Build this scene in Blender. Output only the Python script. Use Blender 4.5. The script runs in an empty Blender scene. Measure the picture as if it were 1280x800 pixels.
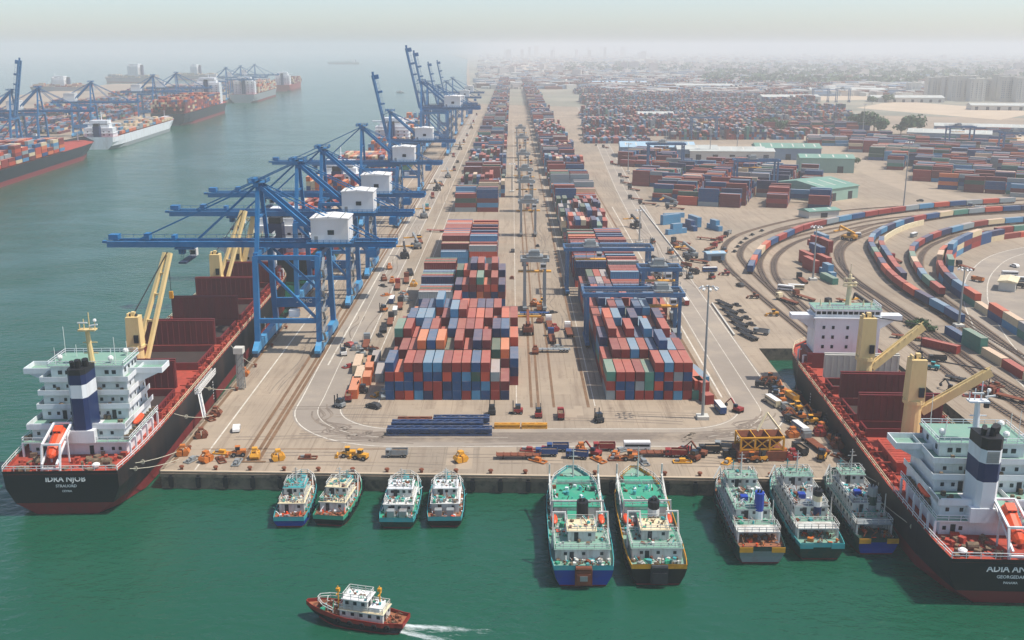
import bpy, math, random
from mathutils import Vector, Matrix
sc = bpy.context.scene
COL = sc.collection
rnd = random.Random(11)
PI = math.pi
# ------------------------------------------------------------------ camera, sky, sun, exposure
FPX = 1300.0
PITCH = math.atan(342 / FPX)
CAMZ = 93.0
cam_d = bpy.data.cameras.new('camera'); cam = bpy.data.objects.new('camera', cam_d); COL.objects.link(cam)
cam_d.sensor_width = 36; cam_d.lens = 36 * FPX / 1280
cam_d.clip_start = 1; cam_d.clip_end = 60000
cam.location = (0, 0, CAMZ); cam.rotation_euler = (PI / 2 - PITCH, 0, 0)
sc.camera = cam
SUN_EL = math.radians(60)
SUN_AZ = math.radians(96)            # clockwise from +Y: the sun stands to the right of the picture
w = bpy.data.worlds.new('World'); sc.world = w; w.use_nodes = True
nt = w.node_tree
sky = nt.nodes.new('ShaderNodeTexSky'); sky.sky_type = 'NISHITA'; sky.sun_disc = False
sky.sun_elevation = SUN_EL; sky.sun_rotation = SUN_AZ
sky.air_density = 0.72; sky.dust_density = 1.0; sky.ozone_density = 0.5; sky.altitude = 0
nt.nodes['Background'].inputs[1].default_value = 0.15
nt.links.new(sky.outputs[0], nt.nodes['Background'].inputs[0])
sl = bpy.data.lights.new('sun', 'SUN'); sl.energy = 4.3; sl.angle = math.radians(0.6); sl.color = (1, .955, .88)
sun = bpy.data.objects.new('sun', sl); COL.objects.link(sun)
sd = Vector((math.sin(SUN_AZ) * math.cos(SUN_EL), math.cos(SUN_AZ) * math.cos(SUN_EL), math.sin(SUN_EL)))
sun.rotation_euler = sd.to_track_quat('Z', 'Y').to_euler(); sun.location = (300, 200, 400)
sc.view_settings.view_transform = 'Standard'; sc.view_settings.look = 'None'
sc.view_settings.exposure = 0.2; sc.view_settings.gamma = 1
sc.view_settings.use_curve_mapping = False
sc.cycles.volume_bounces = 3; sc.cycles.max_bounces = 6; sc.cycles.diffuse_bounces = 2; sc.cycles.glossy_bounces = 2
HAZE = 0.00023

# ------------------------------------------------------------------ helpers
def G(u, v, z=0.0):
    dx = (u - 640) / FPX; dy = (v - 400) / FPX
    t = (CAMZ - z) / (math.sin(PITCH) + dy * math.cos(PITCH))
    return (t * dx, t * (math.cos(PITCH) - dy * math.sin(PITCH)))
def proj(p):
    x, y, z = p; a = z - CAMZ
    d = y * math.cos(PITCH) - a * math.sin(PITCH); uy = y * math.sin(PITCH) + a * math.cos(PITCH)
    return 640 + FPX * x / d, 400 - FPX * uy / d
def lin(c):
    return tuple((v / 255 / 12.92 if v / 255 < .04045 else ((v / 255 + .055) / 1.055) ** 2.4) for v in c)

class MB:
    def __init__(s): s.v = []; s.f = []; s.m = []
    def quad(s, a, b, c, d, mi=0):
        n = len(s.v); s.v += [tuple(a), tuple(b), tuple(c), tuple(d)]; s.f.append((n, n + 1, n + 2, n + 3)); s.m.append(mi)
    def box(s, x0, x1, y0, y1, z0, z1, mi=0, top=None):
        n = len(s.v)
        s.v += [(x0, y0, z0), (x1, y0, z0), (x1, y1, z0), (x0, y1, z0), (x0, y0, z1), (x1, y0, z1), (x1, y1, z1), (x0, y1, z1)]
        s.f += [(n, n + 3, n + 2, n + 1), (n + 4, n + 5, n + 6, n + 7), (n, n + 1, n + 5, n + 4), (n + 1, n + 2, n + 6, n + 5), (n + 2, n + 3, n + 7, n + 6), (n + 3, n, n + 4, n + 7)]
        s.m += [mi, mi if top is None else top, mi, mi, mi, mi]; return s
    def rbox(s, cx, cy, z0, sx, sy, sz, rz=0, mi=0, top=None):
        n = len(s.v); s.box(-sx / 2, sx / 2, -sy / 2, sy / 2, z0, z0 + sz, mi, top)
        c, q = math.cos(rz), math.sin(rz)
        for i in range(n, n + 8):
            x, y, z = s.v[i]; s.v[i] = (cx + x * c - y * q, cy + x * q + y * c, z)
        return s
    def beam(s, p, q, wd, h=None, mi=0):
        p = Vector(p); q = Vector(q); d = (q - p); h = h or wd
        up = Vector((0, 0, 1)) if abs(d.normalized().z) < .98 else Vector((0, 1, 0))
        a = d.cross(up).normalized() * wd / 2; b = a.cross(d).normalized() * h / 2
        n = len(s.v)
        for o in (p, q):
            s.v += [tuple(o - a - b), tuple(o + a - b), tuple(o + a + b), tuple(o - a + b)]
        s.f += [(n, n + 1, n + 2, n + 3), (n + 7, n + 6, n + 5, n + 4)] + [(n + i, n + 4 + i, n + 4 + (i + 1) % 4, n + (i + 1) % 4) for i in range(4)]
        s.m += [mi] * 6; return s
    def cyl(s, p, q, r, n=8, r2=None, mi=0):
        p = Vector(p); q = Vector(q); d = (q - p).normalized(); r2 = r if r2 is None else r2
        up = Vector((0, 0, 1)) if abs(d.z) < .98 else Vector((1, 0, 0))
        a = d.cross(up).normalized(); b = d.cross(a)
        k = len(s.v)
        for o, rr in ((p, r), (q, r2)):
            for i in range(n):
                t = 2 * PI * i / n; s.v.append(tuple(o + a * math.cos(t) * rr + b * math.sin(t) * rr))
        s.f += [tuple(k + i for i in range(n)), tuple(k + n + i for i in range(n - 1, -1, -1))]
        s.f += [(k + i, k + n + i, k + n + (i + 1) % n, k + (i + 1) % n) for i in range(n)]
        s.m += [mi] * (n + 2); return s
    def loft(s, rings, closed=False, caps=(True, True), mi=0, mis=None):
        k = len(s.v); n = len(rings[0])
        for r in rings: s.v += [tuple(p) for p in r]
        e = n if closed else n - 1
        for j in range(len(rings) - 1):
            for i in range(e):
                a = k + j * n + i; b = k + j * n + (i + 1) % n
                s.f.append((a, b, b + n, a + n)); s.m.append(mis[i] if mis else mi)
        if caps[0]: s.f.append(tuple(k + i for i in range(n - 1, -1, -1))); s.m.append(mi)
        if caps[1]: s.f.append(tuple(k + (len(rings) - 1) * n + i for i in range(n))); s.m.append(mi)
        return s
    def prism(s, pts, z0, z1, mi=0, top=None):
        k = len(s.v); n = len(pts)
        s.v += [(p[0], p[1], z0) for p in pts] + [(p[0], p[1], z1) for p in pts]
        s.f += [tuple(k + i for i in range(n - 1, -1, -1)), tuple(k + n + i for i in range(n))]
        s.m += [mi, mi if top is None else top]
        for i in range(n):
            j = (i + 1) % n; s.f.append((k + i, k + j, k + n + j, k + n + i)); s.m.append(mi)
        return s
    def ball(s, c, r, n=8, m=5, sz=1.0, mi=0):
        k = len(s.v); rings = []
        for j in range(1, m):
            t = PI * j / m
            rings.append([(c[0] + r * math.sin(t) * math.cos(2 * PI * i / n), c[1] + r * math.sin(t) * math.sin(2 * PI * i / n), c[2] + r * sz * math.cos(t)) for i in range(n)])
        s.loft(rings, closed=True, mi=mi); return s
    def rail(s, pts, h=1.1, step=3.0, r=.06, mi=0, mids=1):
        for a, b in zip(pts[:-1], pts[1:]):
            a = Vector(a); b = Vector(b); n = max(1, int((b - a).length / step))
            for k in range(mids + 1):
                o = Vector((0, 0, h * (k + 1) / (mids + 1))); s.beam(a + o, b + o, r * 2, mi=mi)
            for i in range(n + 1):
                p = a.lerp(b, i / n); s.beam(p, p + Vector((0, 0, h)), r * 2, mi=mi)
        return s
    def mesh(s, name, mats):
        me = bpy.data.meshes.new(name); me.from_pydata(s.v, [], s.f)
        mats = mats if isinstance(mats, (list, tuple)) else [mats]
        for m in mats: me.materials.append(m)
        if len(mats) > 1: me.polygons.foreach_set('material_index', s.m)
        me.validate(); me.update(); return me
    def build(s, name, mats, parent=None):
        return link(name, s.mesh(name, mats), parent)

def link(name, me, parent=None):
    o = bpy.data.objects.new(name, me); COL.objects.link(o)
    if parent is not None: o.parent = parent
    return o
THINGS = []
def tag(o, label, cat, group=None):
    o['label'] = label; o['category'] = cat
    if group: o['group'] = group
    THINGS.append(o); return o
def thing(name, label, cat, loc=(0, 0, 0), rz=0, group=None):
    o = bpy.data.objects.new(name, None); COL.objects.link(o); o.empty_display_size = .5
    o.location = loc; o.rotation_euler = (0, 0, rz); return tag(o, label, cat, group)
def struct(o): o['kind'] = 'structure'; return o
def stuff(o): o['kind'] = 'stuff'; return o
def copy_tree(o, loc=None, rz=None, label=None, group=None, parent=None):
    c = o.copy(); COL.objects.link(c)
    if parent is not None: c.parent = parent
    else:
        c.location = loc
        if rz is not None: c.rotation_euler = (0, 0, rz)
        if label: c['label'] = label
        if group: c['group'] = group
        THINGS.append(c)
    for ch in list(o.children): copy_tree(ch, parent=c)
    return c

# ------------------------------------------------------------------ materials
def mat(name, rgb, rough=.6, var=.12, scale=.6, metal=0.0, dirt=None, dirt_amt=0.0, dirt_scale=.25, bump=0.0, streak=False, spec=.4, rand=0.0):
    m = bpy.data.materials.new(name); m.use_nodes = True; n = m.node_tree.nodes; L = m.node_tree.links
    b = n['Principled BSDF']; b.inputs['Roughness'].default_value = rough; b.inputs['Metallic'].default_value = metal
    b.inputs['Specular IOR Level'].default_value = spec
    tc = n.new('ShaderNodeTexCoord'); mp = n.new('ShaderNodeMapping'); L.new(tc.outputs['Object'], mp.inputs[0])
    oi = n.new('ShaderNodeObjectInfo')
    off = n.new('ShaderNodeVectorMath'); off.operation = 'SCALE'; off.inputs[0].default_value = (91, 37, 53)
    L.new(oi.outputs['Random'], off.inputs['Scale']); L.new(off.outputs[0], mp.inputs['Location'])
    if streak: mp.inputs['Scale'].default_value = (1, 1, .22)
    nz = n.new('ShaderNodeTexNoise'); nz.inputs['Scale'].default_value = scale; nz.inputs['Detail'].default_value = 6; nz.inputs['Roughness'].default_value = .65
    L.new(mp.outputs[0], nz.inputs['Vector'])
    c = lin(rgb)
    mr = n.new('ShaderNodeMapRange'); mr.inputs[1].default_value = .3; mr.inputs[2].default_value = .7
    mr.inputs[3].default_value = 1 - var; mr.inputs[4].default_value = 1 + var
    L.new(nz.outputs[0], mr.inputs[0])
    vm = n.new('ShaderNodeVectorMath'); vm.operation = 'SCALE'; vm.inputs[0].default_value = c
    L.new(mr.outputs[0], vm.inputs['Scale']); out = vm.outputs[0]
    if rand:
        r2 = n.new('ShaderNodeMapRange'); r2.inputs[3].default_value = 1 - rand; r2.inputs[4].default_value = 1 + rand
        L.new(oi.outputs['Random'], r2.inputs[0])
        v2 = n.new('ShaderNodeVectorMath'); v2.operation = 'SCALE'; L.new(out, v2.inputs[0]); L.new(r2.outputs[0], v2.inputs['Scale']); out = v2.outputs[0]
    if dirt:
        n2 = n.new('ShaderNodeTexNoise'); n2.inputs['Scale'].default_value = dirt_scale; n2.inputs['Detail'].default_value = 8; n2.inputs['Roughness'].default_value = .7
        L.new(mp.outputs[0], n2.inputs['Vector'])
        r3 = n.new('ShaderNodeMapRange'); r3.inputs[1].default_value = .48; r3.inputs[2].default_value = .68; r3.inputs[4].default_value = dirt_amt
        L.new(n2.outputs[0], r3.inputs[0])
        mx = n.new('ShaderNodeMixRGB'); mx.inputs[2].default_value = (*lin(dirt), 1)
        L.new(out, mx.inputs[1]); L.new(r3.outputs[0], mx.inputs[0]); out = mx.outputs[0]
    L.new(out, b.inputs['Base Color'])
    if bump:
        bp = n.new('ShaderNodeBump'); bp.inputs['Strength'].default_value = bump; bp.inputs['Distance'].default_value = .05
        L.new(nz.outputs[0], bp.inputs['Height']); L.new(bp.outputs[0], b.inputs['Normal'])
    return m
M = {}
def mm(key, *a, **k): M[key] = mat(key, *a, **k)
mm('concrete', (188, 168, 142), .9, .10, .02)
mm('quay_wall', (128, 112, 94), .9, .25, .5, dirt=(46, 42, 36), dirt_amt=.8, dirt_scale=.4)
mm('asphalt', (150, 138, 124), .9, .14, .05, dirt=(170, 154, 132), dirt_amt=.6, dirt_scale=.05)
mm('white_line', (208, 200, 184), .8, .15, .4, dirt=(166, 150, 130), dirt_amt=.9, dirt_scale=.35)
mm('ballast', (124, 105, 86), .95, .2, .3, dirt=(88, 74, 60), dirt_amt=.6, dirt_scale=.1)
mm('rail_steel', (96, 78, 64), .6, .2, .5)
mm('crane_rail', (120, 92, 66), .8, .25, .3)
mm('crane_blue', (24, 108, 160), .45, .14, .3, dirt=(95, 110, 125), dirt_amt=.35, dirt_scale=.15)
mm('crane_light_blue', (70, 146, 190), .5, .12, .3, dirt=(150, 160, 165), dirt_amt=.4, dirt_scale=.3)
mm('crane_dark', (40, 55, 80), .6, .2, .5)
mm('rtg_blue', (56, 100, 140), .5, .15, .3, dirt=(120, 120, 120), dirt_amt=.4, dirt_scale=.2)
mm('white', (232, 230, 224), .5, .05, .4, dirt=(190, 178, 160), dirt_amt=.35, dirt_scale=.2, streak=True)
mm('ship_white', (228, 230, 230), .45, .06, .3, dirt=(172, 156, 140), dirt_amt=.4, dirt_scale=.22, streak=True)
mm('boat_white', (206, 206, 198), .55, .10, .5, dirt=(128, 88, 62), dirt_amt=.6, dirt_scale=.55, streak=True)
mm('hull_black', (17, 19, 23), .55, .25, .15, dirt=(74, 52, 42), dirt_amt=.5, dirt_scale=.12, streak=True)
mm('hull_navy', (9, 13, 22), .45, .15, .15)
mm('boot_red', (128, 38, 38), .7, .15, .3, dirt=(92, 50, 44), dirt_amt=.6, dirt_scale=.3)
mm('hatch_red', (112, 32, 34), .6, .14, .3, dirt=(86, 40, 36), dirt_amt=.6, dirt_scale=.25, streak=True)
mm('hold_dark', (58, 46, 42), .9, .2, .4)
mm('deck_red', (168, 66, 48), .8, .16, .3, dirt=(112, 52, 40), dirt_amt=.7, dirt_scale=.4)
mm('deck_green', (124, 160, 142), .7, .12, .4, dirt=(130, 140, 120), dirt_amt=.5, dirt_scale=.4)
mm('bright_green', (52, 150, 118), .6, .10, .4, dirt=(110, 150, 130), dirt_amt=.5, dirt_scale=.35)
mm('ship_yellow', (228, 200, 140), .5, .08, .3, dirt=(176, 140, 88), dirt_amt=.5, dirt_scale=.3, streak=True)
mm('navy', (22, 40, 84), .45, .1, .4)
mm('black', (24, 24, 27), .6, .2, .6)
mm('dark', (48, 48, 50), .7, .25, .8)
mm('glass', (30, 40, 48), .12, .1, .5, spec=.6)
mm('orange', (232, 82, 36), .45, .08, .6)
mm('steel', (150, 152, 150), .5, .12, .5, metal=.3)
mm('truss_blue', (52, 74, 112), .6, .2, .5, dirt=(120, 116, 110), dirt_amt=.6, dirt_scale=.4)
mm('rust', (120, 66, 42), .85, .25, .8)
mm('tyre', (26, 26, 27), .9, .2, 1)
mm('yellow', (222, 158, 44), .5, .1, .8, dirt=(150, 104, 50), dirt_amt=.5, dirt_scale=.8)
mm('mach_orange', (196, 112, 44), .55, .15, .8, dirt=(130, 80, 44), dirt_amt=.6, dirt_scale=.8)
mm('mach_red', (146, 46, 40), .5, .15, .8)
mm('mach_blue', (44, 72, 120), .5, .15, .8)
mm('cream', (222, 206, 168), .6, .1, .5, dirt=(170, 150, 115), dirt_amt=.4, dirt_scale=.4)
mm('teal', (60, 158, 160), .55, .12, .5, dirt=(130, 120, 100), dirt_amt=.4, dirt_scale=.5)
mm('dark_green', (18, 62, 54), .5, .2, .4, dirt=(84, 62, 46), dirt_amt=.6, dirt_scale=.4)
mm('boat_blue', (28, 62, 160), .45, .12, .4, dirt=(60, 60, 80), dirt_amt=.4, dirt_scale=.4)
mm('boat_yellow', (212, 150, 36), .5, .12, .4, dirt=(140, 90, 40), dirt_amt=.5, dirt_scale=.5)
mm('boat_grey', (140, 146, 146), .5, .1, .4, dirt=(120, 92, 70), dirt_amt=.5, dirt_scale=.4)
mm('boat_red', (150, 44, 34), .5, .12, .5, dirt=(90, 46, 36), dirt_amt=.5, dirt_scale=.5)
mm('deck_wood', (150, 96, 66), .85, .2, .8, dirt=(100, 70, 54), dirt_amt=.6, dirt_scale=.6)
mm('gear', (120, 100, 78), .85, .35, 1.5, dirt=(60, 54, 48), dirt_amt=.7, dirt_scale=1.2)
mm('roof_grey', (186, 188, 180), .7, .1, .05, dirt=(150, 146, 134), dirt_amt=.5, dirt_scale=.08)
mm('roof_green', (112, 148, 132), .7, .1, .05, dirt=(150, 160, 145), dirt_amt=.5, dirt_scale=.08)
mm('roof_blue', (158, 184, 198), .7, .1, .05)
mm('wall_pale', (202, 198, 186), .8, .1, .1, dirt=(160, 150, 135), dirt_amt=.4, dirt_scale=.1)
mm('wall_green', (140, 168, 152), .8, .08, .1)
mm('wall_blue', (120, 140, 158), .8, .1, .1)
mm('city_wall', (196, 186, 176), .85, .15, .02, rand=.15)
mm('bark', (78, 62, 48), .9, .2, 1)
mm('leaf', (58, 82, 44), .8, .35, .25, rand=.2)
CC = {  # container paints
    'brick red': (148, 46, 38), 'rust red': (128, 42, 34), 'orange red': (192, 74, 46), 'dark red': (104, 32, 34), 'orange': (212, 112, 62),
    'blue': (18, 72, 120), 'navy blue': (22, 42, 82), 'light blue': (74, 138, 176), 'sea green': (74, 136, 118), 'grey': (144, 156, 158),
    'dark green': (34, 78, 62), 'cream': (216, 196, 158)}
CN = list(CC)
CWT = [20, 18, 8, 14, 3, 18, 13, 8, 3, 5, 3, 1]
CM = []
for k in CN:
    c = CC[k]; d = tuple(int(v * .55 + e * .45) for v, e in zip(c, (214, 178, 160)))  # roof tone: sunlight on the tops put into the colour, plus some dust
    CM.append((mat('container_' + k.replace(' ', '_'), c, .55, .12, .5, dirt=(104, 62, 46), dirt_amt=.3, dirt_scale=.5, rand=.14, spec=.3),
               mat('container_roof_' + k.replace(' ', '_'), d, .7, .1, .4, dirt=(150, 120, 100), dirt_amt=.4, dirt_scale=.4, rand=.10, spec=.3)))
def pickc(w=CWT): return rnd.choices(range(len(CN)), w)[0]
ORD = 'first second third fourth fifth sixth seventh eighth ninth tenth eleventh twelfth thirteenth fourteenth fifteenth sixteenth seventeenth eighteenth nineteenth twentieth'.split()
def ordn(i):
    if i < 20: return ORD[i]
    tens = {2: 'twenty', 3: 'thirty', 4: 'forty', 5: 'fifty', 6: 'sixty', 7: 'seventy', 8: 'eighty', 9: 'ninety'}
    a, b = divmod(i + 1, 10)
    return (tens[a][:-1] + 'ieth') if b == 0 else tens[a] + '-' + ORD[b - 1]

# ------------------------------------------------------------------ ground, water, haze
def ground_mat():
    m = bpy.data.materials.new('yard_concrete'); m.use_nodes = True; n = m.node_tree.nodes; L = m.node_tree.links
    b = n['Principled BSDF']; b.inputs['Roughness'].default_value = .92; b.inputs['Specular IOR Level'].default_value = .2
    tc = n.new('ShaderNodeTexCoord')
    def noise(s, d=6, r=.6, v=None):
        q = n.new('ShaderNodeTexNoise'); q.inputs['Scale'].default_value = s; q.inputs['Detail'].default_value = d; q.inputs['Roughness'].default_value = r
        L.new(v or tc.outputs['Object'], q.inputs['Vector']); return q.outputs[0]
    def ramp(f, a, bb):
        q = n.new('ShaderNodeMapRange'); q.inputs[1].default_value = a; q.inputs[2].default_value = bb; L.new(f, q.inputs[0]); return q.outputs[0]
    def mix(f, a, c, k='MIX'):
        q = n.new('ShaderNodeMixRGB'); q.blend_type = k
        if isinstance(f, float): q.inputs[0].default_value = f
        else: L.new(f, q.inputs[0])
        for i, x in ((1, a), (2, c)):
            if isinstance(x, tuple): q.inputs[i].default_value = (*lin(x), 1)
            else: L.new(x, q.inputs[i])
        return q.outputs[0]
    c = mix(ramp(noise(.03), .35, .65), (172, 154, 132), (156, 140, 121))
    c = mix(ramp(noise(.008, 4), .45, .7), c, (142, 130, 114))
    mp = n.new('ShaderNodeMapping'); mp.inputs['Scale'].default_value = (.5, .03, 1); L.new(tc.outputs['Object'], mp.inputs[0])
    st = n.new('ShaderNodeMath'); st.operation = 'MULTIPLY'; st.inputs[1].default_value = .75
    L.new(ramp(noise(.8, 5, .7, mp.outputs[0]), .5, .7), st.inputs[0])
    c = mix(st.outputs[0], c, (132, 115, 98))
    s2 = n.new('ShaderNodeMath'); s2.operation = 'MULTIPLY'; s2.inputs[1].default_value = .75
    L.new(ramp(noise(.25, 8, .75), .58, .72), s2.inputs[0])
    c = mix(s2.outputs[0], c, (108, 90, 74))
    mp2 = n.new('ShaderNodeMapping'); mp2.inputs['Scale'].default_value = (2.2, .05, 1); mp2.inputs['Rotation'].default_value = (0, 0, .06); L.new(tc.outputs['Object'], mp2.inputs[0])
    s3 = n.new('ShaderNodeMath'); s3.operation = 'MULTIPLY'; L.new(ramp(noise(1.2, 3, .6, mp2.outputs[0]), .56, .66), s3.inputs[0]); L.new(ramp(noise(.02, 3), .42, .62), s3.inputs[1])
    s4 = n.new('ShaderNodeMath'); s4.operation = 'MULTIPLY'; s4.inputs[1].default_value = .7; L.new(s3.outputs[0], s4.inputs[0])
    c = mix(s4.outputs[0], c, (104, 92, 82))
    br = n.new('ShaderNodeTexBrick'); br.offset = 0; br.inputs['Scale'].default_value = 1; br.inputs['Mortar Size'].default_value = .10
    br.inputs['Brick Width'].default_value = 8; br.inputs['Row Height'].default_value = 8
    br.inputs['Color1'].default_value = (1, 1, 1, 1); br.inputs['Color2'].default_value = (.92, .92, .92, 1); br.inputs['Mortar'].default_value = (.72, .70, .68, 1)
    L.new(tc.outputs['Object'], br.inputs['Vector'])
    c = mix(.8, c, br.outputs[0], 'MULTIPLY')
    L.new(c, b.inputs['Base Color']); return m
GM = ground_mat()
def water_mat():
    m = bpy.data.materials.new('harbour_water'); m.use_nodes = True; n = m.node_tree.nodes; L = m.node_tree.links
    b = n['Principled BSDF']; b.inputs['Roughness'].default_value = .16; b.inputs['IOR'].default_value = 1.33; b.inputs['Specular IOR Level'].default_value = .5
    tc = n.new('ShaderNodeTexCoord')
    n1 = n.new('ShaderNodeTexNoise'); n1.inputs['Scale'].default_value = .01; n1.inputs['Detail'].default_value = 4; L.new(tc.outputs['Object'], n1.inputs['Vector'])
    mx = n.new('ShaderNodeMixRGB'); mx.inputs[1].default_value = (.006, .066, .034, 1); mx.inputs[2].default_value = (.012, .090, .050, 1)
    L.new(n1.outputs[0], mx.inputs[0]); L.new(mx.outputs[0], b.inputs['Base Color'])
    mp = n.new('ShaderNodeMapping'); mp.inputs['Scale'].default_value = (1, 1.6, 1); mp.inputs['Rotation'].default_value = (0, 0, .5); L.new(tc.outputs['Object'], mp.inputs[0])
    n2 = n.new('ShaderNodeTexNoise'); n2.inputs['Scale'].default_value = .30; n2.inputs['Detail'].default_value = 5; n2.inputs['Roughness'].default_value = .55; L.new(mp.outputs[0], n2.inputs['Vector'])
    n3 = n.new('ShaderNodeTexNoise'); n3.inputs['Scale'].default_value = .045; n3.inputs['Detail'].default_value = 3; L.new(mp.outputs[0], n3.inputs['Vector'])
    ad = n.new('ShaderNodeMath'); ad.operation = 'MULTIPLY_ADD'; ad.inputs[1].default_value = 1.6; L.new(n3.outputs[0], ad.inputs[0]); L.new(n2.outputs[0], ad.inputs[2])
    bp = n.new('ShaderNodeBump'); bp.inputs['Strength'].default_value = .8; bp.inputs['Distance'].default_value = .7
    n4 = n.new('ShaderNodeTexNoise'); n4.inputs['Scale'].default_value = .012; n4.inputs['Detail'].default_value = 3; n4.inputs['Distortion'].default_value = 1.2; L.new(mp.outputs[0], n4.inputs['Vector'])
    wr = n.new('ShaderNodeMapRange'); wr.inputs[1].default_value = .38; wr.inputs[2].default_value = .62; wr.inputs[3].default_value = .35; wr.inputs[4].default_value = 1.0; L.new(n4.outputs[0], wr.inputs[0]); L.new(wr.outputs[0], bp.inputs['Strength'])
    L.new(ad.outputs[0], bp.inputs['Height']); L.new(bp.outputs[0], b.inputs['Normal']); return m
WM = water_mat()
WZ = -4.0
g = MB(); g.quad((-16000, -300, WZ), (16000, -300, WZ), (16000, 16000, WZ), (-16000, 16000, WZ)); struct(g.build('water', WM))
def land(name, pts, m):
    g = MB(); g.prism(pts, WZ - .5, 0, 1, 0); return struct(g.build(name, [m, M['quay_wall']]))
land('ground', [(-79.5, 218.6), (77.6, 213.6), (78.6, 318), (117, 318), (117, 60), (12000, 60), (12000, 15000), (-900, 15000), (-330, 8000), (-170, 4000), (-79.5, 1900)], GM)
def TQ(s, wd):   # left terminal: along-quay distance s, distance wd to the left of the ships' outer sides
    return (-363 - .0797 * s - .9968 * wd, 736 + .9968 * s - .0797 * wd)
land('terminal_ground', [TQ(-400, 48), TQ(2050, 48), TQ(2050, 500), TQ(-400, 500)][::-1], GM)

def strip(path, wd, z, m, name=None, closed=False, mb=None, off=0.0):
    g = mb or MB(); P = [Vector((p[0], p[1], 0)) for p in path]; n = len(P); ring = []
    for i in range(n):
        a = P[max(i - 1, 0)]; b = P[min(i + 1, n - 1)]; d = (b - a).normalized(); nn = Vector((-d.y, d.x, 0)); c = P[i] + nn * off
        ring.append((c + nn * wd / 2, c - nn * wd / 2))
    for (l0, r0), (l1, r1) in zip(ring[:-1], ring[1:]):
        g.quad((r0.x, r0.y, z), (r1.x, r1.y, z), (l1.x, l1.y, z), (l0.x, l0.y, z))
    return g if mb else g.build(name, m)
def smooth(pts, n=8):
    out = []; P = [Vector((p[0], p[1], 0)) for p in pts]
    for i in range(len(P) - 1):
        p0 = P[max(i - 1, 0)]; p1 = P[i]; p2 = P[i + 1]; p3 = P[min(i + 2, len(P) - 1)]
        for k in range(n):
            t = k / n
            out.append(.5 * ((2 * p1) + (p2 - p0) * t + (2 * p0 - 5 * p1 + 4 * p2 - p3) * t * t + (3 * p1 - p0 - 3 * p2 + p3) * t ** 3))
    out.append(P[-1]); return [(p.x, p.y) for p in out]
def walk(path, d0, step, n):      # positions and headings along a path
    P = [Vector((p[0], p[1], 0)) for p in path]; res = []; need = d0; acc = 0
    for a, b in zip(P[:-1], P[1:]):
        l = (b - a).length
        while l > 0 and acc + l >= need and len(res) < n:
            p = a.lerp(b, (need - acc) / l); d = b - a; res.append((p.x, p.y, math.atan2(-d.x, d.y))); need += step
        acc += l
    return res
# ------------------------------------------------------------------ roads, lines, crane rails
def arc(cx, cy, r, a0, a1, n=12):
    return [(cx + r * math.cos(math.radians(a0 + (a1 - a0) * i / n)), cy + r * math.sin(math.radians(a0 + (a1 - a0) * i / n))) for i in range(n + 1)]
loop = [(-54.5, 1500), (-53.5, 420)] + [(-52.2, 300), (-51.5, 270)] + arc(-29, 262.5, 22.5, 180, 270) + [(0, 240), (40, 240)] + arc(43, 263, 23, 270, 360) + [(66.5, 300), (68, 420), (76, 700), (92, 1100), (120, 2000), (150, 3000)]
struct(strip(loop, 13, .01, M['asphalt'], 'road'))
g = MB()
for off, wd in ((5.9, .3), (-5.9, .3), (0, .2)): strip(loop, wd, .02, None, mb=g, off=off)
strip([(-72, 219.5), (-72, 900)], .4, .02, None, mb=g); strip([(-55.5, 300), (-58.5, 900)], .5, .02, None, mb=g)
strip([(-41.5, 300), (-41.5, 1200)], .3, .02, None, mb=g); strip([(57.5, 270), (60, 620)], .5, .02, None, mb=g)
for x in (-36, 1.2, 22.2, 53.5): strip([(x, 263), (x, 1400)], .22, .02, None, mb=g)
struct(g.build('road_markings', M['white_line']))
g = MB()
for x in (-78.4, -60.2, -62.6, -58.9): g.box(x - .45, x + .45, 224, 1600, .01, .03)
for x in (5.2, 7.1, 11.2): g.box(x - .35, x + .35, 262, 1300, .01, .04)
for x in (20.4, 55.6): g.box(x - .4, x + .4, 262, 1300, .01, .03)
g.box(-74, -28, 232.2, 232.6, .01, .03); g.box(-64, -57, 224, 224.6, .01, .2)
struct(g.build('crane_rail_track', M['crane_rail']))
# wheel-dark strips and stained slabs are real repairs of another concrete
g = MB()
for i in range(70):
    x, y = rnd.choice([(rnd.uniform(-75, -54), rnd.uniform(236, 700)), (rnd.uniform(-34, 54), rnd.uniform(244, 262)), (rnd.uniform(-70, 70), rnd.uniform(226, 233)), (rnd.uniform(2, 22), rnd.uniform(268, 700)), (rnd.uniform(78, 95), rnd.uniform(330, 600))])
    z = .003 + .00009 * i; k = rnd.uniform(2, 6); q = rnd.uniform(3, 14); g.quad((x - k / 2, y - q / 2, z), (x + k / 2, y - q / 2, z), (x + k / 2, y + q / 2, z), (x - k / 2, y + q / 2, z))
mm('patch', (160, 143, 122), .92, .12, .1)
struct(g.build('repaired_slab', M['patch']))
mm('tyre_mark', (122, 109, 96), .95, .15, .5, dirt=(160, 144, 124), dirt_amt=.95, dirt_scale=.12)
g = MB(); zt_ = .0135
def tyre(path):
    global zt_
    for o in (-.95, .95): strip(path, rnd.uniform(.3, .5), zt_, None, mb=g, off=o); zt_ += .00005
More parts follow.
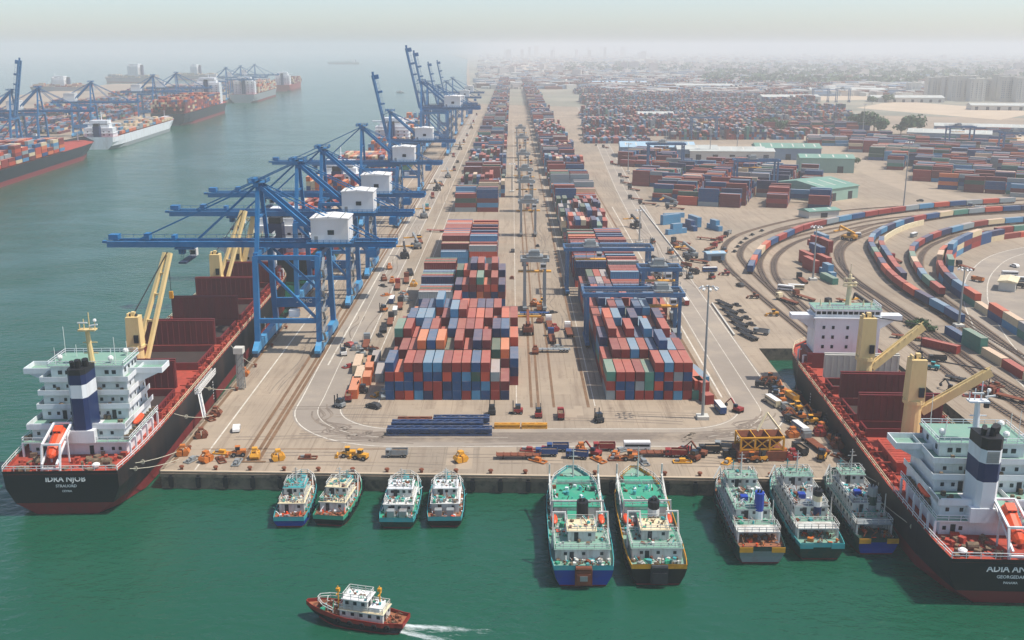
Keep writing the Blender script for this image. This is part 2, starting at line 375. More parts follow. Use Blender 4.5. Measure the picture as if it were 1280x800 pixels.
for k in range(90):
    q = rnd.random()
    if q < .35:
        o = rnd.uniform(-5, 5); n = len(loop); i0 = rnd.randrange(0, n - 16); sub = smooth(loop[i0:i0 + 14], 3) if 3 < i0 < n - 20 else None
        if sub: tyre([(x + o * .6 * math.cos(x), y + o * .5) for x, y in sub])
    elif q < .75:
        x, y, l = rnd.choice([(rnd.uniform(-76, -62), rnd.uniform(222, 600)), (rnd.uniform(3, 20), rnd.uniform(262, 600)), (rnd.uniform(-57, -42), rnd.uniform(280, 700)), (rnd.uniform(60, 74), rnd.uniform(290, 700))]) + (rnd.uniform(25, 90),)
        ph = rnd.uniform(0, 6); tyre([(x + 1.2 * math.sin(ph + i * .5), y + l * i / 12) for i in range(13)])
    else:
        x, y, l = rnd.uniform(-74, 40), rnd.uniform(221, 262), rnd.uniform(12, 40); y = rnd.choice((y, rnd.uniform(221, 232))); a = rnd.uniform(-.25, .25); c = rnd.uniform(-.004, .004)
        tyre([(x + l * i / 10, y + a * l * i / 10 * .3 + c * (l * i / 10) ** 2) for i in range(11)])
o = stuff(g.build('tyre_marks', M['tyre_mark']))
g = MB()   # kerb / low wall by the right-hand road
for a, b in ((G(800, 258), G(861, 336)), (G(890, 380), G(918, 420))):
    g.beam((*a, .3), (*b, .3), .5, .6)
w_ = g.build('low_wall', M['wall_pale']); tag(w_, 'long low pale wall beside the right hand road', 'wall')

# ------------------------------------------------------------------ quay furniture: fascia beam, fenders, bollards
qx0, qx1 = -79.5, 77.6
def qy(x): return 218.6 + (213.6 - 218.6) * (x - qx0) / (qx1 - qx0)
g = MB(); g.beam((qx0, qy(qx0) + .3, .12), (qx1, qy(qx1) + .3, .12), .7, .26); struct(g.build('quay_kerb', M['concrete']))
g = MB(); g.box(-79.9, -79.3, 219, 1600, -.9, .2); g.beam((qx0, qy(qx0) - .15, -.7), (qx1, qy(qx1) - .15, -.7), .3, .9); struct(g.build('quay_beam', M['quay_wall']))
fb = MB(); fb.box(-.35, .35, -.5, 0, -3.6, -.5); fb.box(-.55, .55, -.75, -.5, -3.2, -.9)
fm = fb.mesh('quay_fender', M['black'])
for i in range(26):
    x = -77 + i * 6.2; o = link('quay_fender', fm); o.location = (x, qy(x) - .05, 0); tag(o, f'black rubber fender on the front quay wall, {ordn(i)} from the left', 'fender', 'rubber fenders along the front quay')
for i in range(22):
    o = link('quay_fender', fm); o.location = (-79.9, 232 + i * 17, 0); o.rotation_euler = (0, 0, -PI / 2); tag(o, f'black rubber fender on the left ship quay wall, {ordn(i)} from the front corner', 'fender', 'rubber fenders along the left quay')
bb = MB(); bb.cyl((0, 0, 0), (0, 0, .7), .35, 8); bb.cyl((0, 0, .7), (0, 0, 1.0), .6, 8, .5)
bm_ = bb.mesh('bollard', M['rust'])
for i in range(20):
    x = -75 + i * 7.8; o = link('bollard', bm_); o.location = (x, qy(x) + 1.4, 0); tag(o, f'rusty mooring bollard along the front quay edge, {ordn(i)} from the left', 'bollard', 'mooring bollards along the front quay')
for i in range(14):
    o = link('bollard', bm_); o.location = (-77.2 + .3, 232 + i * 22, 0); tag(o, f'rusty mooring bollard along the left quay edge, {ordn(i)} from the front corner', 'bollard', 'mooring bollards along the left quay')

# ------------------------------------------------------------------ railway
TR = {
 'A': [(1040, 445), (999, 411), (946, 367), (911, 336), (903, 320), (911, 301), (942, 287), (1005, 272), (1080, 261), (1280, 250), (1500, 243)],
 'B': [(1032, 430), (996, 392), (952, 351), (931, 330), (925, 317), (937, 302), (974, 288), (1040, 277), (1120, 266), (1300, 254)],
 'C': [(1036, 425), (1005, 395), (963, 358), (950, 336), (951, 323), (963, 309), (990, 297), (1050, 284), (1120, 272), (1300, 258)],
 'D': [(1046, 425), (1012, 390), (978, 358), (967, 337), (973, 318), (1000, 301), (1045, 290), (1120, 277), (1300, 262)],
 'E': [(1330, 530), (1280, 500), (1155, 407), (1080, 357), (1055, 336), (1046, 317), (1055, 301), (1080, 290), (1111, 281), (1180, 270), (1320, 262)],
 'F': [(1330, 545), (1262, 500), (1140, 408), (1068, 358), (1042, 334), (1034, 316), (1044, 300), (1070, 288), (1105, 278), (1180, 267), (1320, 258)],
 'H': [(1330, 520), (1280, 492), (1230, 462), (1165, 418), (1100, 372), (1062, 345), (1051, 318), (1062, 303), (1090, 291), (1120, 281), (1190, 271), (1320, 264)],
 'K': [(1330, 474), (1240, 424), (1185, 385), (1160, 356), (1150, 330), (1157, 312), (1180, 300), (1215, 291), (1330, 280)],
 'L': [(1330, 560), (1240, 505), (1170, 455), (1120, 415), (1075, 375)],
 'I': [(1330, 492), (1262, 452), (1200, 412), (1165, 386)],
 'J': [(950, 296), (985, 283), (1050, 271), (1120, 263), (1200, 256), (1330, 247)],
 'T1': [(1290, 468), (1192, 401), (1139, 370), (1111, 348), (1096, 326), (1088, 309), (1096, 297), (1119, 286), (1152, 277), (1220, 268), (1330, 262)],
 'T2': [(1290, 455), (1171, 367), (1149, 345), (1139, 323), (1146, 311), (1167, 300), (1192, 292), (1236, 283), (1330, 276)]}
TW = {k: smooth([G(*p) for p in v], 8) for k, v in TR.items()}
g = MB(); h = MB(); sl_ = MB()
for i, (k, p) in enumerate(TW.items()):
    strip(p, 3.4, .006 + .003 * i, None, mb=g)
    for o in (-.72, .72):
        for (a, b) in zip(p[:-1], p[1:]):
            d = Vector((b[0] - a[0], b[1] - a[1], 0)); d.normalize(); q = Vector((-d.y, d.x, 0)) * o
            h.beam((a[0] + q.x, a[1] + q.y, .12), (b[0] + q.x, b[1] + q.y, .12), .26, .2)
    for (x, y, r) in walk(p, 0, 1.6, 400):
        if y < 520: sl_.rbox(x, y, .03, 2.4, .5, .06, r)
struct(g.build('railway_ballast', M['ballast'])); struct(h.build('railway_rail', M['rail_steel'])); stuff(sl_.build('railway_sleeper', M['dark']))
# asphalt loop at the far right
pl = smooth([G(*p) for p in [(1420, 560), (1300, 455), (1262, 410), (1245, 372), (1252, 340), (1290, 318), (1400, 300)]], 8)
struct(strip(pl, 24, .035, M['asphalt'], 'loop_road'))
g = MB(); strip(pl, .35, .05, None, mb=g, off=3); strip(pl, .35, .05, None, mb=g, off=11.5); struct(g.build('loop_road_markings', M['white_line']))
for nm, pts in (('far_road', [(1420, 268), (1240, 262), (1150, 240), (1080, 205), (960, 150), (880, 118), (800, 98)]), ('yard_road', [(690, 200), (880, 262), (1000, 255), (1130, 235)])):
    pass
fr = smooth([G(*p) for p in [(1450, 262), (1250, 258), (1160, 240), (1085, 210), (970, 160), (890, 130), (830, 112)]], 8)
struct(strip(fr, 26, .008, M['patch'], 'far_road'))
g = MB()
wp = smooth([G(*p) for p in [(1099, 318), (1104, 304), (1117, 294), (1135, 286), (1154, 281)]], 6)
for a, b in zip(wp[:-1], wp[1:]): g.beam((*a, 1.4), (*b, 1.4), .6, 2.8)
tag(g.build('curved_wall', M['cream']), 'curved pale wall hugging the inside of the train curve', 'wall')

# ------------------------------------------------------------------ containers
CW, CH = 2.44, 2.62
def container_mesh(ci, L):
    g = MB(); w2 = CW / 2; l2 = L / 2; f = .16
    for sx in (-1, 1):      # corner posts and rails
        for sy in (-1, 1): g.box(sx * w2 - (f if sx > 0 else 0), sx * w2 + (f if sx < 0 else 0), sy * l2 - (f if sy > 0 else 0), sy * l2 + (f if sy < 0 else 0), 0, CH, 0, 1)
        x0, x1 = (w2 - f, w2 - .01) if sx > 0 else (-w2 + .01, -w2 + f)
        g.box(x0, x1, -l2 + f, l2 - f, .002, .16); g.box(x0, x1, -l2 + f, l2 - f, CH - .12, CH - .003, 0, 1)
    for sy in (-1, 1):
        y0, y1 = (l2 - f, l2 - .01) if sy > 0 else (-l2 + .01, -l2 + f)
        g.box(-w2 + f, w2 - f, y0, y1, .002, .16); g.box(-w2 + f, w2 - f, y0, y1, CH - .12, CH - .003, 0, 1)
    n = 14; step = (L - 2 * f) / n   # corrugated sides
    for sx in (-1, 1):
        xs = [sx * (w2 - .04), sx * (w2 - .10)]
        for i in range(n):
            y = -l2 + f + i * step
            p = [(xs[0], y), (xs[0], y + step * .4), (xs[1], y + step * .5), (xs[1], y + step * .9), (xs[0], y + step)]
            for a, b in zip(p[:-1], p[1:]):
                q = [(a[0], a[1], .16), (b[0], b[1], .16), (b[0], b[1], CH - .12), (a[0], a[1], CH - .12)]
                g.quad(*(q if sx > 0 else q[::-1]), 0)
    g.quad((-w2 + f, -l2 + .08, .16), (w2 - f, -l2 + .08, .16), (w2 - f, -l2 + .08, CH - .12), (-w2 + f, -l2 + .08, CH - .12), 0)
    g.quad((w2 - f, l2 - .08, .16), (-w2 + f, l2 - .08, .16), (-w2 + f, l2 - .08, CH - .12), (w2 - f, l2 - .08, CH - .12), 0)
    for i in range(8):      # ribbed roof
        y = -l2 + f + i * (L - 2 * f) / 8; d = (L - 2 * f) / 8
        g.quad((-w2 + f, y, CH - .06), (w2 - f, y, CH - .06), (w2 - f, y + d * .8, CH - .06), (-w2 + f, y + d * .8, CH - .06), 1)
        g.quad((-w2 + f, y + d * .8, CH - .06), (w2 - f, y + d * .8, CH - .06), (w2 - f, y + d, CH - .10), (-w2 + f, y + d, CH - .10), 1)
    g.quad((-w2, -l2, .003), (-w2, l2, .003), (w2, l2, .003), (w2, -l2, .003), 0)
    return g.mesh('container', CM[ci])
CMESH = {}; DMESH = {}
def cmesh(ci, L):
    if (ci, L) not in CMESH: CMESH[(ci, L)] = container_mesh(ci, L)
    return CMESH[(ci, L)]
def door_mesh(ci):
    if ci not in DMESH:
        g = MB(); g.box(-.51, .51, -.05, .0, .0, 2.28)
        for x in (-.28, .28): g.cyl((x, -.08, .02), (x, -.08, 2.26), .025, 5, mi=1)
        for z in (.5, 1.15, 1.8): g.box(-.36, .36, -.075, -.05, z, z + .06, 1)
        for x, z, a, b in ((.1, 1.9, .34, .16), (.12, 1.55, .3, .1), (-.42, .7, .2, .2)): g.box(x, x + a, -.062, -.05, z, z + b, 2)
        DMESH[ci] = g.mesh('door', [CM[ci][0], M['steel'], M['white']])
    return DMESH[ci]
CONT = []    # x, y, z, rz, colour, length, label, may be single
def cadd(x, y, z, rz, ci, L, label, door=False, ind=True): CONT.append((x, y, z, rz, ci, L, label, door, ind))
SMALL = {3: 'third', 2: 'second'}
SHEDS = [(822, 197, 64, 34, 9, -3, 'roof_blue', 'wall_blue', 'pale blue roofed warehouse behind the skewed containers'), (872, 200, 34, 26, 9, -3, 'roof_grey', 'wall_blue', 'grey roofed shed right of the pale blue warehouse'), (915, 201, 70, 28, 8, -4, 'roof_grey', 'wall_pale', 'long low pale warehouse in the middle distance'), (985, 200, 54, 30, 10, -6, 'roof_green', 'wall_blue', 'pale green roofed warehouse beside the long low one'), (1033, 216, 40, 22, 11, -8, 'roof_green', 'wall_green', 'mint green shed with flat roof'), (1052, 250, 34, 44, 8, 38, 'roof_green', 'wall_green', 'green roofed shed at the mouth of the rail yard'), (1030, 272, 20, 10, 4, 20, 'roof_green', 'wall_pale', 'low shed in front of the green roofed shed'),
    (1185, 178, 78, 30, 9, -24, 'roof_grey', 'wall_blue', 'white roofed long shed at far right'), (1235, 168, 110, 26, 8, -20, 'roof_grey', 'wall_blue', 'second white roofed long shed at far right'), (1135, 128, 120, 40, 8, -6, 'roof_grey', 'wall_pale', 'broad pale shed on the far plain'), (1060, 118, 150, 40, 9, 0, 'roof_grey', 'wall_pale', 'broad hazy shed on the far plain before the trees'), (880, 112, 130, 40, 9, 0, 'roof_grey', 'wall_pale', 'hazy long shed behind the far container rows'), (990, 128, 100, 40, 9, 4, 'roof_grey', 'wall_pale', 'hazy shed left of the faint gantries'), (775, 108, 130, 50, 9, 0, 'roof_blue', 'wall_blue', 'hazy blue roofed shed far beyond the stacks'), (820, 150, 46, 24, 8, 0, 'roof_grey', 'wall_pale', 'pale shed among the far container rows'), (895, 326, 8, 5, 3.5, 10, 'roof_blue', 'wall_blue', 'small light blue hut on the lot beside the tracks'), (1270, 362, 11, 6, 4, 60, 'cream', 'wall_pale', 'small cream hut beside the loop road'), (1025, 178, 22, 14, 6, -8, 'roof_grey', 'wall_pale', 'small pale building beside the far trees'), (1262, 138, 110, 30, 7, -10, 'roof_grey', 'wall_pale', 'pale roofed shed before the apartment blocks')]
OCC = {}; SHEDF = []
for (u, v, wd, dp, h, a, ro, wa, lb) in SHEDS: x, y = G(u, v); SHEDF.append((x, y, math.radians(a), wd / 2 + 2, dp + 2))
def occupied(x, y, rz, L, t, bid):
    cells = []
    for k in (-.46, -.3, -.1, .1, .3, .46):
        px, py = x - math.sin(rz) * k * L, y + math.cos(rz) * k * L
        for (sx, sy, sa, hw_, dp_) in SHEDF:
            dx, dy = px - sx, py - sy; lx, ly = dx * math.cos(sa) + dy * math.sin(sa), -dx * math.sin(sa) + dy * math.cos(sa)
            if abs(lx) < hw_ and -2 < ly < dp_: return True
        for ox in (-1.1, 1.1): cells.append((int((px + ox * math.cos(rz)) // 2.2), int((py + ox * math.sin(rz)) // 2.2), t))
    if any(OCC.get(c, bid) != bid for c in cells): return True
    for c in cells: OCC[c] = bid
    return False
BID = [0]
def grid(name, x0, y0, nc, nr, H, rz=0.0, px=2.6, py=12.7, L=12.19, cols=None, ind=True, mono=0.0, axis=0):
    """H(c, r) -> tiers.  axis 0: containers end-on (long side along local y); axis 1: broadside"""
    hh = [[max(0, H(c, r)) for r in range(nr)] for c in range(nc)]
    cs, sn = math.cos(rz), math.sin(rz); BID[0] += 1
    for c in range(nc):
        for r in range(nr):
            base = pickc()
            if axis == 0: lx, ly, a = c * px + CW / 2, r * py + L / 2, rz
            else: lx, ly, a = c * py + L / 2, r * px + CW / 2, rz + PI / 2
            if occupied(x0 + lx * cs - ly * sn, y0 + lx * sn + ly * cs, a, L, 0, BID[0]) and not ind: continue
            for t in range(hh[c][r]):
                hid = t < hh[c][r] - 1 and 0 < c < nc - 1 and 0 < r < nr - 1 and all(t < hh[a][b] for a, b in ((c - 1, r), (c + 1, r), (c, r - 1), (c, r + 1)))
                if hid: continue
                ci = base if rnd.random() < mono else pickc()
                if cols and (c, r, t) in cols: ci = CN.index(cols[(c, r, t)])
                jx, jy = rnd.uniform(-.05, .05), rnd.uniform(-.12, .12)
                if axis == 0: lx, ly, a = c * px + CW / 2 + jx, r * py + L / 2 + jy, rz
                else: lx, ly, a = c * py + L / 2 + jy, r * px + CW / 2 + jx, rz + PI / 2
                lab = f"{CN[ci]} container, {ordn(t)} tier, {ordn(r)} row back, {ordn(c)} column, {name}"
                cadd(x0 + lx * cs - ly * sn, y0 + lx * sn + ly * cs, t * (CH + .03) + .02, a, ci, L, lab, axis == 0 and r == 0 and ind, ind)
h1 = [[4, 3, 4, 4, 4, 4, 4, 4, 4, 4, 4, 3, 2, 0], [3, 4, 4, 5, 5, 5, 4, 5, 4, 5, 5, 4, 4, 3], [5, 5, 4, 5, 5, 4, 5, 5, 5, 5, 4, 5, 5, 4], [4, 5, 5, 5, 4, 5, 6, 6, 5, 5, 5, 4, 5, 5], [3, 4, 5, 5, 6, 5, 6, 5, 5, 5, 5, 5, 4, 4]]
F1 = ['blue,blue,brick red,blue', 'brick red,blue,orange red', 'orange red,blue,blue,brick red', 'light blue,blue,brick red,dark red', 'navy blue,brick red,blue,light blue', 'brick red,brick red,blue,light blue', 'blue,navy blue,orange red,dark red', 'blue,blue,blue,brick red', 'brick red,blue,light blue,brick red', 'light blue,blue,dark green,blue', 'blue,light blue,orange red,brick red', 'brick red,brick red,grey', 'navy blue,dark red']
cols1 = {(c, 0, t): k for c, s in enumerate(F1) for t, k in enumerate(s.split(','))}
grid('left front stack', -34.4, 268, 14, 5, lambda c, r: h1[r][c], cols=cols1)
h2 = [[3, 3, 3, 3, 3, 4, 4, 4, 4, 1], [3, 4, 4, 4, 4, 4, 5, 4, 4, 1], [4, 5, 4, 5, 4, 5, 4, 5, 3, 0], [4, 5, 5, 4, 5, 4, 4, 5, 3, 2], [4, 4, 5, 5, 4, 5, 5, 4, 4, 1], [4, 5, 4, 4, 5, 4, 4, 5, 4, 0]]
F2 = ['grey,brick red,sea green', 'brick red,blue,brick red', 'blue,blue,brick red', 'brick red,grey,dark red', 'brick red,sea green,sea green', 'blue,orange red,blue,brick red', 'brick red,navy blue,brick red,light blue', 'light blue,brick red,grey,brick red', 'brick red,dark red,blue,brick red', 'sea green']
cols2 = {(c, 0, t): k for c, s in enumerate(F2) for t, k in enumerate(s.split(','))}
grid('right front stack', 25.6, 268, 10, 6, lambda c, r: h2[r][c], cols=cols2)
grid('second left stack', -20.5, 363, 7, 3, lambda c, r: [4, 4, 5, 5, 4, 5, 4][c] + (r == 1), mono=.2)
grid('left broadside stack', -33.6, 363, 1, 14, lambda c, r: 3 + r // 5, axis=1, mono=.6)
grid('second right stack', 25.4, 352, 4, 3, lambda c, r: [3, 4, 4, 4][c], mono=.3)
grid('broadside stack under rear gantry', 36.2, 362, 1, 9, lambda c, r: 4 + (r > 3), axis=1, mono=.6)
grid('right edge of second right stack', 49.2, 352, 2, 3, lambda c, r: rnd.randint(2, 4), mono=.3)
grid('third left stack', -31.5, 452, 2, 22, lambda c, r: rnd.choice((3, 4, 4)) - (r < 4), axis=1, py=12.7, mono=.7)
grid('third right stack', 25.4, 405, 2, 30, lambda c, r: rnd.choice((3, 4, 4)), axis=1, mono=.6)
# farther blocks
FAR_W = [10, 14, 3, 15, 2, 15, 15, 9, 4, 14, 7, 4]
def blk(x0, y0, nc, nr, lo, hi, rz=0, axis=0, ind=True, mono=.6):
    global CWT; keep_ = CWT[:]; CWT[:] = FAR_W if not ind else keep_
    blk_(x0, y0, nc, nr, lo, hi, rz, axis, ind, mono); CWT[:] = keep_
def blk_(x0, y0, nc, nr, lo, hi, rz, axis, ind, mono): grid('far yard', x0, y0, nc, nr, lambda c, r: rnd.randint(lo, hi), rz, axis=axis, ind=ind, mono=mono)
y = 600
while y < 2900:
    n = rnd.randint(14, 22)
    for x0, k in ((-33, 2), (25, 2)):
        if rnd.random() < .55: blk(x0, y, 2, n, 2, 5, axis=1, ind=False, mono=.6)
        else: blk(x0, y, 11, max(2, int(n * 2.6 / 12.7)), 2, 5, ind=False)
    y += n * 2.6 + rnd.choice((4, 6, 16))
y = 490
while y < 600:
    blk(25, y, 9, 2, 2, 5, ind=False); y += 30
# skewed right-hand yard
R_ = math.radians
for (u, v, nc, nr, lo, hi, a) in [(772, 206, 12, 4, 2, 4, -24), (800, 226, 8, 3, 1, 4, -24), (818, 248, 10, 3, 2, 4, -20), (860, 232, 12, 4, 2, 4, -22), (905, 222, 14, 4, 2, 4, -22), (880, 255, 10, 3, 2, 5, -18), (930, 258, 12, 3, 2, 4, -18), (940, 232, 14, 4, 2, 4, -22), (965, 245, 8, 3, 1, 3, -22),
   (732, 165, 30, 5, 2, 5, 0), (740, 148, 40, 6, 2, 5, 0), (728, 130, 40, 8, 1, 5, 0), (720, 118, 50, 9, 1, 4, 0), (800, 152, 40, 6, 1, 4, -4), (850, 168, 34, 4, 1, 4, -6), (850, 140, 50, 6, 1, 4, 0), (790, 125, 60, 8, 1, 4, 0), (880, 122, 40, 8, 1, 3, 0), (900, 158, 20, 4, 1, 4, -6),
   (955, 165, 24, 4, 1, 4, -10), (985, 150, 34, 5, 1, 4, -8), (1000, 165, 30, 4, 1, 4, -10), (1060, 190, 22, 4, 2, 4, -20), (1085, 200, 26, 4, 2, 4, -24), (1120, 195, 26, 4, 2, 4, -24), (1140, 215, 24, 3, 2, 4, -26), (1165, 195, 30, 4, 1, 4, -24), (1190, 235, 26, 3, 1, 4, -26), (1215, 212, 34, 4, 2, 4, -26), (1240, 240, 20, 3, 1, 3, -26), (1170, 170, 30, 4, 1, 3, -20), (940, 135, 40, 5, 1, 3, -5)]:
    x, yy = G(u, v)
    if a <= -10: blk(x, yy, max(2, int(nc * 2.6 / 12.7)), max(4, int(nr * 12.7 / 2.6)), lo, hi, R_(a), axis=1, ind=False)
    else: blk(x, yy, nc, nr, lo, hi, R_(a), ind=False)
yy = 1040
while yy < 3000:
    d = yy * .967 + 24; xm = 380 * d / 1300; x = (45 if yy < 1500 else 60) + (yy - 1000) * .05 + 25
    while x < xm:
        n = rnd.randint(10, 26); u_, v_ = proj((x + n, yy, 0))
        if rnd.random() < .62 and not (770 < u_ < 1010 and v_ > 178): blk(x, yy, n, rnd.randint(2, 3), 1, rnd.randint(2, 5), R_(rnd.choice((0, 0, -3))), ind=False)
        x += n * 2.56 + rnd.choice((4, 8, 26))
    yy += rnd.choice((44, 50, 62))
for (u, v, nc, nr, lo, hi, a) in [(790, 200, 8, 3, 2, 4, -24), (778, 190, 8, 2, 1, 4, -24), (812, 214, 12, 3, 1, 4, -24), (840, 222, 12, 3, 2, 4, -24), (850, 240, 12, 3, 2, 4, -20), (890, 246, 12, 3, 2, 4, -20), (912, 236, 14, 3, 2, 4, -22), (945, 246, 10, 3, 1, 4, -22), (975, 232, 8, 3, 1, 3, -22), (885, 212, 14, 2, 1, 3, -14), (1010, 182, 16, 3, 1, 3, -12), (1050, 178, 20, 3, 2, 4, -14), (1090, 185, 20, 3, 2, 4, -20), (1110, 210, 20, 3, 1, 4, -24), (1250, 225, 24, 3, 2, 4, -26), (1230, 200, 30, 3, 1, 4, -26), (1200, 180, 20, 3, 1, 3, -22), (1270, 215, 20, 3, 1, 3, -26), (1260, 190, 20, 3, 1, 3, -26)]:
    x, yy = G(u, v)
    if a <= -10: blk(x, yy, max(2, int(nc * 2.6 / 12.7)), max(4, int(nr * 12.7 / 2.6)), lo, hi, R_(a), axis=1, ind=False)
    else: blk(x, yy, nc, nr, lo, hi, R_(a), ind=False)
for (u, v, w_, d_, lo, hi, a) in [(775, 208, 40, 40, 2, 4, -24), (790, 232, 40, 44, 2, 4, -24), (815, 252, 44, 40, 2, 4, -22), (826, 236, 50, 40, 1, 4, -22), (846, 256, 50, 36, 2, 4, -20), (872, 240, 50, 40, 1, 4, -20), (900, 256, 50, 36, 2, 4, -20), (930, 244, 50, 40, 2, 4, -20), (955, 258, 44, 34, 1, 4, -20), (980, 246, 40, 36, 1, 3, -22), (905, 228, 60, 36, 2, 4, -22), (950, 226, 50, 30, 1, 4, -22), (860, 214, 50, 30, 1, 4, -22),
   (1060, 186, 70, 60, 2, 4, -22), (1082, 200, 70, 50, 2, 4, -24), (1108, 212, 70, 50, 2, 4, -24), (1120, 186, 70, 50, 1, 4, -24), (1140, 226, 60, 40, 2, 4, -26), (1146, 202, 70, 46, 2, 4, -24), (1172, 236, 60, 40, 1, 4, -26), (1178, 214, 70, 46, 2, 4, -26), (1204, 240, 60, 40, 1, 4, -26), (1208, 222, 70, 40, 2, 4, -26), (1236, 236, 60, 40, 1, 4, -26), (1240, 216, 70, 40, 1, 4, -26), (1262, 246, 60, 34, 1, 3, -26), (1270, 228, 60, 36, 2, 4, -26), (1225, 196, 70, 50, 1, 3, -24)]:
    x, yy = G(u, v); blk(x, yy, max(2, int(w_ / 12.7)), int(d_ / 2.6), lo, hi, R_(a), axis=1, ind=False)
# trains and trackside rows: the near ones are singles
def train(nm, key_or_path, d0, n, tiers=(1,), z0=1.15, step=12.75, pal=None, off=0.0):
    p = TW[key_or_path] if isinstance(key_or_path, str) else key_or_path
    for i, (x, y, r) in enumerate(walk(p, d0, step, n)):
        x += math.cos(r) * off; y += math.sin(r) * off
        for t in range(rnd.choice(tiers)):
            ci = CN.index(rnd.choice(pal)) if pal else pickc()
            lab = f"{CN[ci]} container on the {nm}, {ordn(i)} from near end" + (', lower' if t == 0 and max(tiers) > 1 else (', upper' if t else ''))
            cadd(x, y, z0 + t * (CH + .03), r, ci, 12.19, lab, False, True)
    return [(x + math.cos(r) * off, y + math.sin(r) * off, r) for (x, y, r) in walk(p, d0, step, n)]
PT = ['brick red', 'orange red', 'blue', 'blue', 'navy blue', 'light blue', 'brick red', 'grey', 'cream', 'sea green', 'rust red']
WAG = []
def plen(p, q): # distance along a path to the nearest vertex
    acc = 0; best = (1e9, 0)
    for a, b in zip(p[:-1], p[1:]):
        d = math.dist(a, q); best = min(best, (d, acc)); acc += math.dist(a, b)
    return best[1]
d1 = plen(TW['T1'], G(1192, 401)); WAG += train('long train on the wide curve', 'T1', d1, 34, pal=PT)
d2 = plen(TW['T2'], G(1171, 367)); WAG += train('train on the inner curve', 'T2', d2, 28, pal=PT)
WAG += train('second rake beside the long train', TW['T1'], plen(TW['T1'], G(1111, 348)) , 7, pal=PT, off=4.6)
pA = smooth([G(*p) for p in [(938, 341), (946, 325), (959, 311), (978, 301), (1000, 291), (1030, 283), (1070, 275), (1120, 267), (1180, 260), (1300, 252)]], 8)
WAG += train('short rake beside the tight left curve', pA, 3, 24, pal=PT)
p3 = smooth([G(*p) for p in [(1330, 452), (1280, 423), (1217, 382), (1186, 360), (1174, 340), (1180, 322), (1212, 306), (1250, 297), (1320, 290)]], 8)
train('double row below loop road', p3, 10, 32, tiers=(2, 2, 2, 1), z0=.03, pal=PT)
train('second row inside loop road', p3, plen(p3, G(1186, 360)), 14, tiers=(2, 3, 1), z0=.03, pal=PT, off=3.4)
p4 = smooth([G(*p) for p in [(1340, 512), (1256, 459), (1213, 434), (1190, 420)]], 8)
train('near trackside row at right', p4, 6, 8, tiers=(2, 2, 1), z0=.03, pal=PT)
x, yy = G(1175, 437); cadd(x, yy, .03, R_(38), CN.index('brick red'), 12.19, 'lone brick red container on the pier right of the second ship', False, True)
def scatter(lst, nm):
    for q_, (u, v, ci, a, t) in enumerate(sorted(lst)):
        x, yy = G(u, v)
        for k in range(t): cadd(x, yy, .03 + k * (CH + .03), R_(a), CN.index(ci), 12.19 if rnd.random() < .7 else 6.06, f"{ci} container {nm}, {ordn(q_)} from the left" + (f", {ordn(k)} tier" if t > 1 else ""), False, True)
scatter([(838, 280, 'light blue', -60, 2), (845, 292, 'light blue', -60, 2), (862, 287, 'blue', 20, 2), (868, 282, 'light blue', 15, 2), (893, 287, 'light blue', 20, 2), (842, 272, 'light blue', -75, 1)], 'in the small blue cluster beside the right road')
scatter([(1008, 330, 'brick red', 8, 2), (1013, 338, 'brick red', 8, 2), (1020, 328, 'blue', 8, 3), (1028, 334, 'brick red', 8, 2), (1034, 345, 'light blue', 8, 2), (1018, 316, 'brick red', 8, 3), (1030, 320, 'rust red', 8, 3), (1036, 352, 'sea green', 8, 1), (1026, 305, 'light blue', 8, 2)], 'in the stack between the curved tracks')
scatter([(875, 497, 'brick red', 15, 2), (868, 482, 'brick red', 10, 1), (872, 474, 'light blue', 10, 1), (866, 490, 'orange red', 5, 2)], 'beside the tall lamp mast')
scatter([(450, 475, 'cream', 3, 1), (448, 460, 'cream', 3, 1), (444, 490, 'orange', 3, 1), (459, 478, 'orange', 3, 1), (463, 462, 'orange', 3, 1), (470, 455, 'grey', 3, 1), (476, 470, 'grey', 3, 1)], 'in the parked row left of the left front stack')

def vis_key(c):
    x, y, z = c[0], c[1], c[2]; u, v = proj((x, y, z + 2)); d = math.hypot(x, y)
    side = abs(math.sin(c[3] - math.atan2(-x, y)))       # broadside ones show larger
    return (2.44 + 9.7 * side) / d if (-12 < u < 1292 and -10 < v < 812) else 0
cand = sorted([c for c in CONT if c[8]], key=vis_key, reverse=True)
keep = [c for c in cand if vis_key(c) > 0][:300]; ks = set(id(c) for c in keep)
for c in keep:
    x, y, z, rz, ci, L, lab, door, ind = c
    o = link('container', cmesh(ci, L)); o.location = (x, y, z); o.rotation_euler = (0, 0, rz)
    tag(o, lab, 'container', 'stacked shipping containers')
    if door:
        for sx in (-.525, .525):
            d = link('door', door_mesh(ci), o); d.location = (sx, -L / 2 + .05, .2)
def add_stuff_box(V, F, MI, x, y, z, rz, ci, L, W=CW, Hh=CH):
    c, s = math.cos(rz), math.sin(rz); n = len(V); w2 = W / 2 - .03; l2 = L / 2 - .03
    for zz in (z, z + Hh):
        for a, b in ((-w2, -l2), (w2, -l2), (w2, l2), (-w2, l2)): V.append((x + a * c - b * s, y + a * s + b * c, zz))
    F += [(n + 4, n + 5, n + 6, n + 7), (n, n + 1, n + 5, n + 4), (n + 1, n + 2, n + 6, n + 5), (n + 2, n + 3, n + 7, n + 6), (n + 3, n, n + 4, n + 7)]
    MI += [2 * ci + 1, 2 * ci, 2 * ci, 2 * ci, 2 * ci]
SV, SF, SM = [], [], []
for c in CONT:
    if id(c) not in ks: add_stuff_box(SV, SF, SM, *c[:6])
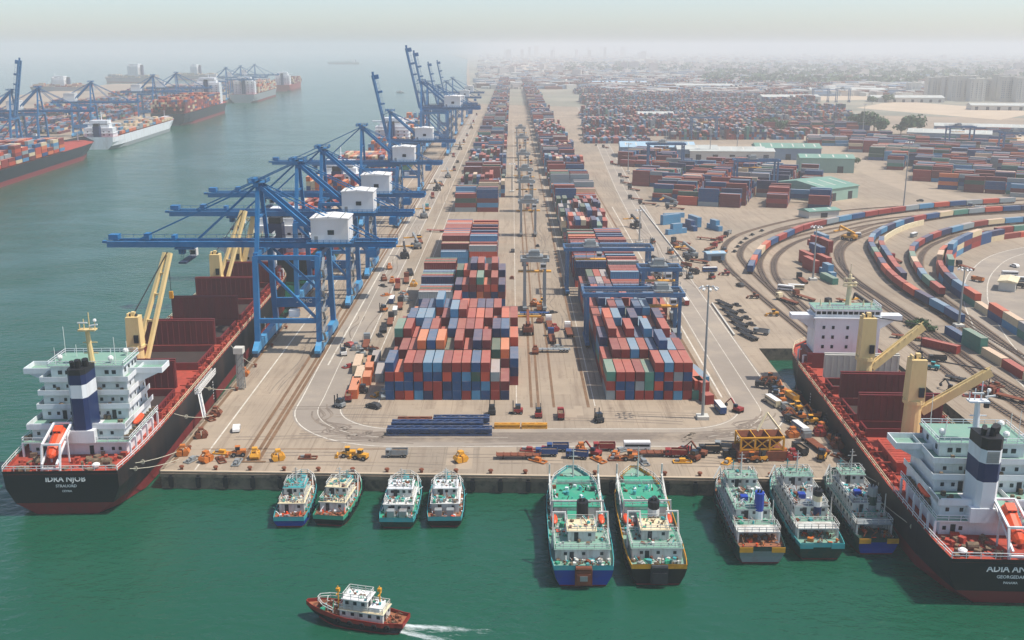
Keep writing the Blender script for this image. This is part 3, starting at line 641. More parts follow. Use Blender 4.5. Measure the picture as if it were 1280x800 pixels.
def finish_stuff():
    me = bpy.data.meshes.new('container_stacks'); me.from_pydata(SV, [], SF)
    for a, b in CM: me.materials.append(a); me.materials.append(b)
    me.polygons.foreach_set('material_index', SM); me.update()
    o = link('container_stacks', me); o['label'] = 'thousands of stacked containers filling the far yards and the distant container ships'; o['category'] = 'containers'; stuff(o)
# flat wagons under the trains
wg = thing('flat_wagon', '', 'rail wagon'); THINGS.pop()
b = MB(); b.box(-1.3, 1.3, -6.1, 6.1, .8, 1.1); b.box(-.5, .5, -6.3, 6.3, .55, .8); b.build('wagon_bed', M['dark'], wg)
for yy in (-4.4, 4.4):
    b = MB()
    for sx in (-.75, .75):
        for q in (-.9, .9): b.cyl((sx - .06, yy + q, .5), (sx + .06, yy + q, .5), .42, 8)
    b.box(-1, 1, yy - 1.4, yy + 1.4, .4, .62); b.build('bogie', M['rust'], wg)
for i, (x, y, r) in enumerate(WAG):
    lb = f'dark flat wagon carrying a container on the curved tracks, {ordn(i)} along the rakes'
    if i == 0: wg.location = (x, y, .1); wg.rotation_euler = (0, 0, r); wg['label'] = lb; wg['group'] = 'flat wagons of the container trains'; THINGS.append(wg)
    else: copy_tree(wg, (x, y, .1), r, lb)
# ------------------------------------------------------------------ bulk carriers
def hull_rings(stations, zs):
    """stations: (y, [half widths at each z, top to bottom]); zs top to bottom, ring runs left top -> bottom -> right top"""
    out = []
    for y, ws in stations:
        yy = y if isinstance(y, (list, tuple)) else [y] * len(zs)
        out.append([(-w_, a, z) for w_, a, z in zip(ws, yy, zs)] + [(w_, a, z) for w_, a, z in reversed(list(zip(ws, yy, zs)))])
    return out
def text_part(txt, size, m, parent, loc, rot, name='lettering', ext=.02):
    cu = bpy.data.curves.new(name, 'FONT'); cu.body = txt; cu.size = size; cu.align_x = 'CENTER'; cu.align_y = 'CENTER'; cu.extrude = ext; cu.resolution_u = 2; cu.offset = size * .018
    t = bpy.data.objects.new('tmp', cu); COL.objects.link(t); dg = bpy.context.evaluated_depsgraph_get()
    me = bpy.data.meshes.new_from_object(t.evaluated_get(dg)); bpy.data.objects.remove(t)
    me.materials.clear(); me.materials.append(m)
    o = link(name, me, parent); o.location = loc; o.rotation_euler = rot; return o
WINM = {}
def win_mesh(wd, h, d=.12):
    k = (wd, h, d)
    if k not in WINM:
        g = MB(); g.box(-wd / 2, wd / 2, -d / 2, d / 2, 0, h, 0)
        WINM[k] = g.mesh('window', M['glass'])
    return WINM[k]
def windows(parent, pts, wd, h, rz=0):
    for p in pts:
        o = link('window', win_mesh(wd, h), parent); o.location = p; o.rotation_euler = (0, 0, rz)
def tier(g, x0, x1, y0, y1, z0, z1, over=.9, slab=True, ledge_y0=None):
    g.box(x0, x1, y0, y1, z0, z1 - .22, 0)
    g.box(x0 - over, x1 + over, (y0 - over * 1.4) if ledge_y0 is None else ledge_y0, y1 + over * .3, z1 - .218, z1, 0, 1)
    ya = (y0 - over * 1.4) if ledge_y0 is None else ledge_y0
    if slab:
        g.box(x0 - over, x1 + over, ya, ya + .1, z1, z1 + .95)
        for sx, xe in ((1, x0 - over), (-1, x1 + over)): a_, b_ = sorted((xe, xe + sx * .1)); g.box(a_, b_, ya + .1, y1 + over * .3, z1, z1 + .95)
def ship_crane(t, x, y, zb, zt, jib_end, double, cabz):
    g = MB(); g.cyl((x, y, zb), (x, y, zb + (zt - zb) * .5), 2.1, 14, 1.9); g.cyl((x, y, zb + (zt - zb) * .5), (x, y, zb + (zt - zb) * .54), 2.4, 14)
    p = g.build('crane_post', M['ship_yellow'], t)
    g = MB(); z1 = zb + (zt - zb) * .54
    g.loft([[(x - 1.9, y - 1.9, z1), (x + 1.9, y - 1.9, z1), (x + 1.9, y + 1.9, z1), (x - 1.9, y + 1.9, z1)], [(x - 1.7, y - 1.7, zt), (x + 1.7, y - 1.7, zt), (x + 1.7, y + 1.7, zt), (x - 1.7, y + 1.7, zt)]], closed=True)
    g.box(x - .5, x + .5, y - .6, y + .6, zt, zt + 1.2); g.box(x - 1.5, x - 1.1, y - 1, y + 1, zt, zt + .8)
    hd = g.build('crane_house', M['ship_yellow'], t)
    b = MB(); b.box(x + .3, x + 1.5, y - 2.3, y - 1.75, cabz, cabz + 2.2); b.build('cab_window', M['glass'], hd)
    b = MB(); b.cyl((x - 1, y, zt + .1), (x + 1, y, zt + .1), .6, 10); b.build('sheave', M['dark'], hd)
    e = Vector(jib_end); base = Vector((x, y, zb + (zt - zb) * (.30 if double else .40))); dr = Vector((e.x - x, e.y - y, 0)).normalized(); nn = Vector((-dr.y, dr.x, 0))
    j = MB()
    if double:
        a0 = base + dr * 1.6
        for s in (-1, 1): j.beam(a0 + nn * 2.0 * s, e + nn * .9 * s, 1.0, 1.0)
        for k in (.12, .35, .6, .8, .97): j.beam((a0 + nn * 2 * -1).lerp(e - nn * .9, k), (a0 + nn * 2).lerp(e + nn * .9, k), .5, .5)
    else:
        a0 = base + dr * 1.9
        j.beam(a0, e, 1.5, 1.9); 
        L_ = (e - a0).length
        for k in range(8):
            q = a0.lerp(e, (k + .4) / 8.5); j.beam(q + nn * .9 + Vector((0, 0, .5)), q - nn * .9 + Vector((0, 0, 1.1)), .22)
        j.beam(a0 + Vector((0, 0, 1.5)), e + Vector((0, 0, 1.2)), .2)
    jb = j.build('crane_jib', M['ship_yellow'], t)
    c = MB(); c.beam(Vector((x, y, zt + .3)), e + Vector((0, 0, .3)), .16); c.beam(Vector((x, y - .6, zt + .3)), e + Vector((0, -.4, .3)), .16); c.beam(e, e - Vector((0, 0, 7 if not double else 12)), .14); c.build('hoist_cable', M['dark'], jb)
    c = MB(); c.box(e.x - .5, e.x + .5, e.y - .4, e.y + .4, e.z - (8.6 if not double else 13), e.z - (6.6 if not double else 11)); c.build('hook_block', M['dark'] if not double else M['yellow'], jb)
def bulk_carrier(loc, rz, L, hw, thw, label, names, hatches, cranes, fore_y, side, closed=None, grey_panel=None):
    dn = 0 if side > 0 else 1.2; dz = 0 if side > 0 else -2.85
    t = thing('bulk_carrier', label, 'cargo ship', (loc[0], loc[1], WZ - dn), rz); D = 10.5
    zs = [D, 6.5, 3.0 + dn * .8, 0.2 + dn, -2.5]
    st = [([-.6, -.25, 0, .8, 2.2], [thw, thw - .1, thw * .86, thw * .55, thw * .15]), (5, [thw + .6, thw + .6, thw * .97, thw * .8, thw * .45]), (14, [hw - .3, hw - .3, hw - .5, hw * .93, hw * .8]), (28, [hw] * 4 + [hw * .97]),
          (L - 26, [hw] * 4 + [hw * .97]), (L - 14, [hw * .93, hw * .9, hw * .86, hw * .8, hw * .7]), (L - 5, [hw * .72, hw * .62, hw * .5, hw * .42, hw * .35]), ([L, L - .8, L - 1.8, L - 2, L - 2], [hw * .40, hw * .3, hw * .18, hw * .12, .4])]
    rings = hull_rings(st, zs)
    g = MB(); k = 2 * len(zs) - 1; mis = [0, 0, 1, 1, 1, 1, 1, 0, 0]
    g.loft(rings, mis=mis, caps=(False, False))
    r0 = rings[0]; n0 = 10                       # transom: black above, red below
    for a, mi in ((0, 0), (1, 0), (2, 1), (3, 1)): g.quad(r0[a], r0[a + 1], r0[n0 - 2 - a], r0[n0 - 1 - a], mi)
    r1 = rings[-1]
    for a, mi in ((0, 0), (1, 0), (2, 1), (3, 1)): g.quad(r1[a + 1], r1[a], r1[n0 - 1 - a], r1[n0 - 2 - a], mi)
    g.build('hull', [M['hull_black'], M['boot_red']], t)
    b = MB(); b.loft([[r0[2 + 0], r0[1], r0[0], r0[9], r0[8], r0[7]][::-1]] , mi=0) if False else None
    b.quad(*[(p[0] * .995, p[1] - .03, p[2]) for p in (r0[1], r0[8], r0[9], r0[0])]); b.quad(*[(p[0] * .995, p[1] - .03, p[2]) for p in (r0[2], r0[7], r0[8], r0[1])]); b.build('transom_plate', M['hull_navy'], t)
    dk = MB(); top = [(r[0], r[-1]) for r in rings]
    for (a, b_), (c, d) in zip(top[:-1], top[1:]):
        dk.quad((a[0] + .1, a[1], D - .75), (b_[0] - .1, b_[1], D - .75), (d[0] - .1, d[1], D - .75), (c[0] + .1, c[1], D - .75))
    dk.build('deck', M['deck_red'], t)
    bw = MB()                                       # inner bulwark faces, red
    for (a, b_), (c, d) in zip(top[:-1], top[1:]):
        for p, q, s in ((a, c, 1), (b_, d, -1)): bw.quad((p[0] + s * .18, p[1], D - .75), (q[0] + s * .18, q[1], D - .75), (q[0] + s * .18, q[1], D + .004), (p[0] + s * .18, p[1], D + .004)); bw.quad((p[0], p[1], D + .003), (q[0], q[1], D + .003), (q[0] + s * .18, q[1], D + .003), (p[0] + s * .18, p[1], D + .003))
    bw.build('bulwark', M['deck_red'], t)
    rl = MB(); pts = [top[i][0] for i in range(len(top))]; pr = [top[i][1] for i in range(len(top))]
    rl.rail([(top[0][0][0], top[0][0][1] + .1, D), (top[0][1][0], top[0][1][1] + .1, D)], 1.1, 2.4, .05)
    for ps in (pts, pr): rl.rail([(p[0] * .995, p[1], D) for p in ps[:4]], 1.1, 2.4, .05)
    rl.build('railing', M['white'], t)
    rl = MB()
    for ps in (pts, pr): rl.rail([(p[0] * .995, p[1], D) for p in ps[3:]], 1.1, 3.0, .05)
    rl.build('railing', M['cream'], t)
    for sx in (-1, 1):
        for y_ in (L * .35, L * .7):
            g = MB(); x = sx * (hw + .02)
            for k in range(7): z = 1.2 + dn + k * .8; a_, b_ = sorted((x, x + sx * .02)); g.box(a_, b_, y_ - .3, y_ + .3, z, z + .4)
            stuff(g.build('draft_marks', M['white'], t))
    # --- aft house
    s = side
    g = MB(); dg = D - .75
    tier(g, -thw + 1.6, thw - 1.6, 10.5, 30, dg, 13.2, over=1.1, ledge_y0=9, slab=False)
    tier(g, -10, -3.4, 11.0, 30, 13.2, 16.0, over=.7); tier(g, 3.4, 10, 11.0, 30, 13.2, 16.0, over=.7)
    g.box(-3.4, 3.4, 9.5, 30, 13.2, 16.0, 0, 1)
    tier(g, -9.6, 9.6, 16.2, 29.6, 16.0, 18.9, over=.7); tier(g, -9.4, 9.4, 17.2, 29.4, 18.9, 21.8, over=.7); (tier(g, -9.2, 9.2, 18.0, 29.2, 21.8, 24.6, over=.6) if s > 0 else None)
    for sx in (-1, 1):
        xa, xb = sorted((sx * 3.2, sx * 10.2)); g.box(xa, xb, 10.2, 10.4, 16.0, 17.1, 0); xa, xb = sorted((sx * 10.55, sx * 10.7)); g.box(xa, xb, 10.4, 16, 16.0, 17.1, 0)
    ho = g.build('deckhouse', [M['ship_white'], M['deck_green']], t)
    # bridge with wings
    g = MB(); g.box(-8, 8, 19.4, 29, 24.6, 27.4, 0); g.box(-8.6, 8.6, 18.8, 29.6, 27.402, 27.65, 0, 1); wx = hw + 1.9
    for sx in (-1, 1):
        xa, xb = sorted((sx * 8.0, sx * wx)); g.box(xa, xb, 23.0, 28.4, 24.61, 24.85, 0, 1)
        g.box(xa, xb, 22.8, 22.998, 24.6, 25.9, 0); g.box(xa, xb, 28.402, 28.6, 24.6, 25.9, 0)
        xa, xb = sorted((sx * wx, sx * (wx + .2))); g.box(xa, xb, 22.8, 28.6, 24.6, 25.9, 0)
        for yy in (23.2, 28.2):
            k = len(g.v); P_ = [(sx * 9.25, yy - .15, 21.9), (sx * 9.25, yy - .15, 24.6), (sx * (wx - .6), yy - .15, 24.6)]
            g.v += P_ + [(a, b + .3, c) for a, b, c in P_]; g.f += [(k, k + 1, k + 2), (k + 5, k + 4, k + 3), (k, k + 2, k + 5, k + 3), (k, k + 3, k + 4, k + 1), (k + 1, k + 4, k + 5, k + 2)]; g.m += [0] * 5
    br = g.build('bridge', [M['ship_white'], M['deck_green']], t); br.location.z = dz
    windows(br, [(x, 19.38, 25.5) for x in (-6, -4.4, 4.4, 6)], .9, .9); windows(br, [(x * 1.5, 29.02, 25.6) for x in range(-5, 6)], 1.25, 1.1)
    windows(br, [(8.02, y_, 25.6) for y_ in (21, 23.5, 26, 28)], 1.0, 1.0, PI / 2); windows(br, [(-8.02, y_, 25.6) for y_ in (21, 26)], 1.0, 1.0, PI / 2)
    aw = []
    for z, y_, xs in ((10.7, 10.48, (-9, -6, 5, 7.5, 9)), (14.2, 10.98, (-8.6, -6, 5, 7.4)), (17, 16.18, (-8, -6, -3, 3, 5, 7.6)), (19.9, 17.18, (-7.5, -4.5, 3.5, 6, 8)), (22.8, 17.98, (-7, -4, 4, 7) if s > 0 else ())): aw += [(x, y_, z) for x in xs]
    windows(ho, aw, .65, .75); windows(ho, [(9.62, y_, z) for z in (17, ) for y_ in (19, 22, 25, 28)] + [(9.42, y_, 19.9) for y_ in (19, 22, 25, 28)] + [(9.22, y_, 22.8) for y_ in ((20, 24, 28) if s > 0 else ())], .65, .75, PI / 2)
    windows(ho, [(x, 29.62, 17) for x in (-7, -3.5, 0, 3.5, 7)] + [(x, 29.42, 19.9) for x in (-7, -3.5, 0, 3.5, 7)], .8, .9)
    for x, y_, z in ((-7.4, 10.46, 9.8), (2.8, 10.46, 9.8), (6.4, 16.16, 16.05), (-4.6, 16.16, 16.05)):
        b = MB(); b.box(x - .45, x + .45, y_ - .06, y_ + .06, z, z + 2.0); b.build('door', M['dark'], ho)
    rl = MB(); zr = 27.65 + dz; rl.rail([(-8.4, 18.9, zr), (8.4, 18.9, zr), (8.4, 29.4, zr), (-8.4, 29.4, zr), (-8.4, 18.9, zr)], 1.0, 2, .05)
    rl.build('railing', M['ship_white'], ho); rl = MB(); rl.rail([(-thw + .4, 30, 13.2), (-thw + .4, 9.1, 13.2), (thw - .4, 9.1, 13.2), (thw - .4, 30, 13.2)], 1.05, 2.2, .05)
    rl.build('railing', M['ship_white'], ho)
    for sx in (-1, 1):
        for y_ in (9.4, 13, 17, 21, 25, 29):
            g = MB(); g.box(sx * (thw - .35) - .2, sx * (thw - .35) + .2, y_ - .2, y_ + .2, dg, 12.98); g.build('deck_support', M['ship_white'], ho)
    g = MB()
    for _ in range(34):
        sx = rnd.choice((-1, 1)); x = sx * rnd.uniform(10.3, thw - .8); y_ = rnd.uniform(10, 29); g.box(x - .3, x + .3, y_ - .3, y_ + .3, 13.2, 13.2 + rnd.uniform(.4, 1.3))
    for _ in range(26):
        x = rnd.uniform(-9.4, 9.4); z, ya, yb = rnd.choice(((16.0, 11, 16), (18.9, 15.2, 17), (21.8, 16.2, 17.8))); y_ = rnd.uniform(ya, yb)
        if abs(x) > 3.4 or z > 17: g.box(x - .3, x + .3, y_ - .3, y_ + .3, z, z + rnd.uniform(.4, 1.2))
    stuff(g.build('deck_gear', M['gear'], ho))
    for sx in (-1, 1):          # lifeboat davits side boats
        g = MB(); yb = 19; x = sx * (thw - 1.4)
        g.loft([[(x + math.cos(a) * .9 * f, yb + dy, 14.9 + math.sin(a) * .8 * f) for a in [2 * PI * i / 8 for i in range(8)]] for dy, f in ((-3, .2), (-2.2, .8), (0, 1), (2.2, .8), (3, .2))], closed=True)
        g.build('rescue_boat', M['orange'], ho)
    # funnel
    fx = 1.6 if s > 0 else -2.5; f0, f1 = fx - 2.25, fx + 2.25
    def fs(z, k=1): return [(f0 + .3, 8.6 + .9, z), (fx - 1.2, 8.5, z), (fx + 1.2, 8.5, z), (f1 - .3, 9.5, z), (f1 - .1, 14.5, z), (f0 + .1, 14.5, z)]
    g = MB(); g.box(f0 - .6, f1 + .6, 8.3, 15.4, 13.2, 16.02, 1); z0, z1, z2, z3 = (16, 23.4, 26.4, 28.6) if s > 0 else (16, 21.2, 24.8, 29.0)
    if s > 0: rr = [(z0, 0), (z1, 1), (z2, 0), (z3, 2)]
    else: rr = [(z0, 1), (z1, 0), (z2, 1), (z3 - 1.6, 2)]
    zz = [r[0] for r in rr] + [z3 + (1.2 if s > 0 else .6)]
    for (za, mi), zb in zip(rr, zz[1:]): g.loft([fs(za), fs(zb)], closed=True, caps=(False, True), mi=mi)
    fo = g.build('funnel', [M['navy'], M['ship_white'], M['black']], t)
    g = MB(); zt = zz[-1]
    for x, y_, r, h in ((-1.2, 11, .5, 1.4), (.2, 10.4, .6, 1.9), (1.3, 12, .75, 1.6), (-.4, 13, .45, 1.1)): g.cyl((fx + x, y_, zt - .2), (fx + x, y_ - .5, zt + h), r, 8)
    g.build('exhaust_pipe', M['black'], fo)
    if s < 0:
        g = MB(); g.box(fx - 1.1, fx + 1.1, 8.40, 8.46, 25.0, 27.2)
        for i in range(6): g.box(fx - 1.05, fx + 1.05, 8.36, 8.40, 25.1 + i * .35, 25.25 + i * .35)
        g.build('louvre', M['steel'], fo)
    # radar mast
    mx = .8 * s; g = MB(); g.cyl((mx, 21, 27.6), (mx - .4, 21, 35.5), .75, 8, .5); g.box(mx - 2.2, mx + 1.6, 20, 22, 35.3, 35.6)
    for dx, h in ((-2, 1.6), (-1, 2.3), (.2, 3.8), (1.4, 1.8)): g.cyl((mx + dx, 21, 35.6), (mx + dx, 21, 35.6 + h), .12, 5)
    for z in (30, 32.5): g.beam((mx - 1.6, 21, z), (mx + 1.6, 21, z), .2)
    ma = g.build('radar_mast', M['ship_yellow'] if s > 0 else M['ship_white'], t); ma.location.z = dz
    g = MB(); g.beam((mx - 2.0, 20, 37.3), (mx + .2, 20, 37.3), .3); g.beam((mx + .6, 20, 36.6), (mx + 2.4, 20, 36.9), .3); g.ball((mx + 1.5, 21, 37.6), .45, 6, 4); g.build('radar', M['white'], ma)
    g = MB()
    for x, y_, h in ((-7, 20, 4), (6.6, 19.5, 6.5), (7.4, 25, 4), (-4.5, 26, 3), (4, 24, 2.5), (-7.4, 27, 7)): g.cyl((x, y_, 27.6), (x, y_, 27.6 + h), .06, 4)
    for x, y_ in ((-6.8, 22), (5, 21), (6.4, 27)): g.ball((x, y_, 28.7), .7, 8, 6); g.cyl((x, y_, 27.6), (x, y_, 28.3), .25, 6)
    stuff(g.build('antenna', M['white'], ma))
    # free-fall lifeboat on its slide
    lx = (-2.4 if s > 0 else .9); g = MB()
    for dx in (-1.9, 1.9):
        g.beam((lx + dx, .6, D - .8), (lx + dx, 2.2, 15.3), .4); g.beam((lx + dx, 2.2, 15.3), (lx + dx, 9.3, 17.6), .4); g.beam((lx + dx * .8, .2, 11.6), (lx + dx * .8, 9.3, 16.4), .35); g.beam((lx + dx, 6, 16.5), (lx + dx, 6, D - .7), .3)
    g.beam((lx - 1.9, 9.3, 17.6), (lx + 1.9, 9.3, 17.6), .4); g.beam((lx - 1.9, 2.2, 15.3), (lx + 1.9, 2.2, 15.3), .4); g.beam((lx - 1.9, .6, D), (lx + 1.9, .6, D), .4)
    g.build('launch_frame', M['ship_white'], t)
    # lettering
    for txt, sz, z in names: text_part(txt, sz, M['white'], t, (.9 if s > 0 else -.6, -.68 + (D - z) * .0875 if z > 6.5 else -.33 + (6.5 - z) * .0714, z), (PI / 2 - (.0873 if z > 6.5 else .0713), 0, 0))
    # poop-deck gear
    g = MB(); q = MB()
    for _ in range(70):
        x = rnd.uniform(-thw + 1.4, thw - 1.4); y_ = rnd.uniform(.8, 9.5)
        if abs(x - lx) < 2.3: continue
        (g if rnd.random() < .6 else q).rbox(x, y_, dg, rnd.uniform(.4, 1.6), rnd.uniform(.4, 1.2), rnd.uniform(.3, 1.3), rnd.uniform(0, 3))
    for x in (-6, 5.5, 8): g.cyl((x - 1, 4.5, dg + .8), (x + 1, 4.5, dg + .8), .7, 10)
    stuff(g.build('mooring_gear', M['gear'], t)); stuff(q.build('mooring_gear', M['deck_red'], t))
    g = MB(); g.ball((7.5 * s - 1, 2.4, dg + .8), .9, 8, 5, .6); g.build('white_cover', M['white'], t)
    # hatches
    hx = hw - 3.6
    for i, (y0, y1, panel) in enumerate(hatches):
        g = MB(); zc = D + 1.4
        for (a, b_, c, d) in ((-hx, hx, y0, y0 + .4), (-hx, hx, y1 - .4, y1), (-hx, -hx + .4, y0 + .4, y1 - .4), (hx - .4, hx, y0 + .4, y1 - .4)): g.box(a, b_, c, d, D - .8, zc)
        for k in range(int((y1 - y0) / 2)):
            for sx in (-1, 1): g.box(sx * hx - .25, sx * hx + .25, y0 + .6 + k * 2, y0 + .8 + k * 2, D - .8, zc - .3)
        co = g.build('hatch_coaming', M['hatch_red'], t)
        b = MB(); b.box(-hx + .4, hx - .4, y0 + .4, y1 - .4, D - .74, D - .5); b.build('hold', M['hold_dark'], co)
        ph = 7.2 if s > 0 else 6.2; zp = zc + .1
        if panel:
            for k, yy in enumerate((y1 - .1, y1 + .75)):
                g = MB(); g.box(-hx - .4, hx + .4, yy, yy + .45, zp, zp + ph + .25 * k)
                for r in range(13): x = -hx + r * 2 * hx / 12; g.box(x - .14, x + .14, yy - .16, yy, zp + .2, zp + ph - .2)
                for z in (zp + ph + .25 * k,): g.box(-hx - .5, hx + .5, yy - .1, yy + .5, z, z + .22)
                g.build('hatch_cover', M['wall_pale'] if panel == 'grey' else M['hatch_red'], t)
    if closed:
        y0, y1 = closed
        for k in range(2):
            g = MB(); ya = y0 + k * (y1 - y0) / 2; yb = ya + (y1 - y0) / 2 - .1; g.box(-hx, hx, ya, yb, D + 1.5, D + 2.2); g.box(-hx + .3, hx - .3, ya + .3, yb - .3, D - .7, D + 1.5)
            for r in range(5): g.box(-hx + .5, hx - .5, ya + .5 + r * (yb - ya - 1) / 4 - .06, ya + .5 + r * (yb - ya - 1) / 4 + .06, D + 2.2, D + 2.28)
            g.build('hatch_cover', M['deck_red'], t)
    for c in cranes: ship_crane(t, *c)
    g = MB()
    for _ in range(int(L * 1.2)):
        sx = rnd.choice((-1, 1)); x = sx * rnd.uniform(hx + .9, hw - .9); y_ = rnd.uniform(32, L - 24); g.rbox(x, y_, dg, rnd.uniform(.3, .9), rnd.uniform(.3, 1.6), rnd.uniform(.4, 1.7), 0)
    for sx in (-1, 1):
        for z in (dg + .3, dg + .8): g.beam((sx * (hx + .7), 31, z), (sx * (hx + .7), fore_y - 2, z), .25)
        for y_ in range(34, int(fore_y), 6): g.beam((sx * (hw - .3), y_, dg), (sx * (hw - 1.2), y_, dg + 2.2), .22); g.beam((sx * (hw - .3), y_, dg + 2.2), (sx * (hx + .6), y_, dg + 2.2), .2)
    stuff(g.build('deck_pipes', M['deck_red'], t))
    # forward house
    y0 = fore_y; g = MB(); g.box(-10.6, 10.6, y0 - .4, y0 + 9, dg, 14.2); g.build('fore_house_base', M['hatch_red'], t)
    g = MB(); g.box(-9, 9, y0, y0 + 8.6, 14.2, 24.2); g.box(-9.5, 9.5, y0 - .35, y0 + 9, 24.2, 24.5)
    for sx in (-1, 1):
        xa, xb = sorted((sx * 9, sx * 15.4)); g.box(xa, xb, y0 + 1.4, y0 + 5, 23.6, 24.9)
        k = len(g.v); P_ = [(sx * 9.02, y0 + 2, 20.5), (sx * 9.02, y0 + 2, 23.6), (sx * 14, y0 + 2, 23.6)]
        g.v += P_ + [(a, b + .4, c) for a, b, c in P_]; g.f += [(k, k + 1, k + 2), (k + 5, k + 4, k + 3), (k, k + 2, k + 5, k + 3), (k, k + 3, k + 4, k + 1), (k + 1, k + 4, k + 5, k + 2)]; g.m += [0] * 5
    fh = g.build('fore_house', M['ship_white'], t)
    windows(fh, [(x, y0 - .02, z) for z in (15.6, 18.4, 21.2) for x in (-6.6, -4, 0, 4, 6.6)], .75, .95)
    g = MB(); g.box(-9, 9, y0 + .6, y0 + 8, 24.5, 25.3, 0); g.box(-9.3, 9.3, y0 + .2, y0 + 8.3, 26.3, 26.9, 0, 1)
    for i in range(13): x = -8.9 + i * 17.8 / 12; g.box(x - .14, x + .14, y0 + .6, y0 + .8, 25.3, 26.3)
    g.box(-8.9, 8.9, y0 + 1.4, y0 + 8, 25.3, 26.3, 2)
    wh = g.build('wheelhouse', [M['ship_white'], M['deck_green'], M['glass']], t)
    windows(wh, [(-8.15 + i * 1.483, y0 + .72, 25.32) for i in range(12)], 1.15, .96)
    rl = MB(); rl.rail([(-9, y0 + .4, 26.9), (9, y0 + .4, 26.9), (9, y0 + 8, 26.9)], 1.1, 1.5, .07); rl.build('railing', M['ship_white'], wh)
    g = MB(); mx = 1.0; g.cyl((mx, y0 + 5, 26.9), (mx, y0 + 5, 36), .9, 8, .45); g.box(mx - 1.8, mx + 1.8, y0 + 4.2, y0 + 5.8, 32.5, 32.8); g.box(mx - 1.2, mx + 1.2, y0 + 4.4, y0 + 5.6, 34.6, 34.9)
    g.beam((mx - 2, y0 + 4, 33.6), (mx + 2, y0 + 4, 33.6), .35); g.cyl((mx, y0 + 5, 36), (mx, y0 + 5, 39), .12, 5); g.cyl((mx - 1.6, y0 + 5, 32.8), (mx - 1.6, y0 + 5, 35), .15, 5); g.ball((mx + 1.5, y0 + 5, 33.4), .6, 8, 5)
    for x in (-7, -4.5, 5, 7.2): g.cyl((x, y0 + 4, 26.9), (x, y0 + 4, 26.9 + rnd.uniform(1.5, 3)), .35, 6, .1)
    stuff(g.build('fore_mast', M['cream'], t))
    for sx in (-1, 1):
        x = sx * 11.5
        for q in (y0 + 1, y0 + 7): g = MB(); g.cyl((x, q, dg), (x, q, 13.2), .3, 6); g.beam((x, q, 13.2), (x - sx * 2.4, q, 13.2), .3); g.build('deck_support', M['ship_white'], t)
    return t, lx
T1o, lx1 = bulk_carrier((-95.3, 204.4), R_(1.6), 206, 13.6, 12.0, 'black hulled bulk carrier with white house at its stern, moored along the left quay', [('IDRA NJOB', 1.7, 8.55), ('STRAUORD', .85, 6.95), ('CEYRIA', .62, 5.75)],
    [(32, 49.5, 'red'), (72, 90, 'red'), (98, 119.5, 'red'), (126, 148, 'red'), (158, 174, 'red')], [(-4.5, 66, 9.7, 27, (1.8, 80, 41.5), True, 20), (-4, 152.5, 9.7, 27, (3.8, 166, 40), True, 20), (-3, 179, 9.7, 27, (4, 181, 36), False, 20)], 185, 1)
T2o, lx2 = bulk_carrier((89.4, 167.5), R_(-2.5), 141, 13.0, 11.5, 'black hulled bulk carrier filling the slip at right, two yellow cranes swung out', [('ADIA ANINI', 1.7, 8.55), ('GEORGEDAM', .85, 6.95), ('PANAMA', .62, 5.75)],
    [(60.5, 66, 'red'), (70.5, 82.5, 'red'), (91.5, 99, 'grey')], [(-.8, 56, 9.7, 30.5, (15.8, 56.5, 27.5), False, 22), (-3, 87, 9.7, 32, (11.8, 90, 29), False, 23)], 115, -1, closed=(38, 52))
for t_, lx, sd, lb in ((T1o, lx1, 1, 'orange free fall lifeboat hanging at the stern of the left bulk carrier'), (T2o, lx2, -1, 'orange free fall lifeboat hanging at the stern of the right bulk carrier')):
    mw = Matrix.Translation(t_.location) @ Matrix.Rotation(t_.rotation_euler[2], 4, 'Z')
    lb_ = thing('lifeboat', lb, 'lifeboat', mw @ Vector((lx, 5.0, 14.6)), t_.rotation_euler[2], 'free fall lifeboats'); sl = math.radians(25)
    g = MB(); n = 10; rings = []
    for y_, f in ((-4.4, .12), (-3.9, .55), (-2.8, .9), (-1, 1), (2, 1), (3.6, .85), (4.2, .4)):
        rings.append([(math.cos(2 * PI * i / n) * 1.45 * f, y_, math.sin(2 * PI * i / n) * 1.35 * f + (.2 if y_ > 1 else 0)) for i in range(n)])
    g.loft(rings, closed=True); h_ = g.build('hull', M['orange'], lb_); h_.rotation_euler = (sl, 0, 0)
    g = MB(); g.box(-.85, .85, 1.6, 3.4, 1.2, 2.0); c_ = g.build('conning_cab', M['orange'], lb_); c_.rotation_euler = (sl, 0, 0)
    for x in (-.45, .45): wdo = link('window', win_mesh(.5, .4), c_); wdo.location = (x, 1.58, 1.4)
t = thing('gangway', 'white gangway hung along the left bulk carrier above its quay', 'gangway', (-83.0, 268, 0), R_(1.6))
g = MB(); g.box(-.5, .5, -9, 9, 4.6, 4.9); g.build('walkway', M['white'], t)
for x in (-.5, .5): g = MB(); g.rail([(x, -9, 4.9), (x, 9, 4.9)], 1.3, 1.5, .09); g.build('railing', M['white'], t)
g = MB(); g.beam((.7, -9, 4.7), (3.2, -15, .3), .8, .2); g.rail([(1.1, -9, 4.8), (3.6, -15, .4)], 1.0, 1.5, .06); g.build('ladder', M['white'], t)
mm('rope', (190, 182, 160), .9, .1, 1)
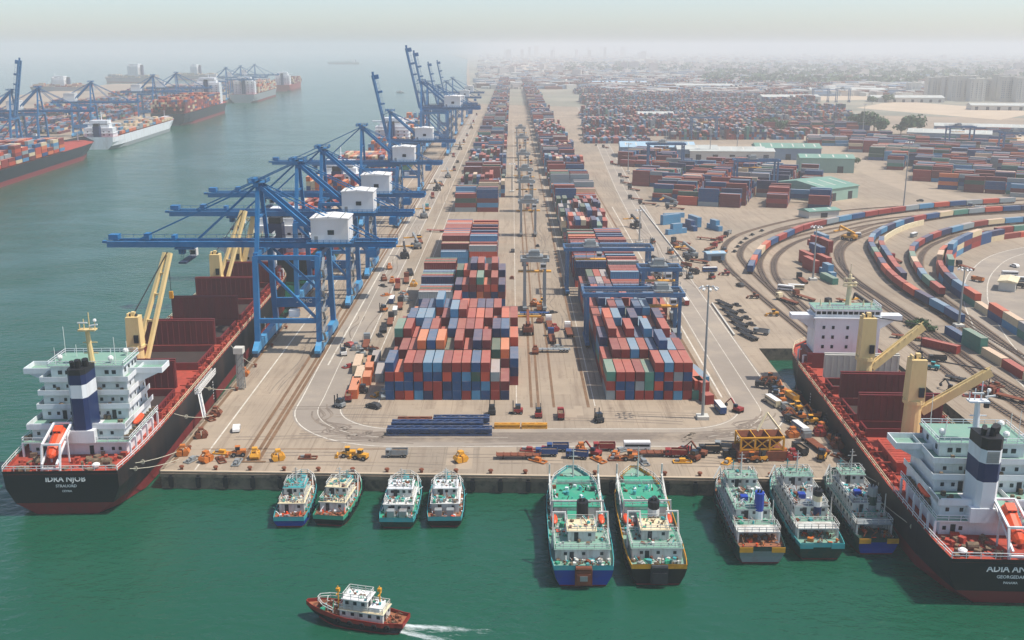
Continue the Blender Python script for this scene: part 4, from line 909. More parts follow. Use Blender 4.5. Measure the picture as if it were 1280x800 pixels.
for i, (a, b) in enumerate([((-84.5, 206, 6.2), (-77.0, 224, .8)), ((-84.2, 208, 6.2), (-77.0, 232, .8)), ((-82.9, 240, 6.3), (-77, 254, .8)), ((-83.5, 262, 6.3), (-77, 276, .8)), ((-84.5, 300, 6.3), (-77, 298, .8)), ((78.6, 172, 5.0), (75.5, 214.6, .8)), ((79.4, 196, 5.0), (76, 226, .8))]):
    g = MB(); A_, B_ = Vector(a), Vector(b); prev = A_
    for k in range(1, 7): f = k / 6; q = A_.lerp(B_, f) - Vector((0, 0, 4 * f * (1 - f) * .9)); g.cyl(prev, q, .09, 5); prev = q
    q = A_.lerp(B_, .3) - Vector((0, 0, .75)); g.cyl(q, q + (B_ - A_).normalized() * .12, .55, 8)
    tag(g.build('mooring_rope', M['rope']), f"pale mooring rope from the {'left' if i < 5 else 'right'} bulk carrier to the quay, {ordn(i if i < 5 else i - 5)} from its stern", 'rope', 'mooring ropes of the bulk carriers')
# ------------------------------------------------------------------ ship-to-shore cranes
def sts_crane(loc, rz, label, raised=False, light=False, W=26, gauge=19.2, reach=46.5, back=23.5, house='white', word=None, group=None):
    t = thing('quay_crane', label, 'quay crane', loc, rz, group)
    m = M['crane_blue']; H = 34.5; ym = W / 2
    for x in (0, gauge):
        for y in (0, W):
            g = MB(); lean = 3.0 if y else -3.0
            yt = y - (-1 if y == 0 else 1) * 3.2
            g.beam((x, y, 4.2), (x, yt, 33.0), 1.6, 1.9); lg = g.build('leg', m, t)
            g = MB()
            for d in (-2.6, 2.6): g.box(x - .7, x + .7, y + d - 1.9, y + d + 1.9, .25, 1.5)
            for d in (-4, -3, -1.6, 1.6, 3, 4): g.cyl((x - .4, y + d, .45), (x + .4, y + d, .45), .42, 8)
            g.build('bogie', M['crane_dark'], lg)
    for x in (0, gauge):
        g = MB(); k = [(x - .9, -4.5, 1.5), (x + .9, -4.5, 1.5), (x + .9, W + 4.5, 1.5), (x - .9, W + 4.5, 1.5)]
        g.loft([[(x - .9, -4.5, 1.5), (x + .9, -4.5, 1.5), (x + .9, -4.5, 2.4), (x - .9, -4.5, 2.4)], [(x - .9, -1, 1.5), (x + .9, -1, 1.5), (x + .9, -1, 4.6), (x - .9, -1, 4.6)], [(x - .9, W + 1, 1.5), (x + .9, W + 1, 1.5), (x + .9, W + 1, 4.6), (x - .9, W + 1, 4.6)], [(x - .9, W + 4.5, 1.5), (x + .9, W + 4.5, 1.5), (x + .9, W + 4.5, 2.4), (x - .9, W + 4.5, 2.4)]], closed=True)
        g.build('sill_beam', M['crane_light_blue'], t)
    yz = lambda z: 3.2 * (z - 4.2) / 28.8
    for y in (0, W):
        q = yz(11.4) if y == 0 else -yz(11.4)
        g = MB(); g.beam((.8, y + q, 11.4), (gauge - .8, y + q, 11.4), 1.3, 1.5 if y == 0 else 3.4); pb = g.build('portal_beam', m, t)
        if y and word: text_part(word, 2.0, M['white'], pb, (gauge * .52, W - yz(11.4) - .72, 12.0), (PI / 2, 0, 0))
        g = MB(); q2 = yz(31) if y == 0 else -yz(31); g.beam((.7, y + q2, 32), (gauge - .7, y + q, 12.2), .8); g.build('brace', m, t)
        q3 = yz(32.4) if y == 0 else -yz(32.4)
        g = MB(); g.beam((-.2, y + q3, 32.6), (gauge + .2, y + q3, 32.6), 1.3, 1.5); g.build('top_beam', m, t)
    for x in (0, gauge): g = MB(); g.beam((x, 3.3, 33.2), (x, W - 3.3, 33.2), 1.4, 1.7); g.build('cross_beam', m, t)
    # girder (landside) and boom (waterside): twin box beams with ties
    def twin(name, pts_a, pts_b, parent, n):
        g = MB(); a = Vector(pts_a); b = Vector(pts_b)
        for s in (-2.6, 2.6): g.beam(a + Vector((0, s, 0)), b + Vector((0, s, 0)), 1.25, 2.0)
        for i in range(n + 1):
            p = a.lerp(b, i / n); g.beam(p + Vector((0, -2.1, 0)), p + Vector((0, 2.1, 0)), .5)
        return g.build(name, m, parent)
    gi = twin('girder', (-1.5, ym, H + 1.2), (gauge + back, ym, H + 1.2), t, 8)
    g = MB(); g.rail([(-1, ym - 3.6, H + 2.2), (gauge + back, ym - 3.6, H + 2.2)], 1.1, 2.5, .06); g.rail([(-1, ym + 3.6, H + 2.2), (gauge + back, ym + 3.6, H + 2.2)], 1.1, 2.5, .06); g.box(-1, gauge + back, ym - 3.7, ym - 3.1, H + 2.1, H + 2.18); g.box(-1, gauge + back, ym + 3.1, ym + 3.7, H + 2.1, H + 2.18)
    g.build('railing', M['crane_dark'], gi)
    apex = Vector((.8, ym, 56))
    for s in (-1, 1):
        g = MB(); g.beam((0, ym + s * 7.8, 33.6), apex + Vector((-.6, s * 1.6, 0)), 1.15, 1.3); g.build('mast_leg', m, t)
        g = MB(); g.beam(apex + Vector((0, s * 2.2, -.6)), (gauge + 1, ym + s * 3.2, H + 2.2), 1.05, 1.2); g.build('back_stay', m, t)
        g = MB(); g.beam(apex + Vector((0, s * 2, 0)), (gauge + back * .75, ym + s * 2.6, H + 2.2), .35); g.build('back_stay', m, t)
    g = MB(); g.beam(apex + Vector((-1.0, -3.2, 0)), apex + Vector((-1.0, 3.2, 0)), 1.6, 1.6); g.box(-2.6, 3.0, ym - 3, ym + 3, 56.6, 56.8); g.box(-1.6, -.6, ym - 2, ym + 2, 56.8, 58)
    g.rail([(-2.6, ym - 3, 56.8), (3, ym - 3, 56.8), (3, ym + 3, 56.8), (-2.6, ym + 3, 56.8), (-2.6, ym - 3, 56.8)], 1.1, 1.5, .08); g.build('apex', m, t)
    g = MB(); g.beam((0, ym - 5, 45), (0, ym + 5, 45), .7); g.build('mast_tie', m, t)
    hinge = Vector((-1.5, ym, H + 1.2)); ang = math.radians(79) if raised else 0
    def bp(x, dz=0, dy=0): return hinge + Vector((-(x) * math.cos(ang) + dz * math.sin(ang) * 1, dy, x * math.sin(ang) + dz * math.cos(ang)))
    bo = twin('boom', bp(.2), bp(reach), t, 12)
    g = MB()
    for s in (-3.5, 3.5):
        for i in range(14):
            a = bp(i * reach / 14 + .5, 1.1, s); b = bp((i + 1) * reach / 14 + .5, 1.1, s); u_ = bp(0, 1.1) - bp(0, 0)
            g.beam(a + u_, b + u_, .12); g.beam(a, a + u_, .12)
    for (xx, l, hh) in ((reach - 1.5, 3, 1.8), (reach - 12, 1.6, 2.2), (reach * .56, 1.2, 1.6)):
        a = bp(xx, 1.2); g.beam(bp(xx - l / 2, 1.2 + hh / 2), bp(xx + l / 2, 1.2 + hh / 2), 3.0, hh)
    stuff(g.build('boom_fittings', m, bo))
    g = MB(); g.beam(bp(reach - .2, .2), bp(reach + 2.4, .4), 1.4, .8); g.build('boom_tip', m, bo)
    for s in (-2.2, 2.2):
        for k in ((.80, .40) if not raised else (.40,)):
            g = MB(); g.beam(apex + Vector((-1, s, 0)), bp(reach * k, 1.3, s), .42, .42); g.build('fore_stay', m, t)
    # trolley, spreader, cab
    tx = -9 if raised else -24; tx = max(tx, 4) if raised else tx; zt = H
    tr = MB(); tr.box(tx - 3, tx + 3, ym - 3, ym + 3, H - .6, H - .05); tr.box(tx - 2.4, tx - .6, ym - 1, ym + 1, H - 2.6, H - .7); tro = tr.build('trolley', m, t)
    g = MB(); g.box(tx + 1.2, tx + 3.2, ym - 1.2, ym + 1.2, H - 3.2, H - .7); cb = g.build('operator_cab', M['white'], tro)
    g = MB(); g.box(tx + 1.18, tx + 1.2, ym - 1, ym + 1, H - 2.6, H - 1.2); g.box(tx + 1.4, tx + 3, ym - 1.23, ym - 1.2, H - 2.6, H - 1.2); g.build('window', M['glass'], cb)
    if not raised:
        g = MB()
        for dx in (-1.8, 1.8):
            for dy in (-1.2, 1.2): g.beam((tx + dx * .5, ym + dy, H - .6), (tx + dx, ym + dy, H - 4.4), .1)
        g.box(tx - 1.2, tx + 1.2, ym - 5.5, ym + 5.5, H - 5, H - 4.4); g.build('spreader', M['crane_dark'], tro)
    # machinery house
    hx0, hx1, z0, z1 = gauge - 2.6, gauge + 9.0, H + 2.3, H + 10.2
    g = MB(); g.box(hx0, hx1, ym - 5, ym + 5, z0, z1); g.loft([[(hx0 - .3, ym - 5.3, z1), (hx1 + .3, ym - 5.3, z1), (hx1 + .3, ym - 5.3, z1 + .3), ((hx0 + hx1) / 2, ym - 5.3, z1 + .9), (hx0 - .3, ym - 5.3, z1 + .3)], [(hx0 - .3, ym + 5.3, z1), (hx1 + .3, ym + 5.3, z1), (hx1 + .3, ym + 5.3, z1 + .3), ((hx0 + hx1) / 2, ym + 5.3, z1 + .9), (hx0 - .3, ym + 5.3, z1 + .3)]], closed=True)
    ho = g.build('machinery_house', M['white'] if house == 'white' else M['cream'], t)
    g = MB(); g.box(hx0 + 5.2, hx0 + 7.2, ym - 5.1, ym - 4.99, z0 + 2.6, z0 + 4.2); g.build('window', M['glass'], ho)
    g = MB(); g.box(hx0 + 1, hx0 + 2.1, ym - 5.08, ym - 4.99, z0 + .1, z0 + 2.1); g.build('door', M['steel'], ho)
    for i in range(3): g = MB(); x = hx0 + 1.5 + i * 4; g.box(x, x + .12, ym - 5.35, ym + 5.35, z1 + .35, z1 + .95); g.build('roof_rib', M['steel'], ho)
    g = MB(); g.box(hx0 - 1.4, hx1 + 1.4, ym - 6.3, ym + 6.3, z0 - .35, z0 - .1); g.rail([(hx0 - 1.4, ym - 6.3, z0 - .1), (hx1 + 1.4, ym - 6.3, z0 - .1), (hx1 + 1.4, ym + 6.3, z0 - .1)], 1.1, 1.8, .07); g.build('platform', m, t)
    g = MB(); g.box(gauge + back - 5, gauge + back - 1, ym - 4.6, ym + 4.6, H + .1, H + .3); g.box(gauge + back - 9, gauge + back - 6, ym - 4, ym + 4, H - 3.2, H - .4); g.rail([(gauge + back - 5, ym - 4.6, H + .3), (gauge + back - 1, ym - 4.6, H + .3)], 1.1, 1, .08); g.build('maintenance_platform', m, t)
    # stair tower and lift on the landside leg
    g = MB()
    for i in range(8):
        z = 4.5 + i * 3.5; s = 1 if i % 2 else -1; y0 = yz(z)
        g.box(gauge + 1, gauge + 2.4, y0 - 1.6, y0 + 1.6, z, z + .12); g.beam((gauge + 1.7, y0 - 1.4 * s, z), (gauge + 1.7, y0 + 1.4 * s, z + 3.5), .8, .2)
        g.rail([(gauge + 2.4, y0 - 1.6, z + .1), (gauge + 2.4, y0 + 1.6, z + .1)], 1.1, 1.6, .06)
    g.build('stair', M['steel'], t)
    g = MB(); g.box(gauge * .5, gauge * .5 + 3.0, 2.2, 4.6, 12.2, 14.6); g.build('electrical_room', M['white'], t)
    return t
for x, y, lab, ra, wd, sc_ in [(-79.2, 312, 'nearest blue quay crane, white machinery house, boom lowered over the left bulk carrier', False, 'ZPMC', 1), (-79.4, 374, 'blue quay crane directly behind the nearest one, boom lowered', False, 'ZPMC', 1), (-79.2, 424, 'third blue quay crane from the front, boom lowered close behind the second', False, None, 1),
                      (-80, 548, 'blue quay crane with lowered boom in the middle of the long quay', False, None, 1), (-80, 680, 'blue quay crane with boom raised steeply, nearest of the raised ones', True, None, 1),
                      (-80, 925, 'large blue quay crane with raised boom, second of the raised ones', True, None, 1.22), (-80, 990, 'blue quay crane with raised boom just behind the large raised one', True, None, 1.16), (-80, 1140, 'hazy quay crane with raised boom far down the quay', True, None, 1), (-80, 1280, 'hazy quay crane with raised boom, farthest of the raised ones', True, None, 1), (-80, 1420, 'faint quay crane with lowered boom at the far end of the quay', False, None, 1)]:
    t = sts_crane((x, y, 0), 0, lab, ra, word=wd, group='blue quay cranes on the long left quay')
    t.scale = (sc_, sc_, sc_ * .92)
TROT = math.atan(.0797) + PI * 0
def tloc(s, wd): x, y = TQ(s, wd); return (x, y, 0)
for i, (s, ra, lab) in enumerate([(190, True, 'blue terminal crane with raised boom at the left picture edge'), (255, False, 'blue terminal crane over the near container ship across the water'), (410, False, 'blue terminal crane behind the white ship across the water'), (670, False, 'blue terminal crane over the bow of the dark red container ship'), (800, False, 'blue terminal crane over the stern half of the dark red container ship'), (1180, False, 'blue terminal crane over the pale loaded ship, nearest of three'), (1330, False, 'blue terminal crane over the pale loaded ship, middle of three'), (1500, False, 'blue terminal crane at the far end of the opposite terminal')]):
    p = tloc(s, 51); sts_crane(p, TROT + PI, lab, ra, group='blue cranes on the opposite terminal')

# ------------------------------------------------------------------ rubber-tyred gantries
def rtg(loc, span, H, label, trolley_x, L=9, group='blue yard gantry cranes', m='rtg_blue', house=True):
    t = thing('gantry_crane', label, 'gantry crane', loc, 0, group); m = M[m]
    for x in (0, span):
        for y in (0, L): g = MB(); g.beam((x, y, 1.6), (x, y, H - 1.4), 1.0, 1.3); g.build('leg', m, t)
        g = MB(); g.box(x - .7, x + .7, -2.2, L + 2.2, 1.0, 1.9); sb = g.build('sill_beam', m, t)
        for y in (-1.4, .8, L - .8, L + 1.4): g = MB(); g.cyl((x - .45, y, .75), (x + .45, y, .75), .74, 10); g.build('wheel', M['tyre'], sb)
        g = MB(); g.beam((x, .7, H - 3), (x, L - .7, H - 3), .6); g.build('tie_beam', m, t)
    for y in (0, L):
        g = MB(); g.beam((-1.6, y, H - .6), (span + 1.6, y, H - .6), 1.0, 1.3); mb_ = g.build('main_beam', m, t)
        g = MB(); o = -.9 if y == 0 else .9; g.rail([(-1.6, y + o, H + .3), (span + 1.6, y + o, H + .3)], 1.1, 2, .06); g.build('railing', M['steel'], mb_)
    for x in (-1.2, span + 1.2): g = MB(); g.beam((x, .6, H - .6), (x, L - .6, H - .6), .7, 1.2); g.build('end_tie', m, t)
    g = MB(); tx = trolley_x; g.box(tx - 3, tx + 3, -.3, L + .3, H + .3, H + .6); g.box(tx - 2.2, tx + 1.8, 1.4, L - 1.6, H + .6, H + 2.1); g.cyl((tx - 1.6, L * .3, H + 2.4), (tx + 1.6, L * .3, H + 2.4), .7, 8)
    tr = g.build('trolley', M['boat_grey'], t)
    g = MB(); g.box(tx + 2, tx + 4, -1.2, .9, H - 3.6, H - 1.5); cb = g.build('operator_cab', M['white'], tr)
    g = MB(); g.box(tx + 2.1, tx + 3.9, -1.24, -1.2, H - 3.1, H - 2); g.build('window', M['glass'], cb)
    zs = H - 5.5; g = MB(); g.box(tx - 6, tx + 6, L / 2 - 1.2, L / 2 + 1.2, zs, zs + .5)
    for dx in (-1.6, 1.6):
        for dy in (-1, 1): g.beam((tx + dx, L / 2 + dy, zs + .5), (tx + dx, L / 2 + dy, H + .3), .1)
    g.build('spreader', M['yellow'], tr)
    if house: g = MB(); g.box(span - 1.3, span + 1.3, 1.6, L - 1.6, 2.0, 4.2); g.build('engine_house', M['boat_grey'], t)
    return t
rtg((24.0, 320, 0), 29.2, 17.6, 'blue gantry crane straddling the right front stack', 24)
rtg((21.4, 392, 0), 31.4, 18.4, 'blue gantry crane over the broadside stack behind', 9)
rtg((44.5, 345, 0), 11.5, 20.5, 'narrow blue gantry crane with machinery on top, right of the right stack', 5.5, L=7)
rtg((4.6, 366, 0), 7.2, 19.5, 'slim grey gantry crane in the central aisle, nearest one', 3.6, L=6, m='boat_grey', house=False)
for i, (x, y) in enumerate([(4.6, 520), (4.6, 600), (4.6, 660), (4.6, 760), (4.6, 900), (4.6, 1010)]): rtg((x, y, 0), 7.2, 18, f'slim grey gantry crane in the central aisle, {ordn(i + 1)} one back', 3.6, L=6, m='boat_grey', house=False, group='slim gantry cranes in the central aisle')
for (u, v, sp, lb) in [(832, 218, 26, 'hazy blue gantry crane over the skewed container yard, left one'), (945, 245, 26, 'hazy blue gantry crane over the skewed container yard, right one'), (1200, 190, 22, 'hazy blue gantry crane far at right before the white sheds'), (1270, 200, 24, 'hazy blue gantry crane at the far right picture edge'), (1026, 128, 26, 'faint gantry crane on the far plain, nearest of two'), (1054, 128, 22, 'faint gantry crane on the far plain, farther of two'), (880, 175, 26, 'hazy gantry crane beside the blue roofed shed')]:
    x, y = G(u, v); rtg((x - sp / 2, y, 0), sp, 23, lb, sp * .4, group='hazy gantry cranes in the far yards')

# ------------------------------------------------------------------ lamp masts
def lamp_mast(loc, h, label, base=True):
    t = thing('lamp_mast', label, 'lamp mast', loc, 0, 'tall lamp masts of the port'); g = MB()
    g.cyl((0, 0, 0), (0, 0, h), .42, 10, .18); g.build('pole', M['steel'], t)
    if base: g = MB(); g.box(-1.5, 1.5, -1.5, 1.5, 0, .9); g.build('base', M['wall_pale'], t)
    g = MB(); n = 12
    for i in range(n):
        a, b = 2 * PI * i / n, 2 * PI * (i + 1) / n; g.beam((1.5 * math.cos(a), 1.5 * math.sin(a), h - .6), (1.5 * math.cos(b), 1.5 * math.sin(b), h - .6), .14)
    for i in range(4): a = PI / 2 * i; g.beam((0, 0, h - .4), (1.5 * math.cos(a), 1.5 * math.sin(a), h - .6), .12)
    hd = g.build('lamp_ring', M['steel'], t)
    for i in range(8):
        a = 2 * PI * i / 8; g = MB(); g.rbox(0, 0, 0, .75, .5, .45, 0); o = g.build('lamp', M['white'], hd); o.location = (2.0 * math.cos(a), 2.0 * math.sin(a), h - .9); o.rotation_euler = (0, .5, a)
    return t
def lamp_px(u, v, vt, lb):
    x, y = G(u, v); d = y * math.cos(PITCH) + CAMZ * math.sin(PITCH); lamp_mast((x, y, 0), (v - vt) * d / FPX / math.cos(PITCH) * 1.0, lb)
lamp_px(878, 523, 358, 'tall grey lamp mast at the right front corner of the yard')
for u, v, vt, lb in [(799, 304, 262, 'lamp mast by the right hand road behind the gantries'), (1198, 408, 335, 'lamp mast among the trains at right'), (1016, 350, 283, 'lamp mast between the curved tracks'), (1129, 262, 180, 'lamp mast at the mouth of the rail yard'), (832, 195, 158, 'lamp mast by the blue roofed shed, left'), (887, 200, 160, 'lamp mast by the blue roofed shed, right'), (785, 215, 180, 'lamp mast beside the road far back'), (921, 190, 160, 'lamp mast in front of the far low sheds'), (1078, 170, 132, 'faint lamp mast near the trees'), (640, 240, 205, 'lamp mast in the central aisle far back')]: lamp_px(u, v, vt, lb)
x, y = G(302, 486); t = thing('signal_tower', 'grey lattice signal tower standing on the left quay edge', 'tower', (x, y, 0)); g = MB()
for a, b in ((-.9, -.9), (.9, -.9), (.9, .9), (-.9, .9)): g.beam((a, b, 0), (a * .8, b * .8, 10.5), .25)
for z in range(0, 10, 2):
    f0, f1 = 1 - z * .02, 1 - (z + 2) * .02
    for s in (-.9, .9): g.beam((-.9 * f0, s * f0, z), (.9 * f1, s * f1, z + 2), .14); g.beam((s * f0, .9 * f0, z), (s * f1, -.9 * f1, z + 2), .14)
g.build('lattice', M['steel'], t); g = MB(); g.box(-.55, .55, -.55, .55, .3, 10.4); g.build('core', M['wall_pale'], t); g = MB(); g.box(-1.3, 1.3, -1.3, 1.3, 10.5, 12.2); g.build('head', M['wall_pale'], t)
# ------------------------------------------------------------------ moored boats
TYRE = MB(); 
for i in range(10):
    a, b = 2 * PI * i / 10, 2 * PI * (i + 1) / 10; TYRE.beam((0, .42 * math.cos(a), .42 * math.sin(a)), (0, .42 * math.cos(b), .42 * math.sin(b)), .3, .26)
TYREM = TYRE.mesh('tyre_fender', M['tyre'])
def boat_hull(t, L, B, d0, d1, hullm, bandm, deckm, bulw=.9, tb=.86, boot='boot_red', stern=None):
    hw = B / 2
    def zd(f): return d0 + (d1 - d0) * max(0, (f - .45) / .55) ** 1.6
    st = []
    for f, w_, wl in ((0, tb, .72), (.06, tb + .06, .84), (.2, 1, .95), (.6, 1, .95), (.75, .95, .82), (.87, .74, .52), (.95, .44, .22), (1.0, .12, .03)):
        st.append((f, w_ * hw, wl * hw))
    rings = []
    for f, w_, wl in st:
        y = f * L; z = zd(f); rake = 2.2 * max(0, f - .8) / .2; ra = -.5 * max(0, .05 - f) / .05
        prof = [(w_, y + rake + ra, z + bulw), (w_, y + rake + ra, z + bulw - .8), ((w_ * .7 + wl * .3), y + rake * .6, z * .55), (wl, y + .2 * (f < .02), .35), (wl * .8, y + .9 * (f < .02), -1.2)]
        rings.append([(-a, b, c) for a, b, c in prof] + [(a, b, c) for a, b, c in reversed(prof)])
    g = MB(); g.loft(rings, mis=[1, 0, 0, 2, 2, 2, 0, 0, 1], caps=(False, False)); r = rings[0]
    for a, mi in ((0, 1), (1, 3), (2, 3), (3, 2)): g.quad(r[a], r[a + 1], r[8 - a], r[9 - a], mi)
    r = rings[-1]
    for a, mi in ((0, 1), (1, 0), (2, 0), (3, 2)): g.quad(r[a + 1], r[a], r[9 - a], r[8 - a], mi)
    g.build('hull', [M[hullm], M[bandm], M[boot], M[stern or hullm]], t)
    dk = MB(); dz = .12
    def edge(i, s, zoff, inset=.12): p = rings[i][0 if s < 0 else 9]; return (p[0] - s * min(inset, abs(p[0])), p[1], p[2] - bulw + zoff)
    for i in range(len(rings) - 1): dk.quad(edge(i, -1, dz), edge(i, 1, dz), edge(i + 1, 1, dz), edge(i + 1, -1, dz))
    dk.build('deck', M[deckm], t)
    bw = MB()
    for i in range(len(rings) - 1):
        for s in (-1, 1):
            a, b = edge(i, s, dz), edge(i + 1, s, dz); c, d = edge(i + 1, s, bulw + .02), edge(i, s, bulw + .02); bw.quad(a, b, c, d)
            p, q = rings[i][0 if s < 0 else 9], rings[i + 1][0 if s < 0 else 9]; bw.quad((p[0], p[1], p[2] + .02), (q[0], q[1], q[2] + .02), c, d)
    a, b = edge(0, -1, dz), edge(0, 1, dz); bw.quad((a[0], a[1] + .12, a[2]), (b[0], b[1] + .12, b[2]), (b[0], b[1] + .12, b[2] + bulw), (a[0], a[1] + .12, a[2] + bulw))
    bw.build('bulwark', M[bandm], t)
    n = int(L / 2.6)
    for s in (-1, 1):
        for i in range(1, n):
            f = i / n * .84
            k = max(j for j in range(len(st)) if st[j][0] <= f); u_ = (f - st[k][0]) / (st[k + 1][0] - st[k][0]); x = st[k][1] + (st[k + 1][1] - st[k][1]) * u_
            o = link('tyre_fender', TYREM, t); o.location = (s * (x + .08), f * L, zd(f) - .1)
    return zd, st
def house(t, x0, x1, y0, y1, z0, z1, wall='boat_white', roof='deck_green', rail=True, win=1.6, name='deckhouse', over=.25, door=True):
    g = MB(); g.box(x0, x1, y0, y1, z0, z1 - .12, 0); g.box(x0 - over, x1 + over, y0 - over, y1 + over, z1 - .119, z1 + .03, 0, 1)
    h = g.build(name, [M[wall], M[roof]], t)
    if rail:
        r = MB(); r.rail([(x0, y0, z1 + .03), (x1, y0, z1 + .03), (x1, y1, z1 + .03), (x0, y1, z1 + .03), (x0, y0, z1 + .03)], .95, 1.3, .045); r.build('railing', M['boat_white'], h)
    if win:
        zc = z0 + (z1 - z0) * .5
        n = max(1, int((x1 - x0) / win) - 1)
        windows(h, [(x0 + (i + .5) * (x1 - x0) / n + .2, y0 - .01, zc) for i in range(n)], .6, .6); windows(h, [(x0 + (i + .5) * (x1 - x0) / n, y1 + .01, zc) for i in range(n)], .8, .7)
        n = max(1, int((y1 - y0) / win / 1.2))
        for x in (x0 - .01, x1 + .01): windows(h, [(x, y0 + (i + .5) * (y1 - y0) / n, zc) for i in range(n)], .6, .6, PI / 2)
    if door: g = MB(); xd = x0 + (x1 - x0) * .3; g.box(xd - .4, xd + .4, y0 - .06, y0 + .02, z0 + .1, z0 + 1.9); g.build('door', M['dark'], h)
    return h
GEARM = None
def clutter(t, n, x0, x1, y0, y1, z, big=.9, name='deck_gear', mats=('gear', 'boat_white', 'teal', 'rust', 'steel', 'bright_green')):
    g = MB()
    for _ in range(n):
        mi = rnd.randrange(len(mats)); x = rnd.uniform(x0, x1); y = rnd.uniform(y0, y1); k = rnd.random(); s = rnd.uniform(.25, big)
        if k < .5: g.rbox(x, y, z, s, s * rnd.uniform(.5, 1.6), s * rnd.uniform(.4, 1.2), rnd.uniform(0, 1.5), mi)
        elif k < .75: g.cyl((x, y, z), (x, y, z + s * 1.1), s * .35, 6, mi=mi)
        else:
            a = rnd.uniform(0, PI); g.beam((x, y, z + .3), (x + math.cos(a) * s * 2, y + math.sin(a) * s * 2, z + rnd.uniform(.3, 1.4)), .12, mi=mi)
    stuff(g.build(name, [M[k] for k in mats], t))
def funnel(t, x, y, z0, z1, r, cols, oval=1.3):
    g = MB(); zz = [z0 + (z1 - z0) * k / len(cols) for k in range(len(cols) + 1)]; ms = list(dict.fromkeys(cols))
    def rg(z, k=1): return [(x + r * k * math.cos(2 * PI * i / 10), y + r * oval * k * math.sin(2 * PI * i / 10), z) for i in range(10)]
    for a, b, c in zip(zz[:-1], zz[1:], cols): g.loft([rg(a), rg(b)], closed=True, caps=(False, True), mi=ms.index(c))
    f = g.build('funnel', [M[c] for c in ms], t); g = MB()
    for d in (-.35, .3): g.cyl((x + d * r, y, z1), (x + d * r, y - .3, z1 + .7), r * .22, 6)
    g.build('exhaust_pipe', M['black'], f)
def gallows(t, y, x0, x1, z0, h, lean=0.0, m='boat_white', name='gallows'):
    g = MB(); g.beam((x0, y, z0), (x0 + .25, y + lean, z0 + h), .3); g.beam((x1, y, z0), (x1 - .25, y + lean, z0 + h), .3); g.beam((x0 + .1, y + lean, z0 + h), (x1 - .1, y + lean, z0 + h), .28); g.build(name, M[m], t)
def mast(t, x, y, z0, h, m='boat_white', cross=True):
    g = MB(); g.cyl((x, y, z0), (x, y, z0 + h), .2, 6, .09)
    if cross: g.beam((x - .9, y, z0 + h * .72), (x + .9, y, z0 + h * .72), .12); g.beam((x - .5, y, z0 + h * .88), (x + .5, y, z0 + h * .88), .1); g.beam((x, y, z0 + h * .7), (x, y + h * .45, z0), .08)
    g.build('mast', M[m], t)
def bow_gear(t, L, B, z, top='teal'):
    g = MB(); yb = L * .86; g.cyl((-.9, yb, z + .5), (.9, yb, z + .5), .5, 8); g.box(-.6, .6, yb + .8, yb + 2, z, z + .9); g.build('windlass', M[top], t)
    r = MB(); r.rail([(-B * .45, L * .76, z + .4), (-B * .32, L * .9, z + .7), (-B * .1, L * .99, z + 1.0), (B * .1, L * .99, z + 1.0), (B * .32, L * .9, z + .7), (B * .45, L * .76, z + .4)], 1.0, 1.0, .05); r.build('railing', M['boat_white'], t)
    clutter(t, 26, -B * .28, B * .28, L * .78, L * .94, z, .7)
GRP = 'working boats moored bow first along the front quay'
